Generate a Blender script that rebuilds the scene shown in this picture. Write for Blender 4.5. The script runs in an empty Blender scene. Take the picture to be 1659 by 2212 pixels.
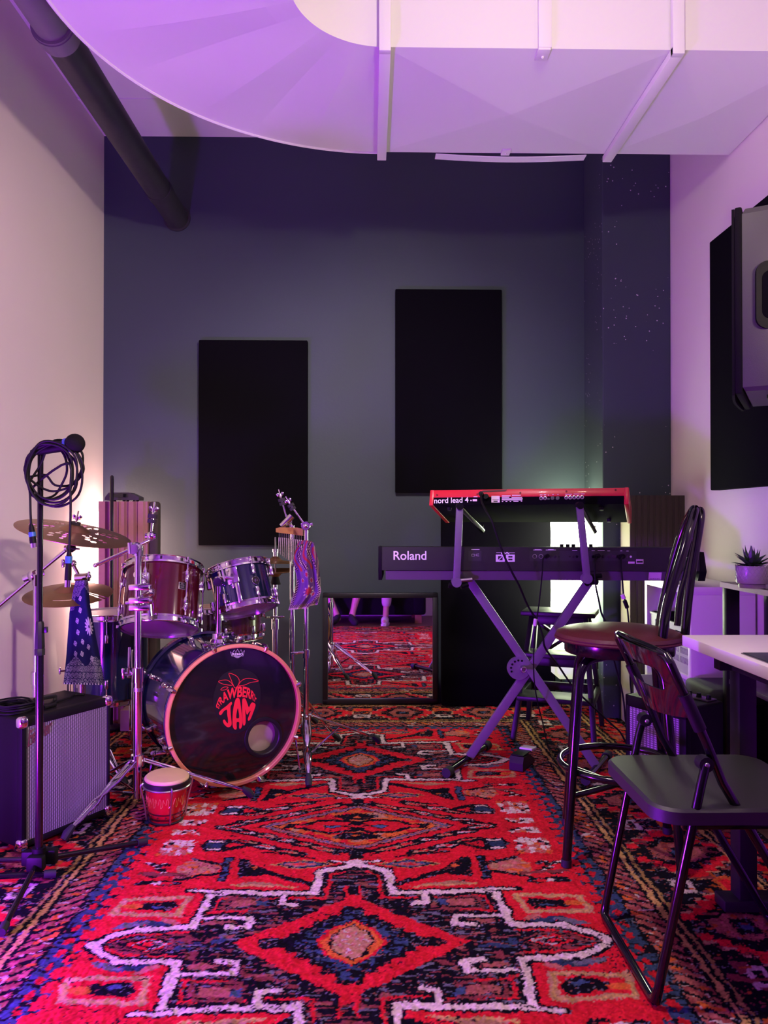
import bpy, bmesh, math, random
import numpy as np
from mathutils import Vector as V, Matrix

random.seed(7)
rng = np.random.default_rng(11)
PI = math.pi
col = bpy.context.scene.collection
R = math.radians

# ------------------------------------------------------------------ camera
F = 1660.0
YAW = math.atan((829.5 - 801.0) / F)
PITCH = math.atan(14.0 / F)
CAM = V((0, 0, 1.1))
cam_d = bpy.data.cameras.new('camera')
cam_d.sensor_fit = 'AUTO'
cam_d.sensor_width = 36.0
cam_d.lens = 36.0 * F / 2212.0
cam_d.clip_start = 0.02
cam_o = bpy.data.objects.new('camera', cam_d)
cam_o.location = CAM
cam_o.rotation_euler = (PI / 2 + PITCH, 0, -YAW)
col.objects.link(cam_o)
bpy.context.scene.camera = cam_o
CR = cam_o.rotation_euler.to_matrix()

def ray(u, v):
    return CR @ V(((u - 829.5) / F, -(v - 1106.0) / F, -1.0))
def P(u, v, y):                       # the point of the plane Y = y seen in that direction
    d = ray(u, v); return CAM + d * (y / d.y)
def PZ(u, v, z=0.0):
    d = ray(u, v); return CAM + d * ((z - CAM.z) / d.z)
def PX(u, v, x):
    d = ray(u, v); return CAM + d * (x / d.x)
def PPL(u, v, o, n):                  # on a plane through o with normal n
    d = ray(u, v); return CAM + d * ((V(o) - CAM).dot(n) / d.dot(n))

# ------------------------------------------------------------------ materials
MATS = {}
def mat(name, base, rough=0.5, metal=0.0, var=0.0, vscale=20.0, bump=0.0, bscale=200.0, coat=0.0, spec=0.5, emit=None, estr=0.0, sheen=0.0, trans=0.0):
    m = bpy.data.materials.new(name); m.use_nodes = True
    nt = m.node_tree; b = nt.nodes['Principled BSDF']
    b.inputs['Base Color'].default_value = (*base, 1)
    b.inputs['Roughness'].default_value = rough
    b.inputs['Metallic'].default_value = metal
    b.inputs['Specular IOR Level'].default_value = spec
    b.inputs['Coat Weight'].default_value = coat
    b.inputs['Coat Roughness'].default_value = 0.05
    b.inputs['Transmission Weight'].default_value = trans
    if sheen: b.inputs['Sheen Weight'].default_value = sheen
    if emit:
        b.inputs['Emission Color'].default_value = (*emit, 1)
        b.inputs['Emission Strength'].default_value = estr
    tc = nt.nodes.new('ShaderNodeTexCoord')
    if var > 0:
        n = nt.nodes.new('ShaderNodeTexNoise'); n.inputs['Scale'].default_value = vscale; n.inputs['Detail'].default_value = 4
        nt.links.new(tc.outputs['Object'], n.inputs['Vector'])
        mr = nt.nodes.new('ShaderNodeMapRange'); mr.inputs['To Min'].default_value = 1 - var; mr.inputs['To Max'].default_value = 1 + var
        nt.links.new(n.outputs['Fac'], mr.inputs['Value'])
        mx = nt.nodes.new('ShaderNodeVectorMath'); mx.operation = 'SCALE'; mx.inputs[0].default_value = base
        nt.links.new(mr.outputs['Result'], mx.inputs['Scale'])
        nt.links.new(mx.outputs['Vector'], b.inputs['Base Color'])
    if bump > 0:
        n2 = nt.nodes.new('ShaderNodeTexNoise'); n2.inputs['Scale'].default_value = bscale; n2.inputs['Detail'].default_value = 3
        nt.links.new(tc.outputs['Object'], n2.inputs['Vector'])
        bp = nt.nodes.new('ShaderNodeBump'); bp.inputs['Strength'].default_value = bump; bp.inputs['Distance'].default_value = 0.002
        nt.links.new(n2.outputs['Fac'], bp.inputs['Height'])
        nt.links.new(bp.outputs['Normal'], b.inputs['Normal'])
    MATS[name] = m
    return m

def attr_mat(name, rough=0.9, bump=0.0, sheen=0.0):
    m = bpy.data.materials.new(name); m.use_nodes = True
    nt = m.node_tree; b = nt.nodes['Principled BSDF']
    a = nt.nodes.new('ShaderNodeVertexColor'); a.layer_name = 'Col'
    nt.links.new(a.outputs['Color'], b.inputs['Base Color'])
    b.inputs['Roughness'].default_value = rough
    b.inputs['Specular IOR Level'].default_value = 0.04
    if sheen: b.inputs['Sheen Weight'].default_value = sheen
    MATS[name] = m
    return m

def chip_wall(name, base, chip, lo, amount):
    """painted wall with small flaked spots where the paint came off"""
    m = mat(name, base, 0.75, var=0.10, vscale=1.5, bump=0.25, bscale=60)
    nt = m.node_tree; b = nt.nodes['Principled BSDF']
    tc = nt.nodes.new('ShaderNodeTexCoord')
    vo = nt.nodes.new('ShaderNodeTexVoronoi'); vo.inputs['Scale'].default_value = 34
    nt.links.new(tc.outputs['Object'], vo.inputs['Vector'])
    lt = nt.nodes.new('ShaderNodeMath'); lt.operation = 'LESS_THAN'; lt.inputs[1].default_value = lo
    nt.links.new(vo.outputs['Distance'], lt.inputs[0])
    no = nt.nodes.new('ShaderNodeTexNoise'); no.inputs['Scale'].default_value = 3.2; no.inputs['Detail'].default_value = 2
    nt.links.new(tc.outputs['Object'], no.inputs['Vector'])
    gt = nt.nodes.new('ShaderNodeMath'); gt.operation = 'GREATER_THAN'; gt.inputs[1].default_value = amount
    nt.links.new(no.outputs['Fac'], gt.inputs[0])
    an = nt.nodes.new('ShaderNodeMath'); an.operation = 'MULTIPLY'
    nt.links.new(lt.outputs[0], an.inputs[0]); nt.links.new(gt.outputs[0], an.inputs[1])
    mx = nt.nodes.new('ShaderNodeMix'); mx.data_type = 'RGBA'
    nt.links.new(an.outputs[0], mx.inputs['Factor'])
    old = b.inputs['Base Color'].links[0].from_socket
    nt.links.new(old, mx.inputs[6]); mx.inputs[7].default_value = (*chip, 1)
    nt.links.new(mx.outputs[2], b.inputs['Base Color'])
    return m

def weave(name, c1, c2, scale, rough=0.7):
    """woven grille cloth: two crossed wave textures"""
    m = bpy.data.materials.new(name); m.use_nodes = True
    nt = m.node_tree; b = nt.nodes['Principled BSDF']; b.inputs['Roughness'].default_value = rough
    tc = nt.nodes.new('ShaderNodeTexCoord')
    ws = []
    for d, k in (('X', 1.0), ('Z', 1.0)):
        w = nt.nodes.new('ShaderNodeTexWave'); w.bands_direction = d; w.inputs['Scale'].default_value = scale * k
        nt.links.new(tc.outputs['UV'], w.inputs['Vector']) if False else nt.links.new(tc.outputs['Object'], w.inputs['Vector'])
        ws.append(w)
    ws[0].bands_direction = 'DIAGONAL' if False else 'X'
    mu = nt.nodes.new('ShaderNodeMath'); mu.operation = 'MULTIPLY'
    nt.links.new(ws[0].outputs['Fac'], mu.inputs[0]); nt.links.new(ws[1].outputs['Fac'], mu.inputs[1])
    mx = nt.nodes.new('ShaderNodeMix'); mx.data_type = 'RGBA'
    mx.inputs[6].default_value = (*c1, 1); mx.inputs[7].default_value = (*c2, 1)
    nt.links.new(mu.outputs[0], mx.inputs['Factor'])
    nt.links.new(mx.outputs[2], b.inputs['Base Color'])
    MATS[name] = m
    return m

mat('white_wall', (0.70, 0.62, 0.60), 0.8, var=0.03, vscale=2, bump=0.15, bscale=90)
mat('blue_wall', (0.031, 0.046, 0.058), 0.62, var=0.10, vscale=1.3, bump=0.2, bscale=70)
chip_wall('blue_wall_chipped', (0.031, 0.046, 0.058), (0.55, 0.5, 0.5), 0.115, 0.53)
mat('ceiling_paint', (0.74, 0.70, 0.70), 0.8, var=0.04, vscale=2, bump=0.1)
mat('floor_wood', (0.11, 0.055, 0.03), 0.45, var=0.35, vscale=9, bump=0.1, bscale=40)
mat('duct_white', (0.74, 0.70, 0.72), 0.55, var=0.015, vscale=3)
mat('pipe_black', (0.022, 0.020, 0.024), 0.5, var=0.5, vscale=14, bump=0.4, bscale=30)
mat('pipe_grey', (0.15, 0.145, 0.14), 0.6, var=0.2, vscale=10)
mat('panel_black', (0.0035, 0.003, 0.0045), 1.0, spec=0.05, bump=0.3, bscale=700)
mat('black_plastic', (0.0038, 0.0035, 0.0042), 0.55, spec=0.15, var=0.1, bump=0.15, bscale=500)
mat('black_gloss', (0.008, 0.008, 0.010), 0.10, coat=0.6)
mat('black_metal', (0.005, 0.0045, 0.0055), 0.13, var=0.08, coat=0.2, spec=0.4)
mat('black_satin', (0.009, 0.008, 0.010), 0.42, spec=0.35, var=0.1)
mat('stand_paint', (0.17, 0.15, 0.19), 0.36, var=0.08, vscale=30)
mat('rubber', (0.008, 0.008, 0.010), 0.7)
mat('chrome', (0.80, 0.79, 0.80), 0.10, metal=1.0)
mat('dull_metal', (0.55, 0.54, 0.55), 0.30, metal=1.0)
mat('tom_red', (0.060, 0.004, 0.008), 0.14, coat=1.0)
mat('drum_blue', (0.006, 0.010, 0.055), 0.14, coat=1.0)
mat('tom_blue', (0.005, 0.010, 0.035), 0.16, coat=1.0)
mat('snare_wood', (0.06, 0.010, 0.012), 0.2, coat=0.8, var=0.4, vscale=18)
mat('head_clear', (0.22, 0.10, 0.13), 0.25)
mat('head_white', (0.66, 0.62, 0.60), 0.5)
mat('head_skin', (0.62, 0.42, 0.24), 0.45, var=0.18, vscale=14)
mat('hoop_wood', (0.62, 0.24, 0.12), 0.35, coat=0.4, var=0.1, vscale=12)
mat('logo_red', (0.75, 0.018, 0.03), 0.5)
mat('logo_white', (0.85, 0.80, 0.88), 0.5)
mat('port_pale', (0.62, 0.52, 0.40), 0.5)
mat('bronze', (0.42, 0.24, 0.12), 0.34, metal=0.85, var=0.25, vscale=8, bump=0.15, bscale=60)
mat('bronze_old', (0.30, 0.17, 0.07), 0.42, metal=0.75, var=0.4, vscale=9)
mat('chime_wood', (0.36, 0.15, 0.05), 0.4, var=0.25, vscale=30)
mat('felt_dark', (0.02, 0.015, 0.02), 0.95)
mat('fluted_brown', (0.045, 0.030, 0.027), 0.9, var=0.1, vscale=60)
mat('fluted_lit_pink', (0.34, 0.155, 0.15), 0.9, var=0.1, vscale=60)  # pink lamplight put into the colour of the brown foam
mat('tan_board', (0.36, 0.25, 0.18), 0.7, var=0.15)
mat('device_metal', (0.05, 0.04, 0.045), 0.35, metal=0.3)
mat('red_paint', (0.60, 0.012, 0.022), 0.35, coat=0.2)
mat('mirror', (0.93, 0.92, 0.93), 0.015, metal=1.0)
mat('mirror_frame', (0.012, 0.011, 0.014), 0.4)
mat('white_laminate', (0.78, 0.72, 0.72), 0.4)
mat('white_plastic', (0.72, 0.69, 0.72), 0.4)
mat('crate_grey', (0.40, 0.39, 0.36), 0.5)
mat('dark_wood', (0.045, 0.03, 0.026), 0.4, var=0.3, vscale=30)
mat('pot_grey', (0.36, 0.33, 0.33), 0.35, bump=0.6, bscale=120, coat=0.2)
mat('leaf', (0.030, 0.085, 0.028), 0.45, var=0.35, vscale=30)
mat('soil', (0.03, 0.02, 0.015), 0.95, bump=0.6, bscale=150)
mat('vinyl_maroon', (0.075, 0.012, 0.014), 0.36, var=0.2, vscale=9, bump=0.25, bscale=120)
mat('speaker_grey', (0.055, 0.052, 0.054), 0.5, bump=0.2, bscale=400)
mat('grille_dark', (0.007, 0.006, 0.008), 0.85, spec=0.1, bump=0.6, bscale=600)
mat('cable_black', (0.005, 0.005, 0.006), 0.6, spec=0.2)
mat('cable_blue', (0.03, 0.12, 0.32), 0.4)
mat('ring_blue', (0.05, 0.06, 0.60), 0.4)
mat('sticker', (0.75, 0.55, 0.72), 0.5)
mat('sofa_cloth', (0.008, 0.007, 0.010), 0.9, var=0.15, vscale=60, spec=0.1, bump=0.3)
mat('sofa_foot', (0.28, 0.13, 0.06), 0.5)
mat('skin', (0.50, 0.29, 0.21), 0.5, var=0.06, vscale=12)
mat('hair', (0.03, 0.018, 0.012), 0.6)
mat('sock_black', (0.010, 0.009, 0.011), 0.9)
mat('trouser_pale', (0.55, 0.47, 0.42), 0.85, var=0.08, bump=0.3, bscale=60)
mat('shorts_dark', (0.03, 0.03, 0.045), 0.85, var=0.1)
mat('shirt_grey', (0.16, 0.15, 0.17), 0.9, var=0.1)
mat('shirt_blue', (0.05, 0.07, 0.12), 0.9, var=0.1)
mat('sneaker_white', (0.66, 0.60, 0.58), 0.5, var=0.05)
mat('eye_dark', (0.02, 0.012, 0.01), 0.2)
mat('tube_red', (0.45, 0.012, 0.014), 0.14, coat=1.0, var=0.2, vscale=25)
mat('gold_line', (0.75, 0.42, 0.10), 0.35, metal=0.3)
mat('mat_picture', (0.03, 0.035, 0.05), 0.4, var=0.9, vscale=16)
mat('pendant_black', (0.02, 0.02, 0.02), 0.4)
def paper(name, base, glow, lo, hi, z0, z1):
    m = mat(name, base, .8, emit=glow, estr=1); nt = m.node_tree; b = nt.nodes['Principled BSDF']
    tc = nt.nodes.new('ShaderNodeTexCoord'); sx = nt.nodes.new('ShaderNodeSeparateXYZ'); mr = nt.nodes.new('ShaderNodeMapRange'); mr.interpolation_type = 'SMOOTHSTEP'
    nt.links.new(tc.outputs['Object'], sx.inputs[0]); nt.links.new(sx.outputs['Z'], mr.inputs['Value'])
    for k, v in (('From Min', z0), ('From Max', z1), ('To Min', lo), ('To Max', hi)): mr.inputs[k].default_value = v
    nt.links.new(mr.outputs['Result'], b.inputs['Emission Strength'])
paper('lamp_paper_right', (.8, .86, .8), (.86, 1.0, .64), .60, 20, .25, .72)
paper('lamp_paper_left', (.85, .8, .78), (1.0, .60, .52), .8, 14, .2, .6)
weave('grille_silver', (0.055, 0.045, 0.065), (0.62, 0.55, 0.66), 110)
attr_mat('rug_pile', 1.0)
attr_mat('bandana_cloth', 0.85)

# ------------------------------------------------------------------ mesh helpers
ORG = {}
def B(): return bmesh.new()

def _finish(bm, name, m, origin, smooth=35, keep=False):
    bmesh.ops.translate(bm, verts=bm.verts, vec=-V(origin))
    if not keep: bmesh.ops.recalc_face_normals(bm, faces=bm.faces)
    me = bpy.data.meshes.new(name); bm.to_mesh(me); bm.free()
    if smooth is not None and len(me.polygons):
        me.polygons.foreach_set('use_smooth', [True] * len(me.polygons))
        me.set_sharp_from_angle(angle=R(smooth))
    if m: me.materials.append(MATS[m] if isinstance(m, str) else m)
    return me

def thing(name, label, cat, loc, group=None):
    o = bpy.data.objects.new(name, None); o.empty_display_size = 0.05
    o.location = loc; col.objects.link(o)
    o['label'] = label; o['category'] = cat
    if group: o['group'] = group
    ORG[o.name] = V(loc)
    return o

def pieces_of(bm):
    """groups of loose islands that stand well apart from each other"""
    seen = {}; isl = []
    for v in bm.verts:
        if v in seen: continue
        st = [v]; seen[v] = len(isl); g = [v]
        while st:
            a = st.pop()
            for e in a.link_edges:
                b = e.other_vert(a)
                if b not in seen: seen[b] = len(isl); g.append(b); st.append(b)
        isl.append(g)
    k = len(isl)
    if k == 1 or k > 400: return [list(bm.verts)]
    lo = np.array([[min(v.co[i] for v in g) for i in range(3)] for g in isl]); hi = np.array([[max(v.co[i] for v in g) for i in range(3)] for g in isl])
    size = (hi - lo).max(axis=1)
    gap = np.maximum(0, np.maximum(lo[:, None] - hi[None], lo[None] - hi[:, None]))
    near = np.sqrt((gap ** 2).sum(axis=2)) <= np.maximum(.02, .5 * np.maximum(size[:, None], size[None])) * .98
    grp = -np.ones(k, int); n = 0
    for i in range(k):
        if grp[i] >= 0: continue
        st = [i]; grp[i] = n
        while st:
            a = st.pop()
            for b in np.nonzero(near[a])[0]:
                if grp[b] < 0: grp[b] = n; st.append(b)
        n += 1
    return [[v for i in range(k) if grp[i] == q for v in isl[i]] for q in range(n)]

def part(name, bm, m, parent, label=None, smooth=35, keep=False):
    org = ORG[parent.name]
    pcs = pieces_of(bm)
    if len(pcs) > 1:                       # pieces that stand apart become parts of their own
        o = None
        bm.verts.index_update()
        keepsets = [{v.index for v in pc} for pc in pcs]
        outs = []
        for ks_ in keepsets:
            b2 = bm.copy(); b2.verts.ensure_lookup_table()
            bmesh.ops.delete(b2, geom=[v for v in b2.verts if v.index not in ks_], context='VERTS')
            outs.append(b2)
        bm.free()
        for b2 in outs: o = part(name, b2, m, parent, label, smooth, keep) if len(outs) > 0 else o
        return o
    me = _finish(bm, name, m, org, smooth, keep)
    o = bpy.data.objects.new(name, me); col.objects.link(o); o.parent = parent
    if label: o['label'] = label
    ORG[o.name] = org
    return o

def solo(name, bm, m, label, cat, group=None, loc=None, smooth=35, kind=None, keep=False):
    if loc is None:
        xs = [v.co for v in bm.verts]
        loc = V((sum(c.x for c in xs) / len(xs), sum(c.y for c in xs) / len(xs), min(c.z for c in xs)))
    me = _finish(bm, name, m, loc, smooth, keep)
    o = bpy.data.objects.new(name, me); o.location = loc; col.objects.link(o)
    o['label'] = label; o['category'] = cat
    if group: o['group'] = group
    if kind: o['kind'] = kind
    ORG[o.name] = V(loc)
    return o

def struct(name, bm, m, label, cat='room', loc=(0, 0, 0), smooth=None):
    return solo(name, bm, m, label, cat, None, loc, smooth, 'structure')

def frame(o, x=None, y=None, z=None):
    """matrix with given axes (columns) at origin o"""
    x, y, z = V(x).normalized(), V(y).normalized(), V(z).normalized()
    m = Matrix((x, y, z)).transposed().to_4x4(); m.translation = V(o)
    return m

def zframe(o, z, xhint=(1, 0, 0)):
    z = V(z).normalized(); x = V(xhint); x = (x - z * x.dot(z)).normalized()
    return frame(o, x, z.cross(x), z)

def box(bm, c, s, M=None, bev=0.0, seg=2):
    r = bmesh.ops.create_cube(bm, size=1.0)
    vs = r['verts']
    bmesh.ops.scale(bm, verts=vs, vec=V(s)); bmesh.ops.translate(bm, verts=vs, vec=V(c))
    if bev > 0:
        es = list({e for v in vs for e in v.link_edges})
        rr = bmesh.ops.bevel(bm, geom=es, offset=bev, segments=seg, affect='EDGES', profile=0.5)
        vs = list({v for f in rr['faces'] for v in f.verts} | {v for v in vs if v.is_valid})
    if M is not None: bmesh.ops.transform(bm, matrix=M, verts=vs)
    return vs

def bx(bm, a, b, M=None, bev=0.0, seg=2):
    a, b = V(a), V(b)
    return box(bm, (a + b) / 2, [abs(b[i] - a[i]) for i in range(3)], M, bev, seg)

def cr(pts, n=8, closed=False):
    """Catmull-Rom through the points"""
    pts = [V(p) for p in pts]; out = []; L = len(pts)
    rngi = range(L if closed else L - 1)
    for i in rngi:
        if closed: p0, p1, p2, p3 = pts[i - 1], pts[i], pts[(i + 1) % L], pts[(i + 2) % L]
        else:
            p1, p2 = pts[i], pts[i + 1]
            p0 = pts[i - 1] if i > 0 else p1 * 2 - p2
            p3 = pts[i + 2] if i + 2 < L else p2 * 2 - p1
        for k in range(n):
            t = k / n
            out.append(0.5 * ((2 * p1) + (p2 - p0) * t + (2 * p0 - 5 * p1 + 4 * p2 - p3) * t * t + (3 * p1 - p0 - 3 * p2 + p3) * t ** 3))
    if not closed: out.append(pts[-1])
    return out

def tube(bm, pts, r, seg=10, closed=False, flat=1.0, cap=True):
    """round bar along a polyline; r a number or a list"""
    pts = [V(p) for p in pts]; n = len(pts)
    rs = r if isinstance(r, (list, tuple)) else [r] * n
    tang = []
    for i in range(n):
        a = pts[i - 1] if (closed or i > 0) else pts[i]
        b = pts[(i + 1) % n] if (closed or i < n - 1) else pts[i]
        t = (b - a)
        tang.append(t.normalized() if t.length > 1e-9 else V((0, 0, 1)))
    t0 = tang[0]
    ref = V((0, 0, 1)) if abs(t0.z) < 0.9 else V((1, 0, 0))
    nx = (ref - t0 * ref.dot(t0)).normalized()
    rings = []
    for i in range(n):
        t = tang[i]
        nx = (nx - t * nx.dot(t)); nx = nx.normalized() if nx.length > 1e-6 else t.orthogonal().normalized()
        ny = t.cross(nx)
        sc = 1.0
        if 0 < i < n - 1 or closed:
            a = (pts[i] - pts[i - 1]).normalized(); b = (pts[(i + 1) % n] - pts[i]).normalized()
            c = max(0.5, math.cos(a.angle(b, 0) / 2)); sc = 1 / c if c < 0.98 else 1.0
        rings.append([bm.verts.new(pts[i] + (nx * math.cos(2 * PI * k / seg) * flat + ny * math.sin(2 * PI * k / seg)) * rs[i] * min(sc, 1.25)) for k in range(seg)])
    m = n if closed else n - 1
    for i in range(m):
        a, b = rings[i], rings[(i + 1) % n]
        for k in range(seg): bm.faces.new((a[k], a[(k + 1) % seg], b[(k + 1) % seg], b[k]))
    if cap and not closed:
        bm.faces.new(rings[0][::-1]); bm.faces.new(rings[-1])

def cyl(bm, a, b, r, seg=16, r2=None):
    tube(bm, [a, b], [r, r if r2 is None else r2], seg)

def bar(bm, a, b, w, h, up=(0, 0, 1), bev=0.002):
    """rectangular bar from a to b, width w across, height h along up"""
    a, b = V(a), V(b); z = (b - a).normalized(); u = V(up); x = (u - z * u.dot(z)).normalized()
    M = frame((a + b) / 2, x, z.cross(x), z)
    box(bm, (0, 0, 0), (h, w, (b - a).length), M, bev)

def lathe(bm, prof, M=None, seg=40, cap=True):
    rings = []
    new = []
    for r, z in prof:
        ring = [bm.verts.new((r * math.cos(2 * PI * k / seg), r * math.sin(2 * PI * k / seg), z)) for k in range(seg)]
        rings.append(ring); new += ring
    for a, b in zip(rings, rings[1:]):
        for k in range(seg): bm.faces.new((a[k], a[(k + 1) % seg], b[(k + 1) % seg], b[k]))
    if cap:
        if prof[0][0] > 1e-5: bm.faces.new(rings[0][::-1])
        if prof[-1][0] > 1e-5: bm.faces.new(rings[-1])
    if M is not None: bmesh.ops.transform(bm, matrix=M, verts=new)
    bmesh.ops.remove_doubles(bm, verts=new, dist=1e-6)

def ball(bm, c, r, seg=16, s=(1, 1, 1), M=None):
    rr = bmesh.ops.create_uvsphere(bm, u_segments=seg, v_segments=max(6, seg // 2), radius=r)
    bmesh.ops.scale(bm, verts=rr['verts'], vec=V(s)); bmesh.ops.translate(bm, verts=rr['verts'], vec=V(c))
    if M is not None: bmesh.ops.transform(bm, matrix=M, verts=rr['verts'])

def torus(bm, M, R0, r, n=48, seg=10, flat=1.0):
    tube(bm, [M @ V((R0 * math.cos(2 * PI * k / n), R0 * math.sin(2 * PI * k / n), 0)) for k in range(n)], r, seg, closed=True, flat=flat)

def prism(bm, poly, z0, z1, M=None):
    a = [bm.verts.new((p[0], p[1], z0)) for p in poly]; b = [bm.verts.new((p[0], p[1], z1)) for p in poly]
    n = len(poly)
    for i in range(n): bm.faces.new((a[i], a[(i + 1) % n], b[(i + 1) % n], b[i]))
    bm.faces.new(a[::-1]); bm.faces.new(b)
    if M is not None: bmesh.ops.transform(bm, matrix=M, verts=a + b)

def sheet(bm, fn, na, nb, mask=None, th=0.002, wrap=False, colfn=None):
    """a thin sheet with real thickness: fn(a,b) in [0,1]^2, mask(a,b) keeps a cell"""
    A = na if wrap else na + 1
    pt = [[V(fn(i / na, j / nb)) for j in range(nb + 1)] for i in range(A)]
    def nrm(i, j):
        i0, i1 = ((i - 1) % A, (i + 1) % A) if wrap else (max(0, i - 1), min(A - 1, i + 1))
        j0, j1 = max(0, j - 1), min(nb, j + 1)
        c = (pt[i1][j] - pt[i0][j]).cross(pt[i][j1] - pt[i][j0])
        return c.normalized() if c.length > 1e-12 else V((0, 0, 1))
    top = {}; bot = {}
    keep = [[(mask is None or mask((i + .5) / na, (j + .5) / nb)) for j in range(nb)] for i in range(na)]
    def tv(i, j):
        if (i, j) not in top:
            n = nrm(i, j); top[i, j] = bm.verts.new(pt[i][j] + n * th / 2); bot[i, j] = bm.verts.new(pt[i][j] - n * th / 2)
        return (i, j)
    lay = bm.loops.layers.float_color.get('Col') or (bm.loops.layers.float_color.new('Col') if colfn else None)
    def face(vs, keys):
        try: f = bm.faces.new(vs)
        except ValueError: return
        if colfn:
            for l, k in zip(f.loops, keys): l[lay] = (*colfn(k[0] / na, k[1] / nb), 1)
    for i in range(na):
        for j in range(nb):
            if not keep[i][j]: continue
            i2 = (i + 1) % A if wrap else i + 1
            ks = [tv(i, j), tv(i2, j), tv(i2, j + 1), tv(i, j + 1)]
            face([top[k] for k in ks], ks); face([bot[k] for k in ks][::-1], ks[::-1])
            def open_(ii, jj):
                if wrap: ii %= na
                return not (0 <= ii < na and 0 <= jj < nb and keep[ii][jj])
            for (k1, k2, ni, nj) in ((ks[0], ks[1], i, j - 1), (ks[1], ks[2], i + 1, j), (ks[2], ks[3], i, j + 1), (ks[3], ks[0], i - 1, j)):
                if open_(ni, nj): face([bot[k1], bot[k2], top[k2], top[k1]], [k1, k2, k2, k1])

def text_verts(s, bold=0.0, extrude=0.0):
    """glyph mesh of a word in the plane, as (verts, faces) with width and height known"""
    cu = bpy.data.curves.new('glyphs', 'FONT'); cu.body = s; cu.size = 1.0; cu.offset = bold; cu.extrude = extrude
    cu.resolution_u = 6
    o = bpy.data.objects.new('glyphs', cu); col.objects.link(o)
    bpy.context.view_layer.update()
    dg = bpy.context.evaluated_depsgraph_get()
    me = bpy.data.meshes.new_from_object(o.evaluated_get(dg))
    vs = [v.co.copy() for v in me.vertices]; fs = [tuple(p.vertices) for p in me.polygons]
    bpy.data.objects.remove(o); bpy.data.curves.remove(cu); bpy.data.meshes.remove(me)
    x0, x1 = min(v.x for v in vs), max(v.x for v in vs); y0, y1 = min(v.y for v in vs), max(v.y for v in vs)
    return [V(((v.x - x0) / (x1 - x0), (v.y - y0) / (y1 - y0), v.z)) for v in vs], fs

def word(bm, s, fn, bold=0.0):
    """fn maps the unit square (s along, t up) to a point of the world"""
    vs, fs = text_verts(s, bold)
    nv = [bm.verts.new(fn(v.x, v.y)) for v in vs]
    for f in fs:
        try: bm.faces.new([nv[i] for i in f])
        except ValueError: pass

def flat_word(s, tl, tr, bl, bold=0.0, lift=None):
    """word in the parallelogram given by top-left, top-right, bottom-left"""
    bm = B(); tl, tr, bl = V(tl), V(tr), V(bl)
    n = (tr - tl).cross(tl - bl).normalized() * (lift or 0)
    word(bm, s, lambda a, t: bl + (tr - tl) * a + (tl - bl) * t + n, bold)
    return bm

def skin_bm(verts, edges, radii, root=0, sub=1):
    me = bpy.data.meshes.new('skeleton'); me.from_pydata([tuple(v) for v in verts], edges, [])
    o = bpy.data.objects.new('skeleton', me); col.objects.link(o)
    mo = o.modifiers.new('s', 'SKIN'); mo.use_smooth_shade = True
    if not me.skin_vertices: me.attributes  # layer is added with the modifier
    sv = me.skin_vertices[0].data if me.skin_vertices else None
    if sv is None:
        bm0 = bmesh.new(); bm0.from_mesh(me); bm0.verts.layers.skin.verify(); bm0.to_mesh(me); bm0.free(); sv = me.skin_vertices[0].data
    for i, r in enumerate(radii):
        sv[i].radius = (r, r) if not isinstance(r, tuple) else r
        sv[i].use_root = (i == root)
    s2 = o.modifiers.new('sub', 'SUBSURF'); s2.levels = sub; s2.render_levels = sub
    bpy.context.view_layer.update()
    dg = bpy.context.evaluated_depsgraph_get()
    m2 = bpy.data.meshes.new_from_object(o.evaluated_get(dg))
    bm = bmesh.new(); bm.from_mesh(m2)
    bpy.data.objects.remove(o); bpy.data.meshes.remove(me); bpy.data.meshes.remove(m2)
    return bm
# ------------------------------------------------------------------ room
XL, XR, YB, YR, ZC, ZF = -1.593, 1.667, 4.60, -1.10, 3.385, -0.014
T = 0.12
bm = B(); bx(bm, (XL - T, YR - T, ZF - 0.1), (XR + T, YB + T, ZF)); struct('floor', bm, 'floor_wood', 'brown wooden floor under the red rug')
bm = B(); bx(bm, (XL - T, YR - T, ZC), (XR + T, YB + T, ZC + 0.1)); struct('ceiling', bm, 'ceiling_paint', 'white ceiling above the duct')
bm = B(); bx(bm, (XL - T, YR - T, ZF), (XL, YB + T, ZC)); struct('wall_left', bm, 'white_wall', 'pale plaster wall on the left')
bm = B(); bx(bm, (XR, YR - T, ZF), (XR + T, YB + T, ZC)); struct('wall_right', bm, 'white_wall', 'pale plaster wall on the right')
bm = B(); bx(bm, (XL, YB, ZF), (XR, YB + T, ZC)); struct('wall_back', bm, 'blue_wall', 'dark slate blue back wall')
bm = B(); bx(bm, (XL, YR - T, ZF), (XR, YR, ZC)); struct('wall_rear', bm, 'white_wall', 'pale wall behind the sofa')
bm = B(); bx(bm, (1.285, 4.235, ZF), (XR, YB, ZC), bev=0.006); struct('wall_pillar', bm, 'blue_wall_chipped', 'dark blue pillar with flaked paint in the right corner')
bm = B(); bx(bm, (XL, 4.18, ZC - 0.006), (XR, 4.20, ZC + 0.01)); struct('trim_1', bm, 'ceiling_paint', 'thin white strip across the ceiling')

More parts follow.
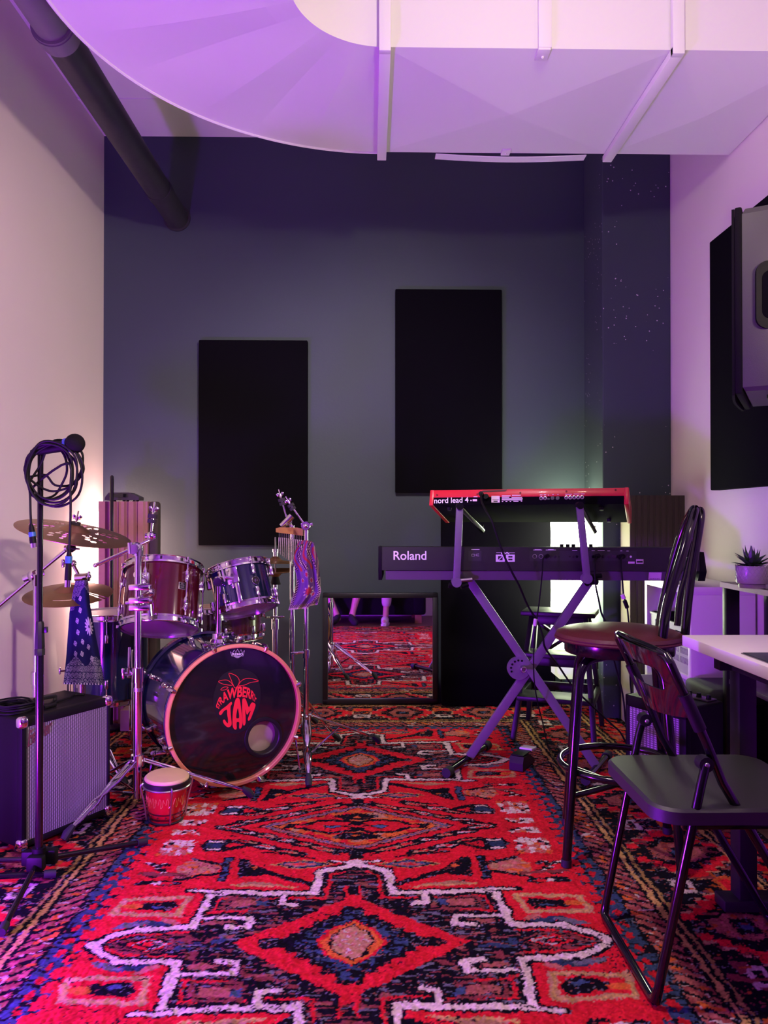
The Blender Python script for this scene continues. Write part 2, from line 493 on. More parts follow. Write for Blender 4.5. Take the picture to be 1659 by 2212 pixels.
# ------------------------------------------------------------------ duct
DZ, DT = 2.79, 3.20
CX, CY, RO, RI = 0.05, 2.43, 1.10, 0.31
duct = thing('ventilation_duct', 'big white sheet metal duct bending under the ceiling', 'duct', (0.05, 3.1, DZ))
yo, yn = CY + RO, CY + RI
bm = B()
def quadpts(xa, xb):
    return [V((xa, yn, DZ)), V((xb, yn, DZ)), V((xb, yo, DZ)), V((xa, yo, DZ))]
for xa, xb in ((0.05, 1.10), (1.10, XR - 0.002)):          # cross broken straight run
    b4 = [bm.verts.new(p) for p in quadpts(xa, xb)]
    t4 = [bm.verts.new(p + V((0, 0, DT - DZ))) for p in quadpts(xa, xb)]
    c = bm.verts.new(((xa + xb) / 2, (yo + yn) / 2, DZ - 0.030))
    for i in range(4): bm.faces.new((b4[i], c, b4[(i + 1) % 4]))
    bm.faces.new(t4)
    for i in (0, 2): bm.faces.new((b4[i], b4[i + 1], t4[i + 1], t4[i]))
    for i in (1, 3): bm.faces.new((b4[i], b4[(i + 1) % 4], t4[(i + 1) % 4], t4[i]))
part('straight_run', bm, 'duct_white', duct, smooth=None)
bm = B()
n = 160; oi, oo, ti, to = [], [], [], []
folds = {0: 0, 8: .012, 14: -.005, 20: .013, 28: -.005, 34: .010, 40: 0}
ks = sorted(folds)
def fz(k):
    k = k / 4
    for a, b in zip(ks, ks[1:]):
        if a <= k <= b: return folds[a] + (folds[b] - folds[a]) * (k - a) / (b - a)
NR = 8; grid_ = []
for k in range(n + 1):
    a = PI / 2 + PI / 2 * k / n
    ci, si = math.cos(a), math.sin(a)
    grid_.append([bm.verts.new((CX + (RI + (RO - RI) * q / NR) * ci, CY + (RI + (RO - RI) * q / NR) * si, DZ - fz(k) * math.sin(PI * min(1, q / NR * 1.0)))) for q in range(NR + 1)])
    ti.append(bm.verts.new((CX + RI * ci, CY + RI * si, DT))); to.append(bm.verts.new((CX + RO * ci, CY + RO * si, DT)))
for k in range(n):
    for q in range(NR): bm.faces.new((grid_[k][q], grid_[k][q + 1], grid_[k + 1][q + 1], grid_[k + 1][q]))
    bm.faces.new((grid_[k][0], grid_[k + 1][0], ti[k + 1], ti[k]))
    bm.faces.new((grid_[k][NR], to[k], to[k + 1], grid_[k + 1][NR])); bm.faces.new((ti[k], ti[k + 1], to[k + 1], to[k]))
part('elbow', bm, 'duct_white', duct, smooth=1.2)
bm = B(); bx(bm, (CX - RO, YR + 0.3, DZ), (CX - RI, CY, DT)); part('branch_run', bm, 'duct_white', duct, smooth=None)
bm = B(); tube(bm, [V((CX + (RO + .004) * math.cos(PI / 2 + PI / 2 * k / 40), CY + (RO + .004) * math.sin(PI / 2 + PI / 2 * k / 40), DZ - .002)) for k in range(41)], 0.006, 6); part('seam_edge', bm, 'duct_white', duct)
for x in (0.05, 1.10):
    bm = B(); bx(bm, (x - .021, yn - .026, DZ - .030), (x + .021, yo + .02, DZ - .002), bev=.002); bx(bm, (x - .021, yn - .03, DZ - .03), (x + .021, yn - .004, DT), bev=.002)
    part('strap', bm, 'duct_white', duct)
bm = B(); bx(bm, (.60, yn - .016, DZ - .004), (.648, yn - .001, DT), bev=.002); part('strap', bm, 'duct_white', duct)
bm = B(); bx(bm, (.60, yn - .014, DZ - .012), (.645, yn + .055, DZ - .001), bev=.002); ball(bm, (.624, yn + .03, DZ - .013), .006); part('strap_tab', bm, 'duct_white', duct)
bm = B(); bx(bm, (.60, yo - .05, DZ - .012), (.64, yo + .002, DZ - .001), bev=.002); ball(bm, (.62, yo - .02, DZ - .013), .006); part('strap_tab', bm, 'duct_white', duct)
bm = B(); sheet(bm, lambda a, b: (0.30 + .70 * a, yo + .004 + .05 * b, DZ - .004 - .012 * math.sin(PI * a)), 24, 2, th=.004); part('flange', bm, 'duct_white', duct)

# ------------------------------------------------------------------ drain pipe
px_, pz_ = -1.158, 2.895
pipe = thing('drain_pipe', 'dark round pipe running along the left side into the back wall', 'pipe', (px_, 3.7, pz_ - .07))
bm = B(); cyl(bm, (px_, 2.86, pz_), (px_, YB - .001, pz_), .069, 40); part('pipe_body', bm, 'pipe_black', pipe)
bm = B(); cyl(bm, (px_, 4.17, pz_), (px_, 4.25, pz_), .0735, 40); part('coupling', bm, 'pipe_black', pipe)
bm = B(); cyl(bm, (px_, 2.2, pz_), (px_, 2.80, pz_), .066, 40); part('upper_pipe', bm, 'pipe_grey', pipe, 'paler grey upper length of pipe')
bm = B(); cyl(bm, (px_, 2.79, pz_), (px_, 2.87, pz_), .077, 40); cyl(bm, (px_, 2.80, pz_), (px_, 2.815, pz_), .081, 40); part('coupling', bm, 'pipe_grey', pipe)
bm = B(); cyl(bm, (px_, YB - .012, pz_), (px_, YB - .0005, pz_), .080, 40); part('wall_collar', bm, 'pipe_black', pipe)

# ------------------------------------------------------------------ acoustic panels
def apanel(tl, br, y0, y1, label, group):
    a, b = P(tl[0], tl[1], y0), P(br[0], br[1], y0)
    bm = B(); bx(bm, (a.x, y0, b.z), (b.x, y1, a.z), bev=.006)
    solo('acoustic_panel', bm, 'panel_black', label, 'acoustic panel', group)
apanel((429, 734), (664, 1178), 4.55, 4.599, 'black fabric acoustic panel on the blue wall behind the drum kit', 'acoustic panels')
apanel((854, 624), (1085, 1064), 4.55, 4.599, 'black fabric acoustic panel on the blue wall above the red keyboard', 'acoustic panels')
bm = B(); bx(bm, (1.617, 3.02, 1.234), (1.666, 3.635, 2.42), bev=.006)
solo('acoustic_panel', bm, 'panel_black', 'black fabric acoustic panel on the right wall behind the grey loudspeaker', 'acoustic panel', 'acoustic panels')
bm = B(); bx(bm, (.415, 4.50, .002), (1.085, 4.56, 1.17), bev=.008)
solo('acoustic_panel', bm, 'panel_black', 'black fabric panel standing on the rug behind the keyboard stand', 'acoustic panel', 'acoustic panels')

# ------------------------------------------------------------------ rug
def make_rug():
    AX = -0.05
    x0, x1, y0, y1 = -1.42, 1.42, 0.30, 4.585
    st = 0.0046
    nx, ny = int((x1 - x0) / st) + 1, int((y1 - y0) / st) + 1
    gx = np.linspace(x0, x1, nx); gy = np.linspace(y0, y1, ny)
    GX, GY = np.meshgrid(gx, gy)
    def vn(cell_x, cell_y, seed):
        r = np.random.default_rng(seed)
        mx, my = int((x1 - x0) / cell_x) + 3, int((y1 - y0) / cell_y) + 3
        g = r.random((my, mx)) * 2 - 1
        fx = (GX - x0) / cell_x; fy = (GY - y0) / cell_y
        ix, iy = fx.astype(int), fy.astype(int); tx, ty = fx - ix, fy - iy
        tx = tx * tx * (3 - 2 * tx); ty = ty * ty * (3 - 2 * ty)
        return (g[iy, ix] * (1 - tx) + g[iy, ix + 1] * tx) * (1 - ty) + (g[iy + 1, ix] * (1 - tx) + g[iy + 1, ix + 1] * tx) * ty
    r = np.random.default_rng(5)
    WX = GX + .005 * vn(.035, .035, 1) + .0042 * vn(.012, .012, 2) + r.normal(0, .0016, GX.shape)
    WY = GY + .005 * vn(.035, .035, 3) + .0042 * vn(.012, .012, 4) + r.normal(0, .0016, GX.shape)
    XF = np.abs(WX)
    PERIOD = 1.509
    YY = np.mod(WY - 2.009 + PERIOD / 2, PERIOD) - PERIOD / 2
    YF = np.abs(YY)
    YE = 0.87
    BD = np.maximum(np.maximum(XF - .69, WY - 4.0), YE - WY)       # distance into the border
    # position along the border
    SB = np.where(XF - .69 >= np.maximum(WY - 4.0, YE - WY), WY, WX)
    c = lambda *a: np.array(a)
    RED = c(.55, .012, .024); NAV = c(.0055, .0045, .0085); BLU = c(.040, .065, .14); WHI = c(.62, .47, .45); ORA = c(.56, .105, .025)
    PNK = c(.42, .115, .10); GLD = c(.50, .27, .10); MAR = c(.19, .035, .04); TAN = c(.42, .20, .12); GRY = c(.12, .11, .15)
    C = np.zeros(GX.shape + (3,)); C[:] = RED
    FLD = BD < 0
    def pip(poly, xa, ya):
        m = np.zeros(xa.shape, bool); n = len(poly)
        j = n - 1
        for i in range(n):
            xi, yi = poly[i]; xj, yj = poly[j]
            if yi != yj:
                cnd = ((yi > ya) != (yj > ya)) & (xa < (xj - xi) * (ya - yi) / (yj - yi) + xi)
                m ^= cnd
            j = i
        return m
    # work on the folded field only
    idx = np.nonzero(FLD)
    fx, fy, sx = XF[idx], YF[idx], WX[idx]
    FC = np.zeros((len(fx), 3)); FC[:] = RED
    def bbox(xa, xb, ya, yb): return np.nonzero((fx >= xa) & (fx <= xb) & (fy >= ya) & (fy <= yb))[0]
    def fill(poly, colr):
        xs = [p[0] for p in poly]; ys = [p[1] for p in poly]
        k = bbox(min(xs), max(xs), min(ys), max(ys))
        m = pip(poly, fx[k], fy[k]); FC[k[m]] = colr
    def fillm(poly):
        xs = [p[0] for p in poly]; ys = [p[1] for p in poly]
        k = bbox(min(xs), max(xs), min(ys), max(ys))
        return k[pip(poly, fx[k], fy[k])]
    def stroke(pts, w, colr, wo=0, oc=None):
        for ww, cc in (((w + 2 * wo), oc), (w, colr)):
            if cc is None: continue
            for (ax, ay), (bx_, by) in zip(pts, pts[1:]):
                k = bbox(min(ax, bx_) - ww, max(ax, bx_) + ww, min(ay, by) - ww, max(ay, by) + ww)
                dx, dy = bx_ - ax, by - ay; L2 = dx * dx + dy * dy + 1e-12
                t = np.clip(((fx[k] - ax) * dx + (fy[k] - ay) * dy) / L2, 0, 1)
                d = np.maximum(np.abs(fx[k] - ax - t * dx), np.abs(fy[k] - ay - t * dy)) if (abs(dx) < .02 or abs(dy) < .02) else np.hypot(fx[k] - ax - t * dx, fy[k] - ay - t * dy)
                FC[k[d < ww / 2]] = cc
    def ell(cx, cy, a, b, ang, colr):
        k = bbox(cx - a - b, cx + a + b, cy - a - b, cy + a + b)
        ca, sa = math.cos(ang), math.sin(ang)
        u = (fx[k] - cx) * ca + (fy[k] - cy) * sa; v = -(fx[k] - cx) * sa + (fy[k] - cy) * ca
        FC[k[(u / a) ** 2 + (v / b) ** 2 < 1]] = colr
    def dia(cx, cy, a, b, colr):
        k = bbox(cx - a, cx + a, cy - b, cy + b)
        FC[k[np.abs(fx[k] - cx) / a + np.abs(fy[k] - cy) / b < 1]] = colr
    def rect(xa, xb, ya, yb, colr): FC[bbox(xa, xb, ya, yb)] = colr
    # --- medallion body
    body = [(0, .444), (.02, .44), (.105, .397), (.113, .262), (.42, .272), (.428, .086), (.575, .073), (.638, .040), (.675, 0), (0, 0)]
    fill(body, NAV)
    k = fillm(body)
    mott = vn(.03, .008, 21)[idx][k]; FC[k[mott > .55]] = MAR; FC[k[mott < -.62]] = GRY
    mott = vn(.05, .016, 22)[idx][k]; FC[k[mott > .66]] = PNK * .6
    # thin red inner lines and patches
    for pts in ([(.035, .40), (.075, .375), (.08, .235), (.20, .232)], [(.235, .235), (.385, .238), (.39, .165)], [(.02, .30), (.02, .235)], [(.44, .055), (.58, .045), (.63, .012)]):
        stroke(pts, .009, RED)
    stroke([(.25, .235), (.36, .235), (.37, .165), (.26, .175), (.25, .235)], .010, MAR, 0)
    fill([(.27, .225), (.35, .222), (.352, .185), (.28, .19)], PNK * .8); fill([(.245, .225), (.275, .222), (.272, .195), (.25, .195)], BLU)
    stroke([(.30, .165), (.41, .155), (.41, .10)], .008, RED)
    ell(.36, .105, .035, .016, 0, PNK * .7)
    # stepped star on the red diamond
    fill([(0, .255), (.02, .255), (.02, .225), (.31, .0), (0, 0)], RED)
    fill([(0, .18), (.033, .18), (.033, .14), (.07, .14), (.07, .115), (.105, .10), (.105, .075), (.14, .075), (.14, .045), (.17, .045), (.17, .026), (.232, .022), (.245, 0), (0, 0)], NAV)
    k = fillm([(0, .165), (.022, .165), (.022, .13), (.055, .128), (.06, .10), (.09, .085), (.09, .06), (.12, .06), (.125, .03), (.15, .01), (.15, 0), (0, 0)])
    m2 = vn(.012, .006, 23)[idx][k]; FC[k[m2 > .05]] = BLU * .8
    fill([(0, .108), (.062, .062), (.092, 0), (0, 0)], RED); fill([(0, .105), (.055, .055), (.082, 0), (0, 0)], ORA)
    fill([(0, .088), (.045, .05), (.064, 0), (0, 0)], NAV); fill([(0, .080), (.040, .045), (.056, 0), (0, 0)], TAN)
    k = fillm([(0, .080), (.040, .045), (.056, 0), (0, 0)]); m2 = vn(.008, .008, 24)[idx][k]; FC[k[m2 > .2]] = PNK; FC[k[m2 > .6]] = WHI * .7
    # side lobe diamond
    dia(.525, 0, .10, .046, MAR); dia(.525, 0, .085, .038, NAV); dia(.525, 0, .065, .030, RED); dia(.52, 0, .05, .022, WHI * .7); dia(.525, 0, .042, .018, NAV); dia(.525, 0, .018, .008, RED)
    k = bbox(.33, .45, 0, .03); m2 = vn(.02, .008, 25)[idx][k]; FC[k[m2 > .25]] = BLU * .7; FC[k[m2 < -.5]] = MAR
    # the pale band
    band = [(0, .450), (.022, .442), (.105, .402), (.113, .262), (.418, .272), (.430, .082), (.575, .074), (.638, .040), (.672, .002)]
    w, o = .022, .009
    hooks = [([(.205, .262), (.207, .205), (.168, .196)], .018), ([(.425, .132), (.285, .128)], .014), ([(.286, .128), (.280, .086), (.332, .082)], .020)]
    for pts, ww in hooks: stroke(pts, ww + 2 * o, NAV)
    stroke(band, w + 2 * o, NAV)
    for pts, ww in hooks: stroke(pts, ww, WHI)
    stroke(band, w, WHI)
    stroke([(.40, .280), (.485, .283)], .014 + .014, NAV); stroke([(.395, .278), (.480, .283)], .014, WHI)
    stroke([(0, .468), (.085, .472)], .020, NAV); stroke([(0, .463), (.075, .474)], .010, WHI); rect(0, .022, .445, .48, WHI)
    # --- the diamond between the medallions
    D = .7545
    for a, b, cc in ((.36, .207, NAV), (.346, .198, PNK), (.332, .190, BLU * 1.3), (.318, .181, PNK), (.306, .174, NAV), (.294, .167, ORA)): dia(0, D, a, b, cc)
    k = fillm([(0, D - .167), (.294, D), (0, D)]); m2 = vn(.03, .02, 26)[idx][k]; FC[k[m2 > .25]] = RED; FC[k[m2 < -.55]] = TAN
    stroke([(.1, D), (.235, D)], .040, NAV); ell(.085, D, .115, .062, 0, NAV)
    stroke([(.1, D), (.215, D)], .018, RED); ell(.085, D, .092, .044, 0, RED); dia(0, D, .05, .05, NAV)
    stroke([(0, D), (.05, D - .02)], .010, RED)
    ell(.085, D, .034, .016, 0, NAV); ell(.085, D, .026, .011, 0, BLU * 1.6)
    fill([(0, D - .055), (.045, D - .060), (.085, D - .085), (.075, D - .105), (.03, D - .112), (0, D - .125)], NAV); ell(0, D - .078, .016, .009, 0, ORA)
    # cap over the diamond
    fill([(0, .485), (.028, .485), (.022, .52), (.05, .545), (.06, .565), (0, .565)], NAV)
    # curled leaves around the diamond
    for i, (cx, cy, ang) in enumerate([(.17, .600, -.5), (.245, .640, -.5), (.315, .675, -.5), (.385, .705, -.45), (.22, .545, -.45), (.30, .585, -.45), (.375, .625, -.4), (.435, .735, -.3), (.10, .565, -.6)]):
        ell(cx, cy, .066, .021, -ang * .75, NAV); ell(cx + .010, cy + .004, .046, .010, -ang * .75, WHI * .8 if i % 2 else TAN); ell(cx + .012, cy + .006, .030, .006, -ang * .75, RED)
    for a, b in (((.13, .50), (.31, .545)), ((.33, .70), (.50, .745)), ((.05, .52), (.24, .62))): stroke([a, b], .010, NAV)
    # small stepped diamond beside the cap
    dia(.17, .452, .105, .036, GLD * .8); dia(.17, .452, .092, .031, NAV); dia(.17, .452, .075, .025, BLU); dia(.172, .452, .055, .018, PNK); dia(.172, .452, .026, .009, RED)
    # black triangle and its stalk
    stroke([(.275, .40), (.135, .318)], .026, NAV); fill([(.262, .405), (.36, .50), (.378, .505), (.362, .365), (.275, .388)], NAV); ell(.318, .433, .012, .009, 0, ORA)
    # blue bar, fan
    rect(.392, .422, .345, .51, NAV); k = bbox(.397, .418, .35, .505); m2 = vn(.02, .008, 27)[idx][k]; FC[k[m2 > -.1]] = BLU
    fill([(.425, .455), (.52, .50), (.56, .44), (.55, .36), (.43, .395)], PNK); k = fillm([(.425, .455), (.52, .50), (.56, .44), (.55, .36), (.43, .395)]); m2 = vn(.02, .015, 28)[idx][k]; FC[k[m2 > .3]] = TAN; FC[k[m2 < -.4]] = ORA
    stroke([(.42, .45), (.52, .495)], .016, NAV); stroke([(.43, .395), (.545, .355)], .016, NAV)
    fill([(.16, .30), (.30, .34), (.36, .325), (.30, .305)], TAN * .8); stroke([(.18, .302), (.37, .318)], .008, GLD)
    # kite with its window
    fill([(.328, .605), (.40, .635), (.435, .652), (.51, .645), (.52, .60), (.50, .552), (.43, .548), (.40, .565)], NAV)
    fill([(.375, .603), (.425, .625), (.43, .60), (.422, .578)], RED)
    rect(.448, .50, .625, .638, WHI); rect(.448, .495, .560, .574, WHI); rect(.448, .502, .580, .618, BLU * .6)
    # checkered blocks
    rr = np.random.default_rng(9)
    for (xa, xb, ya, yb, nx_, ny_) in ((.54, .655, .525, .645, 6, 6), (.545, .65, .69, .735, 6, 3)):
        for i in range(nx_):
            for j in range(ny_):
                cc = [WHI, NAV, ORA, RED, PNK, WHI][rr.integers(6)]
                rect(xa + (xb - xa) * i / nx_, xa + (xb - xa) * (i + 1) / nx_ - .002, ya + (yb - ya) * j / ny_, ya + (yb - ya) * (j + 1) / ny_, cc)
    for cx, cy in ((.60, .455), (.625, .445), (.65, .46), (.585, .40), (.63, .385), (.61, .42)):
        ell(cx, cy, .022, .010, .3, NAV); ell(cx + .01, cy + .006, .010, .005, 0, WHI)
    stroke([(.52, .385), (.66, .40)], .020, MAR); ell(.56, .335, .04, .017, .2, NAV); ell(.63, .338, .035, .015, -.2, NAV); ell(.595, .336, .018, .007, 0, WHI); ell(.565, .335, .02, .008, .2, RED)
    # hooked ornament beside the band
    stroke([(.475, .245), (.66, .235), (.672, .15), (.49, .148), (.475, .245)], .020, TAN); stroke([(.475, .245), (.66, .235), (.672, .15), (.49, .148), (.475, .245)], .008, GLD)
    fill([(.505, .225), (.60, .215), (.62, .175), (.52, .165), (.50, .195)], NAV); ell(.635, .195, .030, .014, 0, ORA); ell(.55, .185, .02, .007, 0, BLU)
    ell(.54, .105, .05, .012, .2, BLU * .6); ell(.60, .095, .05, .011, -.3, GRY)
    ell(.50, .09 + .025, .028, .012, .5, PNK)
    C[idx] = FC
    # --- border strips
    def strip(a, b): return (BD >= a) & (BD < b)
    m = strip(0, .078); C[m] = NAV; mm = m & (vn(.02, .010, 31) > -.25); C[mm] = BLU * .75
    s = np.mod(SB, .058) / .058 - .5
    C[m & ((np.abs(s) / .42) ** 2 + ((BD - .014) / .016) ** 2 < 1)] = RED
    s2 = np.mod(SB + .029, .058) / .058 - .5
    C[m & ((np.abs(s2) / .30) ** 2 + ((BD - .048) / .011) ** 2 < 1)] = RED * .8
    s3 = np.mod(SB * 1.0 + BD, .021) / .021
    C[strip(.078, .088)] = NAV
    m = strip(.088, .160); C[m] = MAR * 1.3; C[m & (vn(.02, .014, 32) > .1)] = PNK * .8; C[m & (vn(.03, .02, 33) > .5)] = ORA * .9; C[m & (np.mod(SB + BD * .8, .042) < .015)] = NAV; C[m & (vn(.018, .01, 34) > .72)] = WHI * .7
    C[strip(.160, .172)] = NAV; C[strip(.172, .186)] = GLD * .9; C[strip(.186, .200)] = NAV; C[strip(.200, .211)] = GLD * .6; C[strip(.211, .222)] = NAV
    m = strip(.222, .52); C[m] = NAV
    q = np.mod(SB, .46) / .46; t = (BD - .222) / .298
    zz = np.abs(np.mod(SB, .23) / .23 * 2 - 1)
    C[m & (np.abs(q - .5) < .40 - .30 * np.floor(np.abs(t - .5) * 8) / 4)] = TAN
    C[m & (np.abs(q - .5) < .375 - .30 * np.floor(np.abs(t - .5) * 8) / 4)] = RED
    C[m & (np.abs(q - .5) < .26 - .25 * np.floor(np.abs(t - .5) * 8) / 4)] = NAV
    C[m & (np.abs(q - .5) < .17 - .3 * np.abs(t - .5)) & (np.abs(t - .5) < .30)] = PNK * .7
    C[m & (np.abs(q - .5) < .09) & (np.abs(t - .5) < .10)] = NAV
    C[m & (np.abs(q - .5) < .04) & (np.abs(t - .5) < .05)] = BLU
    qq = np.mod(SB + .23, .46) / .46
    C[m & (np.abs(qq - .5) < .10) & (np.abs(t - .25) < .10)] = WHI * .75; C[m & (np.abs(qq - .5) < .055) & (np.abs(t - .25) < .045)] = NAV
    C[m & (np.abs(qq - .5) < .12) & (np.abs(t - .72) < .12)] = ORA * .8; C[m & (np.abs(qq - .5) < .08) & (np.abs(t - .72) < .07)] = RED
    C[m & (vn(.03, .018, 35) > .62)] = MAR; C[m & (vn(.025, .02, 36) > .74)] = ORA * .6
    C[strip(.52, .532)] = GLD * .9; C[strip(.532, .546)] = NAV; C[strip(.546, .556)] = GLD * .7; C[strip(.556, .57)] = NAV
    m = strip(.57, .70); C[m] = RED * .6; C[m & (np.mod(SB + BD * 1.2, .09) < .035)] = NAV; C[m & (vn(.03, .02, 37) > .4)] = PNK * .6; C[m & (vn(.025, .02, 38) > .6)] = ORA * .7
    C[BD >= .70] = NAV
    # worn pile: stray knots and uneven dye
    dark = C.max(axis=2) < .06
    st_ = vn(.006, .004, 41) + .6 * vn(.05, .03, 42)
    C[dark & (st_ > .72)] = GRY; C[dark & (st_ > 1.0)] = PNK * .6; C[dark & (st_ < -.95)] = MAR
    bright = ~dark
    C[bright & (vn(.006, .005, 43) + .7 * vn(.07, .05, 44) > 1.12)] = NAV * 1.5
    val = 1 + .26 * vn(.0055, .0055, 45) + .12 * vn(.05, .05, 46) + r.normal(0, .13, GX.shape)
    C *= np.clip(val, .4, 1.6)[..., None]
    C = np.clip(C, 0, 1)
    # --- mesh: pile surface with a turned-down rim
    Z = -.002 + .0016 * vn(.0046, .0046, 51) + .0012 * vn(.02, .02, 52)
    edge = np.zeros(GX.shape, bool); edge[0, :] = edge[-1, :] = edge[:, 0] = edge[:, -1] = True
    Z[edge] = -.0135
    RX = GX + AX
    co = np.stack([np.clip(RX, XL + .01, XR - .01), GY, Z], -1).reshape(-1, 3).astype(np.float32)
    me = bpy.data.meshes.new('area_rug')
    me.vertices.add(len(co)); me.vertices.foreach_set('co', co.ravel())
    I = np.arange(nx * ny).reshape(ny, nx)
    q4 = np.stack([I[:-1, :-1], I[:-1, 1:], I[1:, 1:], I[1:, :-1]], -1).reshape(-1, 4)
    nf = len(q4)
    me.loops.add(nf * 4); me.loops.foreach_set('vertex_index', q4.ravel().astype(np.int32))
    me.polygons.add(nf); me.polygons.foreach_set('loop_start', (np.arange(nf) * 4).astype(np.int32)); me.polygons.foreach_set('loop_total', np.full(nf, 4, np.int32))
    me.update(); me.validate()
    at = me.color_attributes.new('Col', 'FLOAT_COLOR', 'POINT')
    rgba = np.concatenate([C.reshape(-1, 3), np.ones((nx * ny, 1))], 1).astype(np.float32)
    at.data.foreach_set('color', rgba.ravel())
    me.polygons.foreach_set('use_smooth', [True] * nf)
    me.materials.append(MATS['rug_pile'])
    o = bpy.data.objects.new('area_rug', me); col.objects.link(o)
    o['label'] = 'large red patterned wool rug with navy and cream medallions covering the floor'; o['category'] = 'rug'
make_rug()
# ------------------------------------------------------------------ drums
def lug_round(bm, M, z0, z1, r):
    """long tube lug on the shell side; local x = outwards"""
    cyl(bm, M @ V((r, 0, z0)), M @ V((r, 0, z1)), .0032, 8)
    for z in (z0 * .62 + z1 * .38, z0 * .38 + z1 * .62): pass

def drum(t, M, Rr, H, shell, hoop='chrome', n=6, top='head_white', bottom='head_clear', lug='tube', hoop_h=.026, rod=True, phase=0.0, badge=None):
    """M: local z along the shell, origin at the bottom edge"""
    bm = B(); lathe(bm, [(Rr - .006, .004), (Rr, .004), (Rr, H - .004), (Rr - .006, H - .004)], M, 64, cap=False)
    lathe(bm, [(Rr - .006, H - .004), (Rr - .006, .004)], M, 64, cap=False); part('shell', bm, shell, t)
    for nm, z, s, m in (('batter_head', H, 1, top), ('resonant_head', 0, -1, bottom)):
        bm = B(); lathe(bm, [(Rr - .004, z - s * .012), (Rr + .003, z - s * .010), (Rr + .002, z + s * .002), (Rr - .010, z + s * .003), (.0, z + s * .003)], M, 64, cap=False); part(nm, bm, m, t)
    for z, s in ((H, 1), (0, -1)):
        bm = B(); a = z - s * hoop_h * .7; b = z + s * hoop_h * .42
        pr = [(Rr + .004, a), (Rr + .012, a), (Rr + .0105, a + s * .007), (Rr + .007, a + s * .010), (Rr + .007, b - s * .006), (Rr + .0125, b - s * .002), (Rr + .0115, b), (Rr + .003, b), (Rr + .003, a)]
        lathe(bm, pr, M, 64, cap=False); part('hoop', bm, hoop, t)
    for k in range(n):
        a = 2 * PI * (k + phase) / n
        Mk = M @ Matrix.Rotation(a, 4, 'Z'); bm = B()
        if lug == 'tube':
            cyl(bm, Mk @ V((Rr + .014, 0, .02)), Mk @ V((Rr + .014, 0, H - .02)), .0034, 8)
            for zc, sg in ((H * .27, 1), (H * .73, -1)):
                tube(bm, [Mk @ V((Rr + .012, 0, zc + q * H * .11)) for q in (-1, -.6, 0, .6, 1)], [.0045, .0085, .0095, .0085, .0045], 10)
                box(bm, (Rr + .005, 0, zc), (.012, .014, H * .16), Mk, .003)
        else:
            for zc in (H * .24, H * .76):
                box(bm, (Rr + .010, 0, zc), (.020, .017, .042), Mk, .005)
            cyl(bm, Mk @ V((Rr + .013, 0, -.004)), Mk @ V((Rr + .013, 0, H * .24)), .0028, 8)
            cyl(bm, Mk @ V((Rr + .013, 0, H * .76)), Mk @ V((Rr + .013, 0, H + .006)), .0028, 8)
        for z in (-.005, H + .005):
            cyl(bm, Mk @ V((Rr + .014, 0, z - .006)), Mk @ V((Rr + .014, 0, z + .006)), .0048, 8)
            box(bm, (Rr + .010, 0, z * .96 + .0), (.012, .014, .010), Mk, .002)
        part('lug', bm, 'chrome', t)

# --- bass drum ---------------------------------------------------------------
bc = P(507, 1538, 3.115); th = R(30)
bn = V((math.sin(th), -math.cos(th), 0)); bx_ = V((math.cos(th), math.sin(th), 0))      # normal to the front, and rightwards
bc.z = .312
bass = thing('bass_drum', 'dark blue bass drum with copper hoop and red strawberry jam logo on its black head', 'bass drum', (bc.x - bn.x * .2, bc.y - bn.y * .2, 0))
Rb, Hb = .270, .40
Mb = frame(bc - bn * Hb, bx_, V((0, 0, 1)), bn)
Mb = frame(bc - bn * Hb, bx_, bn.cross(bx_), bn)
bm = B(); lathe(bm, [(Rb - .008, .012), (Rb, .010), (Rb, Hb - .010), (Rb - .008, Hb - .012)], Mb, 96, cap=False); part('shell', bm, 'drum_blue', bass)
# front head with a round port in it
port_c = PPL(568, 1592, bc, bn); port_l = Mb.inverted() @ port_c
Rp = .068
bm = B(); n = 96; zh = Hb + .004
outer = [bm.verts.new(Mb @ V((Rb * .985 * math.cos(2 * PI * k / n), Rb * .985 * math.sin(2 * PI * k / n), zh))) for k in range(n)]
inner = []
for k in range(n):
    a = 2 * PI * k / n
    d = V((math.cos(a), math.sin(a), 0))
    # ray from the port centre meets the outer circle at outer point k (same angle as seen from the port)
    o_l = V((Rb * .985 * math.cos(a), Rb * .985 * math.sin(a), 0)); dd = (o_l - V((port_l.x, port_l.y, 0))).normalized()
    inner.append(bm.verts.new(Mb @ V((port_l.x + dd.x * Rp, port_l.y + dd.y * Rp, zh))))
for k in range(n): bm.faces.new((outer[k], outer[(k + 1) % n], inner[(k + 1) % n], inner[k]))
part('front_head', bm, 'black_gloss', bass, smooth=None)
bm = B(); Mp = Mb @ Matrix.Translation((port_l.x, port_l.y, zh)); lathe(bm, [(Rp - .004, -.03), (Rp - .002, .002), (Rp + .002, .005), (Rp + .013, .005), (Rp + .015, .001)], Mp, 48, cap=False); part('port_ring', bm, 'black_satin', bass)
bm = B(); lathe(bm, [(Rb * .97, .006), (0, .006)], Mb, 64, cap=False); part('rear_head', bm, 'port_pale', bass)
bm = B(); ball(bm, (0, 0, 0), .135, 28, (1, 1, .42), Mb @ Matrix.Translation((port_l.x, port_l.y, zh - .11))); part('added_pillow', bm, 'port_pale', bass, 'pale pillow added behind the port to catch light')  # added pale body that catches light entering the port
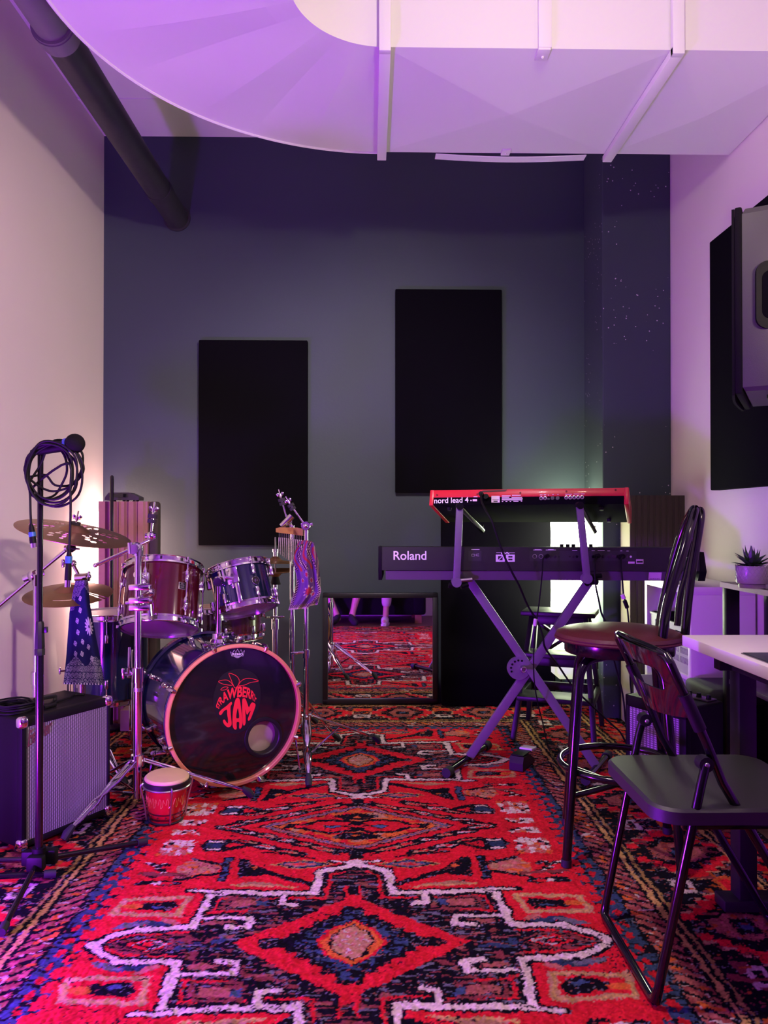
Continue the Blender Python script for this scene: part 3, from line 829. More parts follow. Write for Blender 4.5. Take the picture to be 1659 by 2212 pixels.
for z, nm in ((Hb + .004, 'front_hoop'), (-.004, 'rear_hoop')):
    bm = B(); h = .019
    lathe(bm, [(Rb + .003, z - h), (Rb + .014, z - h + .002), (Rb + .014, z + h - .002), (Rb + .003, z + h), (Rb - .001, z + h - .002), (Rb - .001, z - h), (Rb + .003, z - h)], Mb, 96, cap=False)
    part(nm, bm, 'hoop_wood' if z > .1 else 'drum_blue', bass, 'copper coloured front hoop' if z > .1 else None)
bm = B(); lathe(bm, [(Rb + .0145, Hb - .0135), (Rb + .0155, Hb - .012), (Rb + .0155, Hb + .006), (Rb + .0145, Hb + .0075)], Mb, 96, cap=False); part('hoop_inlay', bm, 'drum_blue', bass)
for k in range(8):
    a = 2 * PI * (k + .42) / 8
    Mk = Mb @ Matrix.Rotation(a, 4, 'Z')
    for zz, s in ((Hb, 1), (0, -1)):
        bm = B(); tube(bm, [Mk @ V(p) for p in ((Rb + .004, 0, zz + s * .026), (Rb + .016, 0, zz + s * .027), (Rb + .022, 0, zz + s * .016), (Rb + .024, 0, zz - s * .018))], [.006, .009, .010, .008], 10)
        cyl(bm, Mk @ V((Rb + .024, 0, zz - s * .01)), Mk @ V((Rb + .024, 0, zz - s * .085)), .0035, 8); part('tension_claw', bm, 'chrome', bass)
        bm = B(); box(bm, (Rb + .010, 0, zz - s * .105), (.030, .020, .046), Mk, .006); part('lug', bm, 'chrome', bass)
# crown badge and lettering at the top of the head
def on_head(u, v, lift=.0012):
    return PPL(u, v, bc + bn * (.004 + lift), bn)
def c5(x, y, lift=.0012): return on_head(280 + x * .26522, 1340 + y * .26522, lift)
bm = B()
def ribbon(bm, pts, w, nrm, cl=False, th_=.0008):
    pts = [V(p) for p in pts]; n = len(pts); L = []; Rr_ = []
    for i in range(n):
        a = pts[i - 1] if (cl or i) else pts[i]; b = pts[(i + 1) % n] if (cl or i < n - 1) else pts[i]
        s = (b - a).normalized().cross(nrm) * w / 2
        L.append(bm.verts.new(pts[i] + s)); Rr_.append(bm.verts.new(pts[i] - s))
    for i in range(n if cl else n - 1):
        j = (i + 1) % n; bm.faces.new((L[i], L[j], Rr_[j], Rr_[i]))
crown = [(822, 255), (838, 268), (852, 240), (866, 262), (879, 233), (893, 262), (907, 238), (918, 265), (935, 245), (925, 290), (832, 290)]
ribbon(bm, [c5(*p) for p in crown], .0014, bn, True)
tl, tr, bl = c5(836, 267), c5(924, 267), c5(836, 284)
word(bm, 'REMO', lambda a, t: bl + (tr - tl) * a + (tl - bl) * t, .012)
for (xa, xb, y) in ((850, 905, 296), (858, 897, 301), (866, 889, 306)): ribbon(bm, [c5(xa, y), c5(xb, y)], .0008, bn)
part('crown_badge', bm, 'logo_white', bass, smooth=None)
# strawberry lettering
def poly_face(bm, pts2, hole=None):
    vs = [bm.verts.new(c5(*p)) for p in pts2]
    es = [bm.edges.new((vs[i], vs[(i + 1) % len(vs)])) for i in range(len(vs))]
    if hole:
        hs = [bm.verts.new(c5(*p)) for p in hole]; es += [bm.edges.new((hs[i], hs[(i + 1) % len(hs)])) for i in range(len(hs))]
    bmesh.ops.triangle_fill(bm, use_beauty=True, edges=es)
def sm(pts, n=5): return [(p.x, p.y) for p in cr([V((a, b, 0)) for a, b in pts], n, True)]
bm = B()
poly_face(bm, sm([(729, 752), (748, 728), (790, 696), (826, 664), (834, 680), (822, 705), (824, 770), (831, 838), (823, 862), (798, 870), (770, 846), (760, 818), (772, 808), (786, 826), (798, 838), (802, 815), (795, 765), (792, 728), (768, 740), (748, 768), (734, 770)]))
poly_face(bm, sm([(866, 640), (886, 634), (898, 650), (910, 735), (919, 820), (914, 865), (900, 884), (892, 872), (892, 832), (872, 832), (872, 878), (862, 890), (846, 878), (838, 840), (840, 760), (850, 690)]), sm([(868, 790), (874, 740), (882, 716), (888, 745), (892, 790), (880, 798)], 4))
poly_face(bm, sm([(918, 650), (928, 636), (944, 640), (958, 675), (972, 708), (984, 684), (1000, 668), (1022, 680), (1024, 700), (1006, 752), (986, 802), (970, 818), (963, 806), (974, 770), (985, 738), (972, 748), (958, 768), (950, 756), (942, 728), (945, 790), (944, 838), (932, 857), (922, 840), (917, 760)]))
up = cr([V((a, b, 0)) for a, b in ((702, 706), (712, 668), (740, 612), (800, 562), (860, 542), (920, 536), (975, 552), (1012, 590), (1036, 642))], 8)
lo = cr([V((a, b, 0)) for a, b in ((728, 726), (738, 700), (764, 674), (806, 648), (856, 632), (916, 626), (962, 634), (1004, 652), (1026, 672))], 8)
def along(L, s):
    s = min(max(s, 0), 1) * (len(L) - 1); i = min(int(s), len(L) - 2); return L[i].lerp(L[i + 1], s - i)
def arc(a, t):
    p = along(lo, a).lerp(along(up, a), t); return c5(p.x, p.y)
word(bm, 'STRAWBERRY', arc, .035)
for lf in ([(838, 527), (795, 487), (725, 497), (765, 520)], [(856, 548), (826, 482), (810, 432), (868, 452), (893, 490), (882, 530)], [(888, 528), (920, 486), (978, 473), (1050, 493), (984, 507), (932, 528)], [(742, 566), (768, 544), (802, 546), (778, 566)]):
    ribbon(bm, [c5(*p) for p in sm(lf, 6)], .0022, bn, True)
part('strawberry_logo', bm, 'logo_red', bass, 'red strawberry jam lettering', smooth=None)
bm = B(); poly_face(bm, sm([(735, 470), (830, 408), (935, 400), (1030, 450), (1066, 560), (1060, 690), (1000, 830), (900, 915), (790, 905), (715, 780), (682, 640)], 6))
for v_ in bm.verts: v_.co -= bn * .0008
part('logo_patch', bm, 'black_satin', bass, smooth=None)
# spurs
for s, pu in ((-1, (365, 1592)), (1, None)):
    a = R(-152) if s < 0 else R(-28)
    top = Mb @ V(((Rb + .02) * math.cos(a), (Rb + .02) * math.sin(a), Hb * .78))
    kn = top + bx_ * s * .045 + V((0, 0, .0))
    foot = V((kn.x + s * bx_.x * .03, kn.y + s * bx_.y * .03 - .03, .004))
    bm = B(); cyl(bm, Mb @ V((Rb * .98 * math.cos(a), Rb * .98 * math.sin(a), Hb * .78)), top, .018, 14); cyl(bm, top, kn, .010, 12); ball(bm, kn, .013, 12)
    cyl(bm, kn + V((0, -.02, .008)), kn + V((0, .02, -.008)), .006, 8)
    tube(bm, [kn, kn + V((s * .006, -.004, -.03)), foot + V((0, 0, .014))], .0045, 8); cyl(bm, foot + V((0, 0, .016)), foot, .008, 10, .004)
    part('spur', bm, 'chrome', bass)
# tom holder post standing on the shell
pb = P(472, 1388, 3.235); pb.z = .575
bm = B(); cyl(bm, pb, pb + V((0, 0, .045)), .026, 20); cyl(bm, pb + V((0, 0, .01)), pb + V((0, 0, .022)), .036, 20, .03); box(bm, pb + V((.03, -.01, .03)), (.03, .014, .014), None, .004)
pt = P(473, 1262, 3.235); pt.x = pb.x
cyl(bm, pb, pt, .0125, 16); ball(bm, pt + V((0, 0, .012)), .024, 18); cyl(bm, pt + V((0, -.028, .012)), pt + V((0, .02, .012)), .017, 16)
part('tom_holder', bm, 'chrome', bass)

# --- red rack tom ----------------------------------------------------------------
tc = P(350, 1291, 3.22)
az = V((-.035, .36, .93)).normalized()
Rt, Ht = .152, .252
Mt = zframe(tc - az * Ht / 2, az)
t = thing('rack_tom', 'glossy maroon rack tom with chrome hoops clamped to the boom stand', 'tom drum', tc)
drum(t, Mt, Rt, Ht, 'tom_red', n=6, phase=.32)
bm = B(); cR = P(402, 1266, 3.1) ; aR = math.atan2((Mt.inverted() @ cR).y, (Mt.inverted() @ cR).x)
Ma = Mt @ Matrix.Rotation(aR, 4, 'Z') @ Matrix.Translation((Rt + .001, 0, Ht * .56))
box(bm, (0, 0, 0), (.003, .030, .030), Ma, .001); part('badge', bm, 'dull_metal', t)
bm = B(); box(bm, (.0012, 0, 0), (.003, .025, .025), Ma); part('badge_plate', bm, 'black_satin', t)
bm = B(); M2 = Ma @ Matrix.Translation((.003, 0, 0))
for k, (wd, y) in enumerate(((.011, .008), (.018, .003), (.016, -.002), (.018, -.007))): box(bm, (0, 0, y), (.0006, wd, .0018), M2)
part('badge_text', bm, 'dull_metal', t)
# tom bracket with wing parts, reaching the stand
aS = math.atan2((Mt.inverted() @ P(302, 1290, 3.05)).y, (Mt.inverted() @ P(302, 1290, 3.05)).x)
Ms = Mt @ Matrix.Rotation(aS, 4, 'Z')
bm = B(); box(bm, (Rt + .008, 0, Ht * .60), (.022, .062, .075), Ms, .010, 3); ball(bm, (Rt + .026, .012, Ht * .55), .022, 16, M=Ms); cyl(bm, Ms @ V((Rt + .02, .0, Ht * .66)), Ms @ V((Rt + .06, .005, Ht * .66)), .016, 16)
part('mount_bracket', bm, 'chrome', t)

# --- blue rack tom -------------------------------------------------------------
tc2 = P(523, 1272, 3.34); az2 = V((-.245, .25, .94)).normalized(); R2, H2 = .126, .185
M2t = zframe(tc2 - az2 * H2 / 2, az2)
t = thing('rack_tom', 'small dark blue rack tom tilted on the bass drum holder', 'tom drum', tc2)
drum(t, M2t, R2, H2, 'tom_blue', n=6, lug='split', phase=.05)
cb = P(561, 1259, 3.22); ab = math.atan2((M2t.inverted() @ cb).y, (M2t.inverted() @ cb).x)
Mbd = M2t @ Matrix.Rotation(ab, 4, 'Z') @ Matrix.Translation((R2 + .0015, 0, H2 * .5)) @ Matrix.Rotation(PI / 2, 4, 'Y')
bm = B(); lathe(bm, [(.0185, -.001), (.0185, .001), (.0165, .002), (.0160, .001)], Mbd, 32, cap=False); part('badge', bm, 'chrome', t)
bm = B(); lathe(bm, [(.0162, .001), (0, .0012)], Mbd, 32, cap=False); part('badge_plate', bm, 'black_satin', t)
bm = B()
for s in (-1, 1): torus(bm, Mbd @ Matrix.Translation((-.001, s * .0045, .0016)), .0042, .0008, 16, 6)
tube(bm, [Mbd @ V((.007, -.003, .0016)), Mbd @ V((-.008, .0, .0016))], .0007, 6); part('badge_emblem', bm, 'chrome', t)
al = math.atan2((M2t.inverted() @ P(505, 1262, 3.2)).y, (M2t.inverted() @ P(505, 1262, 3.2)).x)
Mlp = M2t @ Matrix.Rotation(al, 4, 'Z')
bm = B(); box(bm, (R2 + .010, 0, H2 * .70), (.010, .050, .070), Mlp, .004); box(bm, (R2 + .012, .012, H2 * .28), (.008, .018, .085), Mlp, .004); box(bm, (R2 + .006, 0, H2 * .5), (.016, .02, .03), Mlp, .003)
arm0 = pt + V((0, 0, .012)); arm1 = Mlp @ V((R2 + .016, 0, H2 * .62))
tube(bm, cr([arm0, arm0.lerp(arm1, .5) + V((-.006, -.012, .012)), arm1], 6), .0085, 12)
cyl(bm, arm1 + V((-.03, -.01, -.01)), arm1 + V((-.045, -.01, .045)), .0045, 8)
part('mount_bracket', bm, 'chrome', t)

# --- floor tom -------------------------------------------------------------------
ft = P(240, 1325, 3.72); Rf, Hf = .170, .40; fz0 = ft.z - Hf
t = thing('floor_tom', 'dark blue floor tom standing on chrome legs behind the blue bandana', 'floor tom', (ft.x, ft.y, 0))
Mf = zframe((ft.x, ft.y, fz0), (0, 0, 1))
drum(t, Mf, Rf, Hf, 'drum_blue', n=8, lug='split', phase=.28)
for a in (R(200), R(318), R(80)):
    d = V((math.cos(a), math.sin(a), 0)); b0 = V((ft.x, ft.y, 0)) + d * (Rf + .022)
    bm = B(); tube(bm, [b0 + V((0, 0, .012)), b0 + V((0, 0, fz0 + Hf * .62))], .0052, 8); cyl(bm, b0, b0 + V((0, 0, .03)), .012, 12)
    part('leg', bm, 'chrome', t)
    bm = B(); box(bm, b0 + V((0, 0, fz0 + Hf * .35)) - d * .012, (.034, .034, .05), None, .006); cyl(bm, b0 + V((0, 0, fz0 + Hf * .35)), b0 + d * .03 + V((0, 0, fz0 + Hf * .35)), .006, 8)
    box(bm, b0 + d * .035 + V((0, 0, fz0 + Hf * .35)), (.010, .012, .034), None, .004); part('leg_bracket', bm, 'chrome', t)

# --- snare -----------------------------------------------------------------------
sc_ = P(490, 1313, 3.72); Rs, Hs = .165, .13
t = thing('snare_drum', 'dark red wooden snare drum behind the bass drum', 'snare drum', (sc_.x, sc_.y, 0))
Msn = zframe((sc_.x, sc_.y, sc_.z - Hs), (-.02, .03, 1))
drum(t, Msn, Rs, Hs, 'snare_wood', n=8, lug='split', top='head_skin', phase=.2)
bm = B(); zb = sc_.z - Hs - .03
for k in range(3):
    a = 2 * PI * k / 3 + .5; d = V((math.cos(a), math.sin(a), 0)); b0 = V((sc_.x, sc_.y, 0))
    tube(bm, [b0 + V((0, 0, zb - .02)), b0 + d * (Rs + .012) + V((0, 0, zb + .004)), b0 + d * (Rs + .016) + V((0, 0, zb + .05))], .007, 8)
    tube(bm, [b0 + V((0, 0, .24)), b0 + d * .20 + V((0, 0, .012))], .008, 8); cyl(bm, b0 + d * .20 + V((0, 0, .0)), b0 + d * .19 + V((0, 0, .03)), .012, 10)
cyl(bm, V((sc_.x, sc_.y, .05)), V((sc_.x, sc_.y, zb)), .012, 12); part('stand', bm, 'chrome', t)

# --- cymbals ---------------------------------------------------------------------
def cymbal(name, c, nrm, Rc, m, label, holes=None, slots=None, xh=(1, 0, 0), bell=.06, rise=.030, group='cymbals'):
    M = zframe(c, nrm, xh)
    def fn(a, b):
        r = .007 + (Rc - .007) * b; th_ = 2 * PI * a
        z = rise * (1 - ((r - bell) / (Rc - bell)) ** 1.4) * .45 if r > bell else rise * .45 + .024 * math.cos(r / bell * PI / 2)
        return M @ V((r * math.cos(th_), r * math.sin(th_), z))
    def mk(a, b):
        r = .007 + (Rc - .007) * b; th_ = 2 * PI * a; x, y = r * math.cos(th_), r * math.sin(th_)
        for hx, hy, hr in (holes or ()):
            if (x - hx) ** 2 + (y - hy) ** 2 < hr * hr: return False
        for a0, a1, r0, r1 in (slots or ()):
            if r0 < r < r1 and a0 < th_ < a1: return False
        return True
    bm = B(); sheet(bm, fn, 260 if holes else 96, 62 if holes else 30, mk if (holes or slots) else None, .0016, wrap=True)
    return solo(name, bm, m, label, 'cymbal', group, loc=c)

def wingnut(bm, c, up, s=1.0, side=(1, 0, 0)):
    M = zframe(c, up, side)
    cyl(bm, M @ V((0, 0, -.004 * s)), M @ V((0, 0, .010 * s)), .006 * s, 12)
    for q in (-1, 1): box(bm, (0, 0, 0), (.011 * s, .0045 * s, .015 * s), M @ Matrix.Translation((q * .0095 * s, 0, .008 * s)) @ Matrix.Rotation(q * .5, 4, 'Y'), .002 * s)
    cyl(bm, M @ V((0, 0, -.01 * s)), M @ V((0, 0, .03 * s)), .0028 * s, 8)

def tripod(t, c, feet, hub_z, brace_z, m='chrome', w=.016, footmat='rubber'):
    """double braced legs of a cymbal stand: each a child named leg with its rubber foot"""
    for f in feet:
        f = V(f); d = V((f.x - c[0], f.y - c[1], 0)); L = d.length; d.normalize(); sd = V((-d.y, d.x, 0))
        base = V((c[0], c[1], 0))
        h = base + d * .022 + V((0, 0, hub_z)); mid = base + d * (L * .55) + V((0, 0, hub_z * .52)); tip = V((f.x, f.y, .035)) - d * .02
        bm = B()
        for q in (-1, 1):
            tube(bm, [h + sd * q * w, h.lerp(tip, .30) + sd * q * w * 1.1, h.lerp(tip, .52) + sd * q * w * .35, h.lerp(tip, .62) + sd * q * w * 1.0, tip + sd * q * .004], .0042, 8)
        bar(bm, h.lerp(tip, .05), h.lerp(tip, .5), .018, .003, sd.cross(h - tip), .001); bar(bm, h.lerp(tip, .60), tip, .014, .003, sd.cross(h - tip), .001)
        tube(bm, [base + d * .02 + V((0, 0, brace_z)), h.lerp(tip, .45)], .0042, 8); ball(bm, h, .009, 8)
        lg = part('leg', bm, m, t)
        bm = B(); tube(bm, [tip - d * .012 + V((0, 0, .010)), tip + d * .012 + V((0, 0, -.008)), V((f.x, f.y, .010)) + d * .006], [.010, .016, .013], 10); part('rubber_foot', bm, footmat, lg)

def felt_tilter(t, c, up, joint, side=(1, 0, 0), s=1.0):
    """cymbal seat: rod, felts, wing nut on a joint"""
    up = V(up).normalized(); c = V(c)
    bm = B(); cyl(bm, joint, c + up * .02 * s, .0050 * s, 10); ball(bm, joint, .017 * s, 16); cyl(bm, V(joint) + V((-.02, 0, 0)) * s, V(joint) + V((.02, 0, 0)) * s, .011 * s, 14)
    wingnut(bm, c + up * .032 * s, up, s * 1.15, side); part('tilter', bm, 'chrome', t)
    bm = B(); cyl(bm, c - up * .014 * s, c + up * .0 * s, .017 * s, 18); cyl(bm, c + up * .004 * s, c + up * .020 * s, .018 * s, 18); part('felt_washer', bm, 'felt_dark', t)

# big boom stand in front of the bass drum
bx0 = P(297, 1700, 2.90); st = thing('cymbal_stand', 'tall chrome boom cymbal stand in front of the maroon tom', 'cymbal stand', (bx0.x, bx0.y, 0), 'cymbal stands')
xs, ys = bx0.x, bx0.y
def zat(v, y=ys): return 1.1 - (v - 1120) * y / F
bm = B(); cyl(bm, (xs, ys, .055), (xs, ys, zat(1475)), .0155, 20); part('lower_tube', bm, 'chrome', st)
bm = B(); cyl(bm, (xs, ys, zat(1478)), (xs, ys, zat(1180)), .0125, 20); part('upper_tube', bm, 'chrome', st)
bm = B()
for v0, v1, r_ in ((1440, 1470, .022), (1470, 1482, .019), (1626, 1650, .024), (1200, 1180, .019)): cyl(bm, (xs, ys, zat(v0)), (xs, ys, zat(v1)), r_, 20)
cyl(bm, (xs, ys, zat(1452)), (xs - .045, ys - .01, zat(1452)), .007, 10); box(bm, (xs - .052, ys - .01, zat(1452)), (.012, .01, .042), None, .004); cyl(bm, (xs - .03, ys - .012, zat(1450)), (xs - .028, ys - .012, zat(1395)), .0045, 8)
part('clamp', bm, 'chrome', st)
bm = B(); cyl(bm, (xs, ys, zat(1490)), (xs, ys, zat(1478)), .0175, 20); part('memory_lock', bm, 'dull_metal', st)
tripod(st, (xs, ys), [PZ(541, 1725), PZ(141, 1819), V((-1.17, 3.07, 0))], zat(1638), .08)
ba = P(206, 1221, 2.90); bb = P(331, 1162, 2.90); jt = P(294, 1186, 2.9)
bm = B(); tube(bm, [P(206, 1221, 2.86), P(270, 1193, 2.885), P(296, 1180, 2.90), P(322, 1168, 2.92)], .0075, 12); ball(bm, P(206, 1221, 2.86), .009, 10)
lb = part('boom_arm', bm, 'chrome', st)
bm = B(); ball(bm, jt, .026, 20, (1, .9, 1)); cyl(bm, jt + V((0, -.03, 0)), jt + V((0, .03, 0)), .018, 18); cyl(bm, P(283, 1196, 2.88), P(281, 1172, 2.88), .011, 14); part('boom_clamp', bm, 'chrome', st)
felt_tilter(st, P(329, 1122, 2.93), (.12, .05, 1), P(326, 1158, 2.93), (.9, .3, .5))
bm = B()
for v in (1268, 1296, 1312): box(bm, P(304, v, 2.885) , (.078, .05, .022), None, .005)
cyl(bm, P(272, 1303, 2.87), P(330, 1297, 2.87), .008, 10); ball(bm, P(318, 1312, 2.88), .016, 12); cyl(bm, P(322, 1306, 2.87), P(324, 1330, 2.87), .008, 10)
part('tom_clamp', bm, 'chrome', st)
bm = B(); tube(bm, [P(304, 1290, 2.90), P(316, 1283, 2.98), P(322, 1280, 3.07)], .011, 12); ball(bm, P(322, 1280, 3.045), .024, 14); part('tom_arm', bm, 'chrome', st)

# left stand with long boom carrying the holed cymbal
xa, ya = P(78, 1300, 3.14).x, 3.14
st = thing('cymbal_stand', 'chrome boom stand by the left wall holding the cymbal with holes', 'cymbal stand', (xa, ya, 0), 'cymbal stands')
bm = B(); cyl(bm, (xa, ya, .05), (xa, ya, .46), .0145, 16); part('lower_tube', bm, 'chrome', st)
bm = B(); cyl(bm, (xa, ya, .45), (xa, ya, zat(1252, ya)), .0115, 16); cyl(bm, (xa, ya, .43), (xa, ya, .48), .019, 16); part('upper_tube', bm, 'chrome', st)
tripod(st, (xa, ya), [V((xa - .14, ya - .10, 0)), V((xa + .17, ya - .06, 0)), V((xa - .02, ya + .20, 0))], .28, .09)
bm = B(); tube(bm, [P(-24, 1327, 3.13), P(76, 1243, 3.13), P(150, 1182, 3.09)], .0072, 12); part('boom_arm', bm, 'chrome', st)
bm = B(); ball(bm, P(72, 1243, 3.13), .024, 16); cyl(bm, P(52, 1250, 3.13), P(92, 1236, 3.13), .016, 14); cyl(bm, P(78, 1238, 3.12), P(78, 1262, 3.14), .016, 14); part('boom_clamp', bm, 'chrome', st)
cn1 = V((.235, -.115, 1)).normalized()
cc1 = P(160, 1152, 3.10)
felt_tilter(st, cc1 + cn1 * .026, cn1, P(151, 1184, 3.09), (1, .2, 0))
bm = B(); ball(bm, P(153, 1184, 3.085), .018, 14); cyl(bm, P(148, 1184, 3.07), P(172, 1186, 3.07), .006, 8, .003); part('joint', bm, 'black_metal', st)
hl = []
for k in range(6):
    a = 2 * PI * k / 6 + .25
    for (r_, dr, hr) in ((.085, 0, .008), (.108, .05, .0105), (.132, -.04, .012), (.158, .05, .0125), (.115, .32, .008), (.14, .36, .0095), (.165, .34, .008), (.09, .30, .006)):
        hl.append((r_ * math.cos(a + dr), r_ * math.sin(a + dr), hr))
cymbal('crash_cymbal', cc1, cn1, .222, 'bronze', 'bronze crash cymbal pierced with round holes, on the boom by the left wall', hl)

# stand behind the bandana carrying the brown cymbal
xb, yb = P(178, 1300, 3.30).x, 3.30
st = thing('cymbal_stand', 'short chrome cymbal stand hidden under the blue bandana', 'cymbal stand', (xb, yb, 0), 'cymbal stands')
zb_ = zat(1246, yb)
bm = B(); cyl(bm, (xb, yb, .05), (xb, yb, .45), .0145, 16); part('lower_tube', bm, 'chrome', st)
bm = B(); cyl(bm, (xb, yb, .44), (xb, yb, zb_), .0115, 16); part('upper_tube', bm, 'chrome', st)
tripod(st, (xb, yb), [V((xb - .2, yb - .12, 0)), V((xb + .22, yb - .12, 0)), V((xb - .01, yb + .2, 0))], .28, .09)
bm = B(); cyl(bm, P(163, 1248, 3.28), P(188, 1246, 3.28), .017, 16); cyl(bm, P(186, 1246, 3.28), P(196, 1245, 3.28), .008, 10); box(bm, P(192, 1245, 3.28), (.010, .016, .042), None, .004)
tube(bm, [P(172, 1246, 3.29), P(160, 1224, 3.29), P(155, 1215, 3.29)], .0075, 10); ball(bm, P(158, 1217, 3.29), .015, 12); cyl(bm, P(138, 1216, 3.27), P(158, 1216, 3.29), .007, 10); box(bm, P(136, 1217, 3.27), (.012, .016, .036), None, .004)
part('tilter', bm, 'chrome', st)
cn2 = V((.02, -.20, 1)).normalized()
cymbal('china_cymbal', P(148, 1284, 3.33), cn2, .182, 'bronze_old', 'worn brown cymbal with torn slits behind the microphone stand', slots=[(R(338), R(341), .08, .2), (R(346), R(350), .10, .2), (R(262), R(303), .125, .129)], rise=.045)

# thin stick leaning upright by the fluted panel
bm = B(); q = P(241, 1300, 4.05); cyl(bm, (q.x, q.y, .02), (q.x, q.y, zat(1031, 4.05)), .0095, 14); ball(bm, (q.x, q.y, zat(1031, 4.05)), .0095, 12)
t = thing('pole_stand', 'slim black upright pole stand beside the left fluted panel', 'stand', (q.x, q.y, 0)); part('pole', bm, 'black_metal', t)
bm = B(); lathe(bm, [(.0, .001), (.055, .001), (.058, .008), (.052, .016), (.02, .024), (.0, .024)], Matrix.Translation((q.x, q.y, 0)), 32, cap=False); part('base', bm, 'black_satin', t)

# --- hi-hat ------------------------------------------------------------------------
hx = P(595, 1240, 4.0); hy = 4.0; zh_ = lambda v: 1.1 - (v - 1120) * hy / F
t = thing('hi_hat_stand', 'chrome hi-hat stand behind the blue tom', 'hi-hat stand', (hx.x, hy, 0))
bm = B(); cyl(bm, (hx.x, hy, .03), (hx.x, hy, zh_(1345)), .016, 16); cyl(bm, (hx.x, hy, zh_(1345)), (hx.x, hy, zh_(1260)), .0115, 16); cyl(bm, (hx.x, hy, zh_(1358)), (hx.x, hy, zh_(1336)), .021, 16); part('tube', bm, 'chrome', t)
bm = B(); cyl(bm, (hx.x, hy, zh_(1262)), (hx.x, hy, zh_(1160)), .0045, 10); cyl(bm, (hx.x, hy, zh_(1208)), (hx.x, hy, zh_(1192)), .012, 12); cyl(bm, (hx.x, hy, zh_(1192)), (hx.x, hy, zh_(1186)), .016, 12); part('pull_rod', bm, 'chrome', t)
bm = B(); cyl(bm, (hx.x, hy, zh_(1262)), (hx.x, hy, zh_(1243)), .028, 16, .015); part('cup_felt', bm, 'felt_dark', t)
bm = B(); bar(bm, (hx.x - .05, hy - .02, zh_(1332)), (hx.x + .05, hy - .02, zh_(1330)), .014, .01); ball(bm, (hx.x + .0, hy - .025, zh_(1292)), .02, 10); part('collar', bm, 'chrome', t)
tripod(t, (hx.x, hy), [V((hx.x - .2, hy + .14, 0)), V((hx.x + .2, hy + .12, 0)), V((hx.x - .02, hy - .2, 0))], .24, .06)
cymbal('hi_hat_cymbal', V((hx.x, hy, zh_(1216))), (0.02, .03, 1), .125, 'bronze_old', 'upper brown cymbal of the pair on the hi-hat stand', group='hi-hat cymbals', bell=.035, rise=.03)
cymbal('hi_hat_cymbal', V((hx.x, hy, zh_(1232))), (0.02, .03, -1), .125, 'bronze_old', 'lower brown cymbal of the pair on the hi-hat stand', group='hi-hat cymbals', bell=.035, rise=.03)

# --- the two straight stands right of the drums -------------------------------------
xd, yd = P(661, 1400, 3.45).x, 3.45; zd = lambda v: 1.1 - (v - 1120) * yd / F
st = thing('cymbal_stand', 'chrome cymbal stand draped with the purple bandana', 'cymbal stand', (xd, yd, 0), 'cymbal stands')
bm = B(); cyl(bm, (xd, yd, .06), (xd, yd, zd(1408)), .0125, 16); part('lower_tube', bm, 'chrome', st)
bm = B(); cyl(bm, (xd, yd, zd(1412)), (xd, yd, zd(1172)), .0105, 16); cyl(bm, (xd, yd, zd(1180)), (xd, yd, zd(1140)), .0095, 14); part('upper_tube', bm, 'chrome', st)
bm = B(); cyl(bm, (xd, yd, zd(1402)), (xd, yd, zd(1420)), .018, 16); cyl(bm, (xd - .004, yd - .01, zd(1407)), (xd - .05, yd - .02, zd(1407)), .006, 8); box(bm, (xd - .05, yd - .02, zd(1408)), (.034, .01, .012), None, .004); part('clamp', bm, 'chrome', st)
tripod(st, (xd, yd), [PZ(667, 1702), PZ(816, 1606), V((xd - .02, yd + .33, 0))], zd(1545), zd(1630))
jd = P(661, 1136, 3.45)
bm = B(); ball(bm, jd, .022, 18); cyl(bm, jd + V((0, -.024, 0)), jd + V((0, .02, 0)), .019, 18); ball(bm, jd + V((0, -.026, 0)), .011, 12); cyl(bm, jd, jd + V((.03, 0, .008)), .008, 10); part('joint', bm, 'chrome', st)
felt_tilter(st, P(631, 1096, 3.45), (-.50, 0, .86), jd + V((-.005, 0, .005)), (1, 0, .4), .85)
xc, yc = P(631, 1400, 3.62).x, 3.62; zc = lambda v: 1.1 - (v - 1120) * yc / F
st = thing('cymbal_stand', 'chrome cymbal stand carrying the bar chimes behind the purple bandana', 'cymbal stand', (xc, yc, 0), 'cymbal stands')
bm = B(); cyl(bm, (xc, yc, .06), (xc, yc, zc(1330)), .0130, 16); part('lower_tube', bm, 'chrome', st)
bm = B(); cyl(bm, (xc, yc, zc(1335)), (xc, yc, zc(1135)), .0110, 16); part('upper_tube', bm, 'chrome', st)
tripod(st, (xc, yc), [V((xc + .21, yc + .17, 0)), V((xc - .24, yc + .14, 0)), V((xc + .03, yc + .28, 0))], .30, .10)
jc = P(622, 1128, 3.62)
bm = B(); ball(bm, jc, .020, 16); cyl(bm, jc + V((-.028, -.01, -.02)), jc + V((.02, -.01, .03)), .016, 16); tube(bm, [jc, (xc, yc, zc(1138))], .009, 10); part('joint', bm, 'chrome', st)
felt_tilter(st, P(610, 1085, 3.62), (-.28, 0, .96), jc, (1, 0, .25), .95)
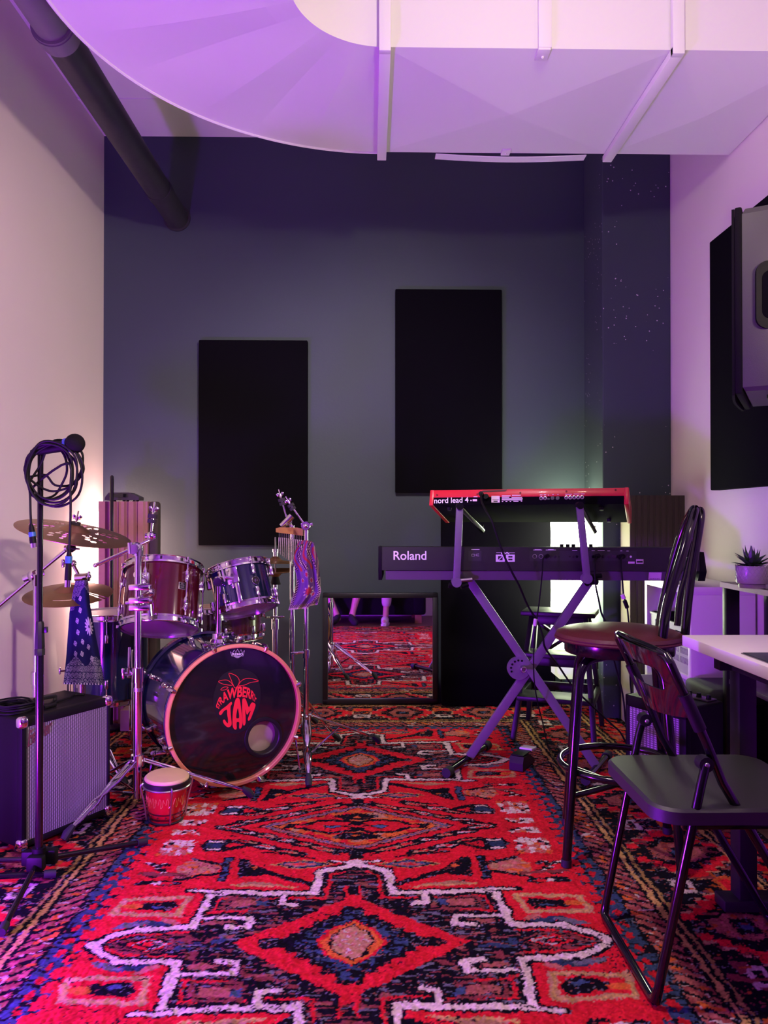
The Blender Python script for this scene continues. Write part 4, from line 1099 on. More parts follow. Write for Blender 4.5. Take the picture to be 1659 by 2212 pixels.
# chimes: wooden bar across in front of the pole
ch = thing('bar_chimes', 'bar chimes with wooden top bar hanging beside the hi-hat', 'chimes', P(625, 1145, 3.57))
a0, a1 = P(596, 1144, 3.56), P(655, 1148, 3.56)
bm = B(); pr = [(-.062, -.012), (.062, -.020), (.062, .011), (.035, .016), (-.045, .012), (-.062, .006)]
Mx = frame((a0 + a1) / 2, (a1 - a0), V((0, 0, 1)), V((0, -1, 0)))
prism(bm, pr, -.011, .011, Mx); part('wooden_bar', bm, 'chime_wood', ch)
for k in range(13):
    f = k / 12; x = -.048 + .104 * f; L = .075 + .062 * f; top = -.034 - .006 * f
    bm = B(); cyl(bm, Mx @ V((x, top, .0)), Mx @ V((x, top - L, .0)), .0033, 8); tube(bm, [Mx @ V((x, -.012, 0)), Mx @ V((x, top, 0))], .0006, 5); part('chime', bm, 'chrome', ch)
bm = B(); cyl(bm, Mx @ V((.01, .0, -.01)), V((xc, yc, (Mx @ V((0, 0, 0))).z)), .007, 10); part('bracket', bm, 'chrome', ch)

# --- bandanas ------------------------------------------------------------------------
def flower(x, y, s):
    """small four-lobed paisley flower, True where white"""
    r_ = math.hypot(x, y); a = math.atan2(y, x)
    e = s * (.70 + .30 * abs(math.cos(2 * a + .6)))
    if r_ < e: return not (.42 * e < r_ < .62 * e)
    return False
def border(x, y):
    c = .026; i = math.floor(y / c); xx = x + (.5 * c if i % 2 else 0); j = math.floor(xx / c)
    lx, ly = xx - (j + .5) * c, y - (i + .5) * c
    ly2 = ly + .25 * lx; rr = math.hypot(lx, ly2 * 1.15) + .0015 * math.cos(6 * math.atan2(ly2, lx))
    return .0098 < rr < .0112 or .0058 < rr < .0070 or rr < .0018 or (rr > .0128 and math.sin(x * 700) * math.sin(y * 700) > .55)
def blue_col(a, b):
    # a across, b down
    w = .055 + .09 * b; x = (a - .5) * w * 2; y = b * .44
    NV, WH = (.012, .012, .060), (.42, .38, .48)
    if b > .985: return WH if math.sin(a * 90) > 0 else NV
    dots = [(.0, .085), (.0, .135), (-.026, .175), (-.026, .222), (.004, .262), (.045, .285), (-.05, .27), (-.006, .315), (.064, .335), (-.052, .315)]
    for fx, fy in dots:
        if flower(x - fx, y - fy, .0125): return WH
    dx, dy = x - .045 - .03 * b, y - .20
    r_ = math.hypot(dx * 1.2, dy); an = math.atan2(dy, dx)
    if r_ < .036 and r_ < .036 * (.55 + .45 * abs(math.cos(6 * an))) and r_ > .006: return (.30, .26, .30) if abs(math.cos(6 * an)) < .8 else WH
    wave = .345 + .018 * math.cos(a * 11)
    if y > wave or y < .055 - .02 * math.cos(a * 9) or (a < .22 and y < .13):
        return WH if border(x, y) else NV
    return NV
bl_top, yb2 = P(172, 1252, 3.22), 3.20
def blue_fn(a, b):
    L = cr([V((163, 1255, 0)), V((152, 1310, 0)), V((147, 1365, 0)), V((143, 1420, 0)), V((137, 1478, 0))], 6); Rr_ = cr([V((190, 1252, 0)), V((194, 1300, 0)), V((205, 1365, 0)), V((216, 1420, 0)), V((226, 1480, 0))], 6)
    l = along(L, b); r_ = along(Rr_, b); p = l.lerp(r_, a)
    if b > .44 and a < .02: p.x -= 0
    d = .020 * math.sin(a * 5.2 + .5) * (.3 + b) + .012 * math.sin(a * 13) * b - .035 * math.sin(PI * a)
    return P(p.x, p.y, yb2 + .02 + d)
bm = B(); sheet(bm, blue_fn, 150, 360, None, .0012, colfn=blue_col)
for v_ in ():
    pass
solo('bandana', bm, 'bandana_cloth', 'navy blue paisley bandana hanging over the short stand by the left amplifier', 'bandana', 'bandanas', keep=True)
def pur_col(a, b):
    PU, RD, WH, MA = (.13, .055, .21), (.33, .03, .05), (.52, .38, .36), (.06, .018, .06)
    x, y = (a - .5) * .14, b * .30
    e = min(a, 1 - a) * .15
    if b > .975 or (e < .003 and b > .4): return WH
    if (e < .016 and b > .5) or b > .92:
        return WH if math.sin(b * 150 + a * 60) > .55 else MA
    if b < .36:
        s_ = math.sin(x * 95 + 2.2 * math.sin(y * 45)); f_ = math.sin(x * 420 + y * 130) * math.sin(y * 360)
        if s_ > .78: return RD
        if s_ < -.45 and f_ > .35: return WH
        return PU if s_ > -.45 else MA
    for fx, fy, s in ((.005, .21, .028), (.0, .125, .012), (.025, .155, .012), (-.03, .15, .010), (.035, .23, .011)):
        r_ = math.hypot(x - fx, (y - fy) * .8); an = math.atan2(y - fy, x - fx)
        if r_ < s * (.7 + .3 * math.cos(8 * an)): return RD if r_ < s * .62 else WH
    return PU
def pur_fn(a, b):
    L = cr([V((640, 1182, 0)), V((634, 1215, 0)), V((641, 1250, 0)), V((634, 1285, 0)), V((623, 1318, 0))], 6); Rr_ = cr([V((677, 1180, 0)), V((681, 1215, 0)), V((687, 1255, 0)), V((692, 1282, 0)), V((664, 1314, 0))], 6)
    l = along(L, b); r_ = along(Rr_, b); p = l.lerp(r_, a)
    d = .016 * math.sin(a * 9 + 1) * (.5 + .6 * b) + .010 * math.sin(a * 17 + 3 * b) - .02 * math.sin(PI * a) + .008 * math.sin(b * 9 + a * 4)
    p.y += 6 * math.sin(a * 6) * (1 - b) - (10 * math.sin(PI * a) if b < .2 else 0) * (1 - b / .2)
    return P(p.x, p.y, yd - .045 + d)
bm = B(); sheet(bm, pur_fn, 90, 130, None, .0012, colfn=pur_col)
def pur_back(a, b):
    L = cr([V((650, 1172, 0)), V((655, 1210, 0)), V((658, 1260, 0)), V((652, 1312, 0))], 6); Rr_ = cr([V((679, 1178, 0)), V((688, 1215, 0)), V((692, 1275, 0)), V((686, 1306, 0))], 6)
    l = along(L, b); r_ = along(Rr_, b); p = l.lerp(r_, a)
    return P(p.x, p.y, yd + .035 + .014 * math.sin(a * 8 + b * 2))
sheet(bm, pur_back, 50, 100, None, .0012, colfn=lambda a, b: pur_col(a, b) if b > .5 else ((.09, .035, .11) if math.sin(a * 30 + b * 20) > -.3 else (.30, .18, .20)))
def pur_top(a, b):    # the fold over the wing nut joining front and back
    p = V((640 + 38 * a, 1182 - 9 * math.sin(PI * a), 0)); q = V((650 + 29 * a, 1172 + 6 * a, 0)); m_ = p.lerp(q, b)
    return P(m_.x, m_.y - 7 * math.sin(PI * b), yd - .045 + .08 * b)
sheet(bm, pur_top, 50, 10, None, .0012, colfn=lambda a, b: (.30, .03, .05) if math.sin(a * 25) > .6 else (.12, .05, .19))
solo('bandana', bm, 'bandana_cloth', 'purple and red paisley bandana draped over a chrome stand right of the bass drum', 'bandana', 'bandanas', keep=True)

# --- bongo -----------------------------------------------------------------------------
bo = V(P(359, 1768, 2.83)); bo.z = 0
t = thing('bongo_drum', 'small red bongo with tan skin head in front of the bass drum', 'bongo', bo)
tz = V((.03, -.05, 1)).normalized(); Mo = zframe(bo + V((0, 0, .004)), tz)
bm = B(); lathe(bm, [(.0, .002), (.056, .002), (.058, .006), (.0635, .03), (.0655, .034), (.066, .04), (.071, .09), (.076, .14), (.074, .146)], Mo, 56, cap=False); part('shell', bm, 'tube_red', t)
bm = B(); lathe(bm, [(.0605, .014), (.0625, .014), (.0640, .022), (.0625, .022)], Mo, 56, cap=False); lathe(bm, [(.064, .036), (.067, .036), (.0675, .042), (.065, .042)], Mo, 56, cap=False)
for k in range(14):
    a = 2 * PI * k / 14; ball(bm, Mo @ V((.0655 * math.cos(a), .0655 * math.sin(a), .029)), .003, 8)
part('band', bm, 'tom_red', t)
bm = B(); lathe(bm, [(.076, .138), (.080, .146), (.079, .156), (.072, .162), (.04, .164), (.0, .1645)], Mo, 56, cap=False); part('skin_head', bm, 'head_skin', t)
bm = B(); lathe(bm, [(.0785, .130), (.0835, .130), (.0835, .150), (.0795, .152)], Mo, 56, cap=False); part('tension_ring', bm, 'black_satin', t)
bm = B(); torus(bm, Mo @ Matrix.Translation((0, 0, .131)), .0835, .0038, 56, 10); part('rim', bm, 'dull_metal', t)
for k in range(4):
    a = PI * 2 * k / 4 + .45 + PI; Mk = Mo @ Matrix.Rotation(a, 4, 'Z')
    bm = B(); tube(bm, cr([Mk @ V(p) for p in ((.078, 0, .142), (.090, 0, .140), (.092, 0, .125), (.082, 0, .085), (.074, 0, .045), (.069, 0, .008))], 6), .0034, 8); part('tension_rod', bm, 'dull_metal', t)
bm = B()
for k in range(7):
    a = R(-158 + k * 22)
    pts = [Mo @ V(((.0698 + .0545 * (z - .09) * .9 + .0012) * math.cos(a + da), (.0698 + .0545 * (z - .09) * .9 + .0012) * math.sin(a + da), z)) for da, z in ((-.13, .078), (-.05, .100), (.02, .088), (.0, .066), (.09, .074), (.13, .098), (.18, .084))]
    tube(bm, cr(pts, 5), .0009, 5)
part('painted_scroll', bm, 'gold_line', t)
bm = B(); lathe(bm, [(0, 0), (.060, 0), (.062, .004), (.058, .008)], zframe(bo, (0, 0, 1)), 40, cap=False); part('base_ring', bm, 'rubber', t)

# --- left amplifier ---------------------------------------------------------------------
n0 = PZ(46, 1850); n1 = PZ(238, 1768); ax = V((n1.x - n0.x, n1.y - n0.y, 0)); aw = ax.length; ax.normalize(); ay = V((-ax.y, ax.x, 0))
AH, AD = .445, .25
t = thing('guitar_amplifier', 'black guitar amplifier with silver grille cloth at the left wall', 'amplifier', (n0.x, n0.y, 0), 'guitar amplifiers')
Ma_ = frame((n0.x, n0.y, 0), ax, ay, (0, 0, 1))
bm = B()
bx(bm, (0, .018, .022), (aw, AD, AH), Ma_, .010, 3); 
for a_, b_ in (((0, 0, .022), (.020, .03, AH)), ((aw - .012, 0, .022), (aw, .03, AH)), ((0, 0, AH - .03), (aw, .03, AH)), ((0, 0, .022), (aw, .03, .040))): bx(bm, a_, b_, Ma_, .004)
part('cabinet', bm, 'black_plastic', t)
bm = B(); bx(bm, (.021, .004, .041), (aw - .013, .02, AH - .031), Ma_); part('grille_cloth', bm, None, t)
gm = weave('grille_big', (.02, .017, .022), (.46, .40, .49), 75)
bpy.data.objects[[o.name for o in bpy.data.objects if o.name.startswith('grille_cloth')][-1]].data.materials.append(gm)
bm = B()
for cx in (.008, aw - .006):
    for cz in (AH - .014, .032): box(bm, (cx, .010, cz), (.034, .034, .040), Ma_, .012, 3)
part('corner_guard', bm, 'chrome', t)
bm = B()
for cx in (.03, aw - .03):
    for cy in (.05, AD - .05): cyl(bm, Ma_ @ V((cx, cy, 0)), Ma_ @ V((cx, cy, .024)), .016, 12)
part('foot', bm, 'rubber', t)
bm = B(); tube(bm, cr([Ma_ @ V(p) for p in ((aw * .36, AD * .55, AH - .002), (aw * .38, AD * .55, AH + .014), (aw * .62, AD * .55, AH + .014), (aw * .64, AD * .55, AH - .002))], 6), .008, 8, flat=.5); part('handle', bm, 'rubber', t)
q0, q1, q2 = P(60, 1590, 2.52), P(110, 1557, 2.62), P(58, 1612, 2.52)
pl_o = Ma_ @ V((0, .0015, 0)); pl_n = -ay
def am(u, v): return PPL(u, v, pl_o, pl_n)
bm = B(); tl, tr, bl = am(60, 1580), am(111, 1551), am(60, 1612)
word(bm, 'Fender', lambda a, t_: bl + (tr - tl) * a + (tl - bl) * t_ + (tr - tl) * .06 * t_, .03)
ribbon(bm, [am(58, 1614), am(80, 1597), am(112, 1560)], .004, -pl_n)
part('script_logo', bm, 'dull_metal', t, smooth=None)
topc = lambda x, y, z=.004: Ma_ @ V((x, y, AH + z))
# things lying on it
bm = B(); pts = []
cen = (.065, .135)
for k in range(6 * 28):
    a = 2 * PI * k / 28; rr_ = .068 + .010 * math.sin(a * .37 + 1) + .006 * math.sin(a * 1.9); pts.append(topc(cen[0] + rr_ * math.cos(a) * .85, cen[1] + rr_ * math.sin(a), .004 + .006 * (k // 28) * .8 + .002 * math.sin(a * 3)))
tube(bm, pts, .0034, 7)
solo('audio_cable', bm, 'cable_black', 'coiled black cable lying on top of the left amplifier', 'cable', 'audio cables')
bm = B(); tube(bm, cr([topc(.16, .05), topc(.20, .09), topc(.26, .10, .006), topc(.31, .13), topc(.33, .10)], 8), .0036, 7); cyl(bm, topc(.12, .05, .007), topc(.17, .055, .007), .007, 10)
solo('audio_cable', bm, 'cable_black', 'short black cable stretched along the top of the left amplifier', 'cable', 'audio cables')
bm = B(); box(bm, topc(.16, .17, .009), (.05, .028, .016), None, .003); cyl(bm, topc(.12, .19, .006), topc(.145, .18, .006), .005, 8)
solo('adapter_plug', bm, 'device_metal', 'small dark plug box on the left amplifier behind the cables', 'plug')

# --- microphone stand -------------------------------------------------------------------
mx0 = P(84, 1888, 2.37); mxx, mxy = mx0.x, 2.37; zm = lambda v: 1.1 - (v - 1120) * mxy / F
t = thing('microphone_stand', 'black straight microphone stand in front of the left amplifier', 'microphone stand', (mxx, mxy, 0), 'microphone stands')
bm = B(); cyl(bm, (mxx, mxy, .012), (mxx, mxy, zm(1405)), .0115, 18); part('lower_tube', bm, 'black_metal', t)
bm = B(); cyl(bm, (mxx, mxy, zm(1410)), (mxx, mxy, zm(968)), .0085, 18); part('upper_tube', bm, 'black_metal', t)
bm = B(); lathe(bm, [(.0, zm(1412)), (.016, zm(1412)), (.016, zm(1400)), (.0145, zm(1398)), (.0155, zm(1395)), (.0130, zm(1345)), (.0105, zm(1340)), (.0, zm(1340))], Matrix.Translation((mxx, mxy, 0)), 8, cap=False); box(bm, (mxx + .019, mxy, zm(1358)), (.010, .010, .018), None, .002); part('clutch', bm, 'black_satin', t)
bm = B(); cyl(bm, (mxx, mxy, .035), (mxx, mxy, zm(1822)), .020, 18); 
for f in (PZ(313, 1826), PZ(4, 2022), V((mxx - .30, mxy + .10, 0))):
    d = (V((f.x, f.y, 0)) - V((mxx, mxy, 0))).normalized(); box(bm, V((mxx, mxy, .062)) + d * .03, (.05, .03, .045), None, .006)
part('hub', bm, 'black_plastic', t)
for f in (PZ(313, 1826), PZ(4, 2022), V((mxx - .30, mxy + .10, 0))):
    f = V((f.x, f.y, .012)); d = (f - V((mxx, mxy, .012))).normalized()
    bm = B(); cyl(bm, V((mxx, mxy, .055)) + d * .04, f, .0085, 14); lg = part('leg', bm, 'black_metal', t)
    bm = B(); cyl(bm, f - d * .028 + V((0, 0, .004)), f + d * .006, .0118, 14); part('rubber_foot', bm, 'rubber', lg)
bm = B(); cp = P(98, 966, 2.37); tube(bm, [(mxx, mxy, zm(975)), P(92, 968, 2.37), P(104, 965, 2.37)], [.012, .014, .012], 12); part('microphone_clip', bm, 'black_plastic', t)
mb, me_ = P(86, 974, 2.36), P(143, 962, 2.34)
m_ = thing('microphone', 'black handheld microphone with blue ring on the tall stand', 'microphone', P(110, 968, 2.36))
dm = (me_ - mb).normalized()
bm = B(); tube(bm, [mb - dm * .028, mb - dm * .02, mb, me_], [.0085, .010, .013, .0175], 20); part('body', bm, 'black_plastic', m_)
bm = B(); tube(bm, [me_ - dm * .001, me_ + dm * .008], .0215, 24); part('ring', bm, 'ring_blue', m_)
bm = B(); ball(bm, (0, 0, 0), .0295, 28, (1, 1, 1.0), zframe(me_ + dm * .030, dm)); part('foam_windscreen', bm, 'grille_dark', m_)
# looped cable over the stand
bm = B(); pts = [V(P(68, 1142, 2.33))]
pts += [P(66, 1110, 2.33), P(64, 1060, 2.335)]
loops = [((112, 1022), 57, 68), ((108, 1018), 52, 60), ((118, 1024), 60, 72), ((105, 1020), 50, 62), ((122, 1010), 56, 52), ((100, 1015), 44, 60), ((135, 1000), 46, 48), ((112, 1026), 58, 58)]
for li, ((cx, cy), ra, rb) in enumerate(loops):
    for k in range(10):
        a = PI + 2 * PI * k / 10
        pts.append(P(cx + ra * math.cos(a) + 3 * math.sin(k * 2.1 + li), cy + rb * math.sin(a) + 3 * math.cos(k * 1.7 + li), 2.335 + .006 * li - .012 + .012 * math.sin(a)))
pts += [P(146, 1000, 2.325), P(152, 1060, 2.32), P(152, 1130, 2.32), P(149, 1200, 2.32)]
tube(bm, cr(pts, 5), .0036, 8)
cb_ = thing('microphone_cable', 'black looped microphone cable hanging from the tall stand', 'cable', P(110, 1020, 2.34), 'audio cables')
part('cord', bm, 'cable_black', cb_)
for (ua, va, ub, vb, yy) in ((68, 1140, 73, 1183, 2.33), (149, 1200, 146, 1268, 2.32)):
    a_, b_ = P(ua, va, yy), P(ub, vb, yy); d = b_ - a_
    bm = B(); tube(bm, [a_ - d * .2, a_, a_ + d * .6, a_ + d * .78], [.0042, .0078, .0098, .0098], 14)
    if yy == 2.32: pass
    pl = part('connector', bm, 'black_plastic', cb_)
    bm = B(); tube(bm, [a_ + d * .78, b_], .0092, 16); part('connector_shell', bm, 'chrome', pl)
    bm = B(); f0 = .22 if yy == 2.33 else .02; tube(bm, [a_ + d * f0, a_ + d * (f0 + .22)], .0102, 16); part('blue_band', bm, 'cable_blue', pl)
# second stand whose leg reaches in from the left
sx, sy = -1.27, 2.26
t = thing('microphone_stand', 'black tripod stand mostly out of the picture at the lower left corner', 'microphone stand', (sx, sy, 0), 'microphone stands')
bm = B(); cyl(bm, (sx, sy, .01), (sx, sy, .55), .011, 14); part('tube', bm, 'black_metal', t)
for f in (PZ(118, 1896), V((sx - .16, sy - .26, 0)), V((sx - .24, sy + .16, 0))):
    f = V((f.x, f.y, .013)); d = (f - V((sx, sy, .013))).normalized()
    bm = B(); cyl(bm, V((sx, sy, .05)) + d * .02, f, .009, 12); lg = part('leg', bm, 'black_metal', t)
    bm = B(); cyl(bm, f - d * .03 + V((0, 0, .003)), f + d * .004, .0125, 12); part('rubber_foot', bm, 'rubber', lg)

# --- fluted panel at left, device on it, lamp behind it ------------------------------------
def fluted(name, label, x0, x1, y0, y1, z1, m, nfl, group, side=True, depth=.022):
    t = thing(name, label, 'fluted panel', ((x0 + x1) / 2, (y0 + y1) / 2, 0), group)
    pr = [(x1, y1), (x0, y1)]
    w = (x1 - x0) / nfl
    for k in range(nfl):
        a = x0 + k * w; pr += [(a, y0 + (depth if k else 0)), (a + w * .12, y0), (a + w * .66, y0), (a + w * .80, y0 + depth)]
    pr += [(x1, y0 + depth)]
    bm = B(); prism(bm, pr, .001, z1); part('fluted_front', bm, m, t, smooth=None)
    return t
a_, b_ = P(213, 1083, 4.15), P(316, 1083, 4.15)
t = fluted('fluted_panel', 'tall fluted foam column coloured as if lit pink in the left corner', a_.x, b_.x, 4.15, 4.26, a_.z, 'fluted_lit_pink', 5, 'fluted panels')
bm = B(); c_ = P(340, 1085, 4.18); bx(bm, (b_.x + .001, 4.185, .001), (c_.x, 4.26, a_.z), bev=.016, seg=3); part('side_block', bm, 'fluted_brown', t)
t = thing('rack_device', 'small dark metal device with a slot on top of the left fluted column', 'device', (P(270, 1083, 4.2).x, 4.2, a_.z))
d0, d1 = P(226, 1084, 4.16), P(300, 1062, 4.16)
bm = B(); prism(bm, [(d0.x, a_.z + .006), (d0.x, a_.z + .02), (d0.x + .022, a_.z + .048), (d1.x - .052, a_.z + .048), (d1.x, a_.z + .024), (d1.x, a_.z + .006)], -.09, 0, frame((0, 4.16, 0), (1, 0, 0), (0, 0, 1), (0, -1, 0))); part('case', bm, 'device_metal', t)
bm = B(); bx(bm, (d0.x + .024, 4.155, a_.z + .022), (d1.x - .058, 4.162, a_.z + .040)); part('slot', bm, 'black_gloss', t)
bm = B()
for fx in (d0.x + .03, d1.x - .03, d0.x + .1): 
    for fy in (4.175, 4.235): cyl(bm, (fx, fy, a_.z + .0005), (fx, fy, a_.z + .008), .008, 10)
part('foot', bm, 'rubber', t)
bm = B(); bx(bm, (-1.295, 4.0, 0.001), (-1.08, 4.12, .11), bev=.004)
solo('wooden_box', bm, 'tan_board', 'low tan board box on the floor below the left fluted column', 'box')

def paper_lamp(label, x, y, z0, z1, w, m):
    t = thing('paper_floor_lamp', label, 'floor lamp', (x, y, 0), 'paper floor lamps')
    def fn(a, b):
        k = a * 4; i = int(k) % 4; f = k - int(k); h = w / 2
        c4 = [(-h, -h), (h, -h), (h, h), (-h, h)]; p, q = c4[i], c4[(i + 1) % 4]
        bul = 1 - .012 * math.cos(b * 38)
        return V((x + (p[0] + (q[0] - p[0]) * f) * bul, y + (p[1] + (q[1] - p[1]) * f) * bul, z0 + (z1 - z0) * b))
    bm = B(); sheet(bm, fn, 32, 40, None, .001, wrap=True)
    bx(bm, (x - w / 2 + .004, y - w / 2 + .004, z0), (x + w / 2 - .004, y + w / 2 - .004, z0 + .002)); bx(bm, (x - w / 2 + .004, y - w / 2 + .004, z1 - .002), (x + w / 2 - .004, y + w / 2 - .004, z1))
    part('paper_shade', bm, m, t)
    bm = B()
    for sx_ in (-1, 1):
        for sy_ in (-1, 1): cyl(bm, (x + sx_ * (w / 2 - .012), y + sy_ * (w / 2 - .012), 0), (x + sx_ * (w / 2 - .012), y + sy_ * (w / 2 - .012), z0 + .01), .004, 8)
    part('leg', bm, 'black_metal', t)
paper_lamp('white glowing paper floor lamp in the left corner behind the fluted column', -1.455, 4.44, .18, 1.14, .19, 'lamp_paper_left')
paper_lamp('white glowing paper floor lamp behind the keyboards beside the blue pillar', 1.165, 4.40, .20, 1.16, .215, 'lamp_paper_right')
# ------------------------------------------------------------------ keyboard stand
YK = 3.36
lf0, lf1 = PZ(966, 1668, .02), PZ(1052, 1610, .02)
rf0, rf1 = PZ(1266, 1684, .02), PZ(1312, 1632, .02)
ks = thing('keyboard_stand', 'black two tier folding X stand carrying both keyboards', 'keyboard stand', ((lf0.x + rf0.x) / 2, (lf0.y + rf0.y) / 2, 0))
for a, b in ((lf0, lf1), (rf0, rf1)):
    d = (b - a).normalized()
    bm = B(); cyl(bm, a, b, .0155, 18); fb = part('foot_bar', bm, 'black_metal', ks)
    bm = B()
    for q, s in ((a, 1), (b, -1)): cyl(bm, q - d * s * .012, q + d * s * .03, .021, 18)
    part('end_cap', bm, 'rubber', fb)
lm, rm = lf0.lerp(lf1, .52), rf0.lerp(rf1, .45)
lt, rt = P(1010, 1248, 3.42), P(1268, 1258, 3.34)
def legbar(a, b, off):
    bm = B(); bar(bm, V(a) + V((0, off, 0)), V(b) + V((0, off, 0)), .038, .024, (0, -1, 0), .003); return bm
lg = part('leg', legbar(lm + V((0, 0, .010)), rt, -.018), 'stand_paint', ks)
lg2 = part('leg', legbar(rm + V((0, 0, .010)), lt, .010), 'stand_paint', ks)
hub = P(1127, 1442, 3.375)
bm = B(); cyl(bm, hub + V((-.012, -.002, -.004)), hub + V((-.012, .022, -.004)), .050, 36); part('hub_plate', bm, 'stand_paint', ks)
bm = B(); cyl(bm, hub + V((0, -.05, 0)), hub + V((0, .03, 0)), .009, 16); torus(bm, frame(hub + V((0, -.048, 0)), (1, 0, 0), (0, 0, 1), (0, -1, 0)), .0105, .003, 24, 8); part('hub_bolt', bm, 'dull_metal', ks)
bm = B()
for k in range(6):
    a = R(70 + k * 26); cyl(bm, hub + V((-.012 + .036 * math.cos(a), -.0045, -.004 + .036 * math.sin(a))), hub + V((-.012 + .036 * math.cos(a), .0, -.004 + .036 * math.sin(a))), .0045, 10)
part('hub_holes', bm, 'black_gloss', ks)
# lower arms, posts, upper arms
dv = V((.42, .90, 0)).normalized()
for (pu, pv0, pv1, y, armlen, sgn) in ((986, 1258, 1096, 3.29, .36, -1), (1268, 1250, 1094, 3.25, .36, 1)):
    k0 = P(pu, pv0, y); k1 = P(993 if sgn < 0 else 1252, pv1, y)
    bm = B(); bar(bm, k0, k1, .030 if sgn < 0 else .029, .020, (0, -1, 0), .003); part('upright_post', bm, 'stand_paint', ks)
    bm = B(); cyl(bm, k0 + V((0, -.012, 0)), k0 + V((0, .03, 0)), .021, 24); part('knuckle', bm, 'stand_paint', ks)
    bm = B(); cyl(bm, k0 + V((-.032 if sgn < 0 else .014, .015, -.012)), k0 + V((-.012 if sgn < 0 else .05, .015, -.016)), .013, 8); cyl(bm, k0 + V((.02, .02, -.02)), k0 + V((.052, .03, -.012)), .012, 8); part('lock_knob', bm, 'black_plastic', ks)
    bm = B(); cyl(bm, k0 + V((.0, .03, .002)), k0 + V((.0, .03, .002)) + V((.06, .09, .003)), .010, 12); cyl(bm, k0 + V((0, .02, .004)), k0 + V((.07, .03, .010)), .010, 12); part('joint_tube', bm, 'dull_metal' if sgn < 0 else 'black_plastic', ks)
    a0 = V((k0.x + .01, k0.y + .03, .822)); bm = B(); cyl(bm, a0, a0 + V((.0, .30, 0)) + V((.08, 0, 0)), .0125, 14); part('lower_arm', bm, 'black_metal', ks)
    bm = B(); cyl(bm, k1 + V((0, -.016, .004)), k1 + V((0, .022, .004)), .0155, 24); part('knuckle', bm, 'black_plastic', ks)
    b1 = P(1042 if sgn < 0 else 1284, 1146 if sgn < 0 else 1148, 3.60)
    c0 = k1 + V((.008, .02, .0))
    bm = B(); tube(bm, [c0, b1], .0125, 14); ua = part('upper_arm', bm, 'black_metal', ks)
    bm = B(); bar(bm, b1 + V((0, 0, -.006)), b1 + V((.004, .012, .024)), .024, .006, (1, 0, 0), .002); part('end_stop', bm, 'black_plastic', ua)

# ------------------------------------------------------------------ lower keyboard
kb0, kb1 = P(823, 1235, 3.355), P(1512, 1238, 3.27)
kx = V((kb1.x - kb0.x, kb1.y - kb0.y, 0)).normalized(); ky = V((-kx.y, kx.x, 0))
KW = V((kb1.x - kb0.x, kb1.y - kb0.y, 0)).length
zt, zb2, zbb = .975, .874, .832
kb = thing('digital_piano', 'long black keyboard on the lower tier of the stand', 'keyboard', (kb0.lerp(kb1, .5).x, 3.45, zbb), 'keyboards')
MK = frame((kb0.x, kb0.y, 0), kx, ky, (0, 0, 1))
DK = .33
bm = B()
pr = [(.012, zt), (.052, zt + .002), (.13, zt - .004), (.15, zt - .045), (DK, zt - .045), (DK, zb2 - .003), (-.000, zb2)]
Mside = MK @ frame((0, 0, 0), (0, 1, 0), (0, 0, 1), (1, 0, 0))
prism(bm, pr, .0, KW, Mside)
bm.edges.ensure_lookup_table()
part('body', bm, 'keyboard_black' if 'keyboard_black' in MATS else mat('keyboard_black', (.009, .008, .010), .45, var=.05, bump=.12, bscale=500) and 'keyboard_black', kb, smooth=20)
bm = B(); prism(bm, [(.004, zb2 - .002), (.016, zbb), (.22, zbb), (.24, zb2 - .002)], .02, KW - .03, Mside); part('bottom_tray', bm, mat('tray_paint', (.10, .09, .11), .4), kb)
bm = B(); prism(bm, [(-.002, zb2 - .002), (.01, zt + .003), (.13, zt + .001), (.155, zt - .02), (DK + .004, zt - .02), (DK + .004, zb2 - .022), (.02, zbb - .002)], -.012, .004, Mside); prism(bm, [(-.002, zb2 - .002), (.03, zt - .02), (.10, zt - .02), (.155, zt - .025), (DK + .004, zt - .025), (DK + .004, zb2 - .022), (.02, zbb - .002)], KW - .002, KW + .028, Mside); part('end_cheek', bm, 'black_plastic', kb)
bm = B(); bx(bm, (.03, .155, zt - .047), (KW - .03, DK - .01, zt - .028), MK)
part('white_keys', bm, 'white_plastic', kb)
bm = B()
oct_ = [0, 1, 3, 4, 5]; wk = (KW - .06) / 52
for k in range(51):
    if (k + 5) % 7 in (0, 1, 3, 4, 5): bx(bm, (.03 + (k + .72) * wk, .155, zt - .03), (.03 + (k + 1.28) * wk, .25, zt - .016), MK)
part('black_keys', bm, 'black_gloss', kb)
for u in (1213, 1226, 1238, 1263, 1275):
    c = MK.inverted() @ P(u, 1180, 3.38); bm = B(); cyl(bm, MK @ V((c.x, .072, zt)), MK @ V((c.x, .072, zt + .012)), .0085, 14); part('control_knob', bm, 'black_plastic', kb)
# everything printed on the back
pl_o = V((kb0.x, kb0.y, zb2)); nb = (Mside.to_3x3() @ V((.012, zt - zb2, 0))).normalized()      # up the back
nn = kx.cross(nb).normalized()
if nn.dot(V((0, -1, 0))) < 0: nn = -nn
def kbp(u, v, l=.0012): return PPL(u, v, pl_o + nn * l, nn)
def rectq(bm, fn, u0, v0, u1, v1):
    f = [bm.verts.new(fn(*p)) for p in ((u0, v0), (u1, v0), (u1, v1), (u0, v1))]; bm.faces.new(f)
def lab(bm, s, fn, u0, v0, u1, v1, bold, slant=0):
    word(bm, s, lambda a, t: fn(u0 + (u1 - u0) * a + slant * t, v1 + (v0 - v1) * t), bold)
bm = B(); lab(bm, 'Roland', kbp, 850, 1190.5, 921, 1209.5, .010); part('brand_lettering', bm, 'logo_white', kb, 'white brand lettering', smooth=None)
bm = B(); 
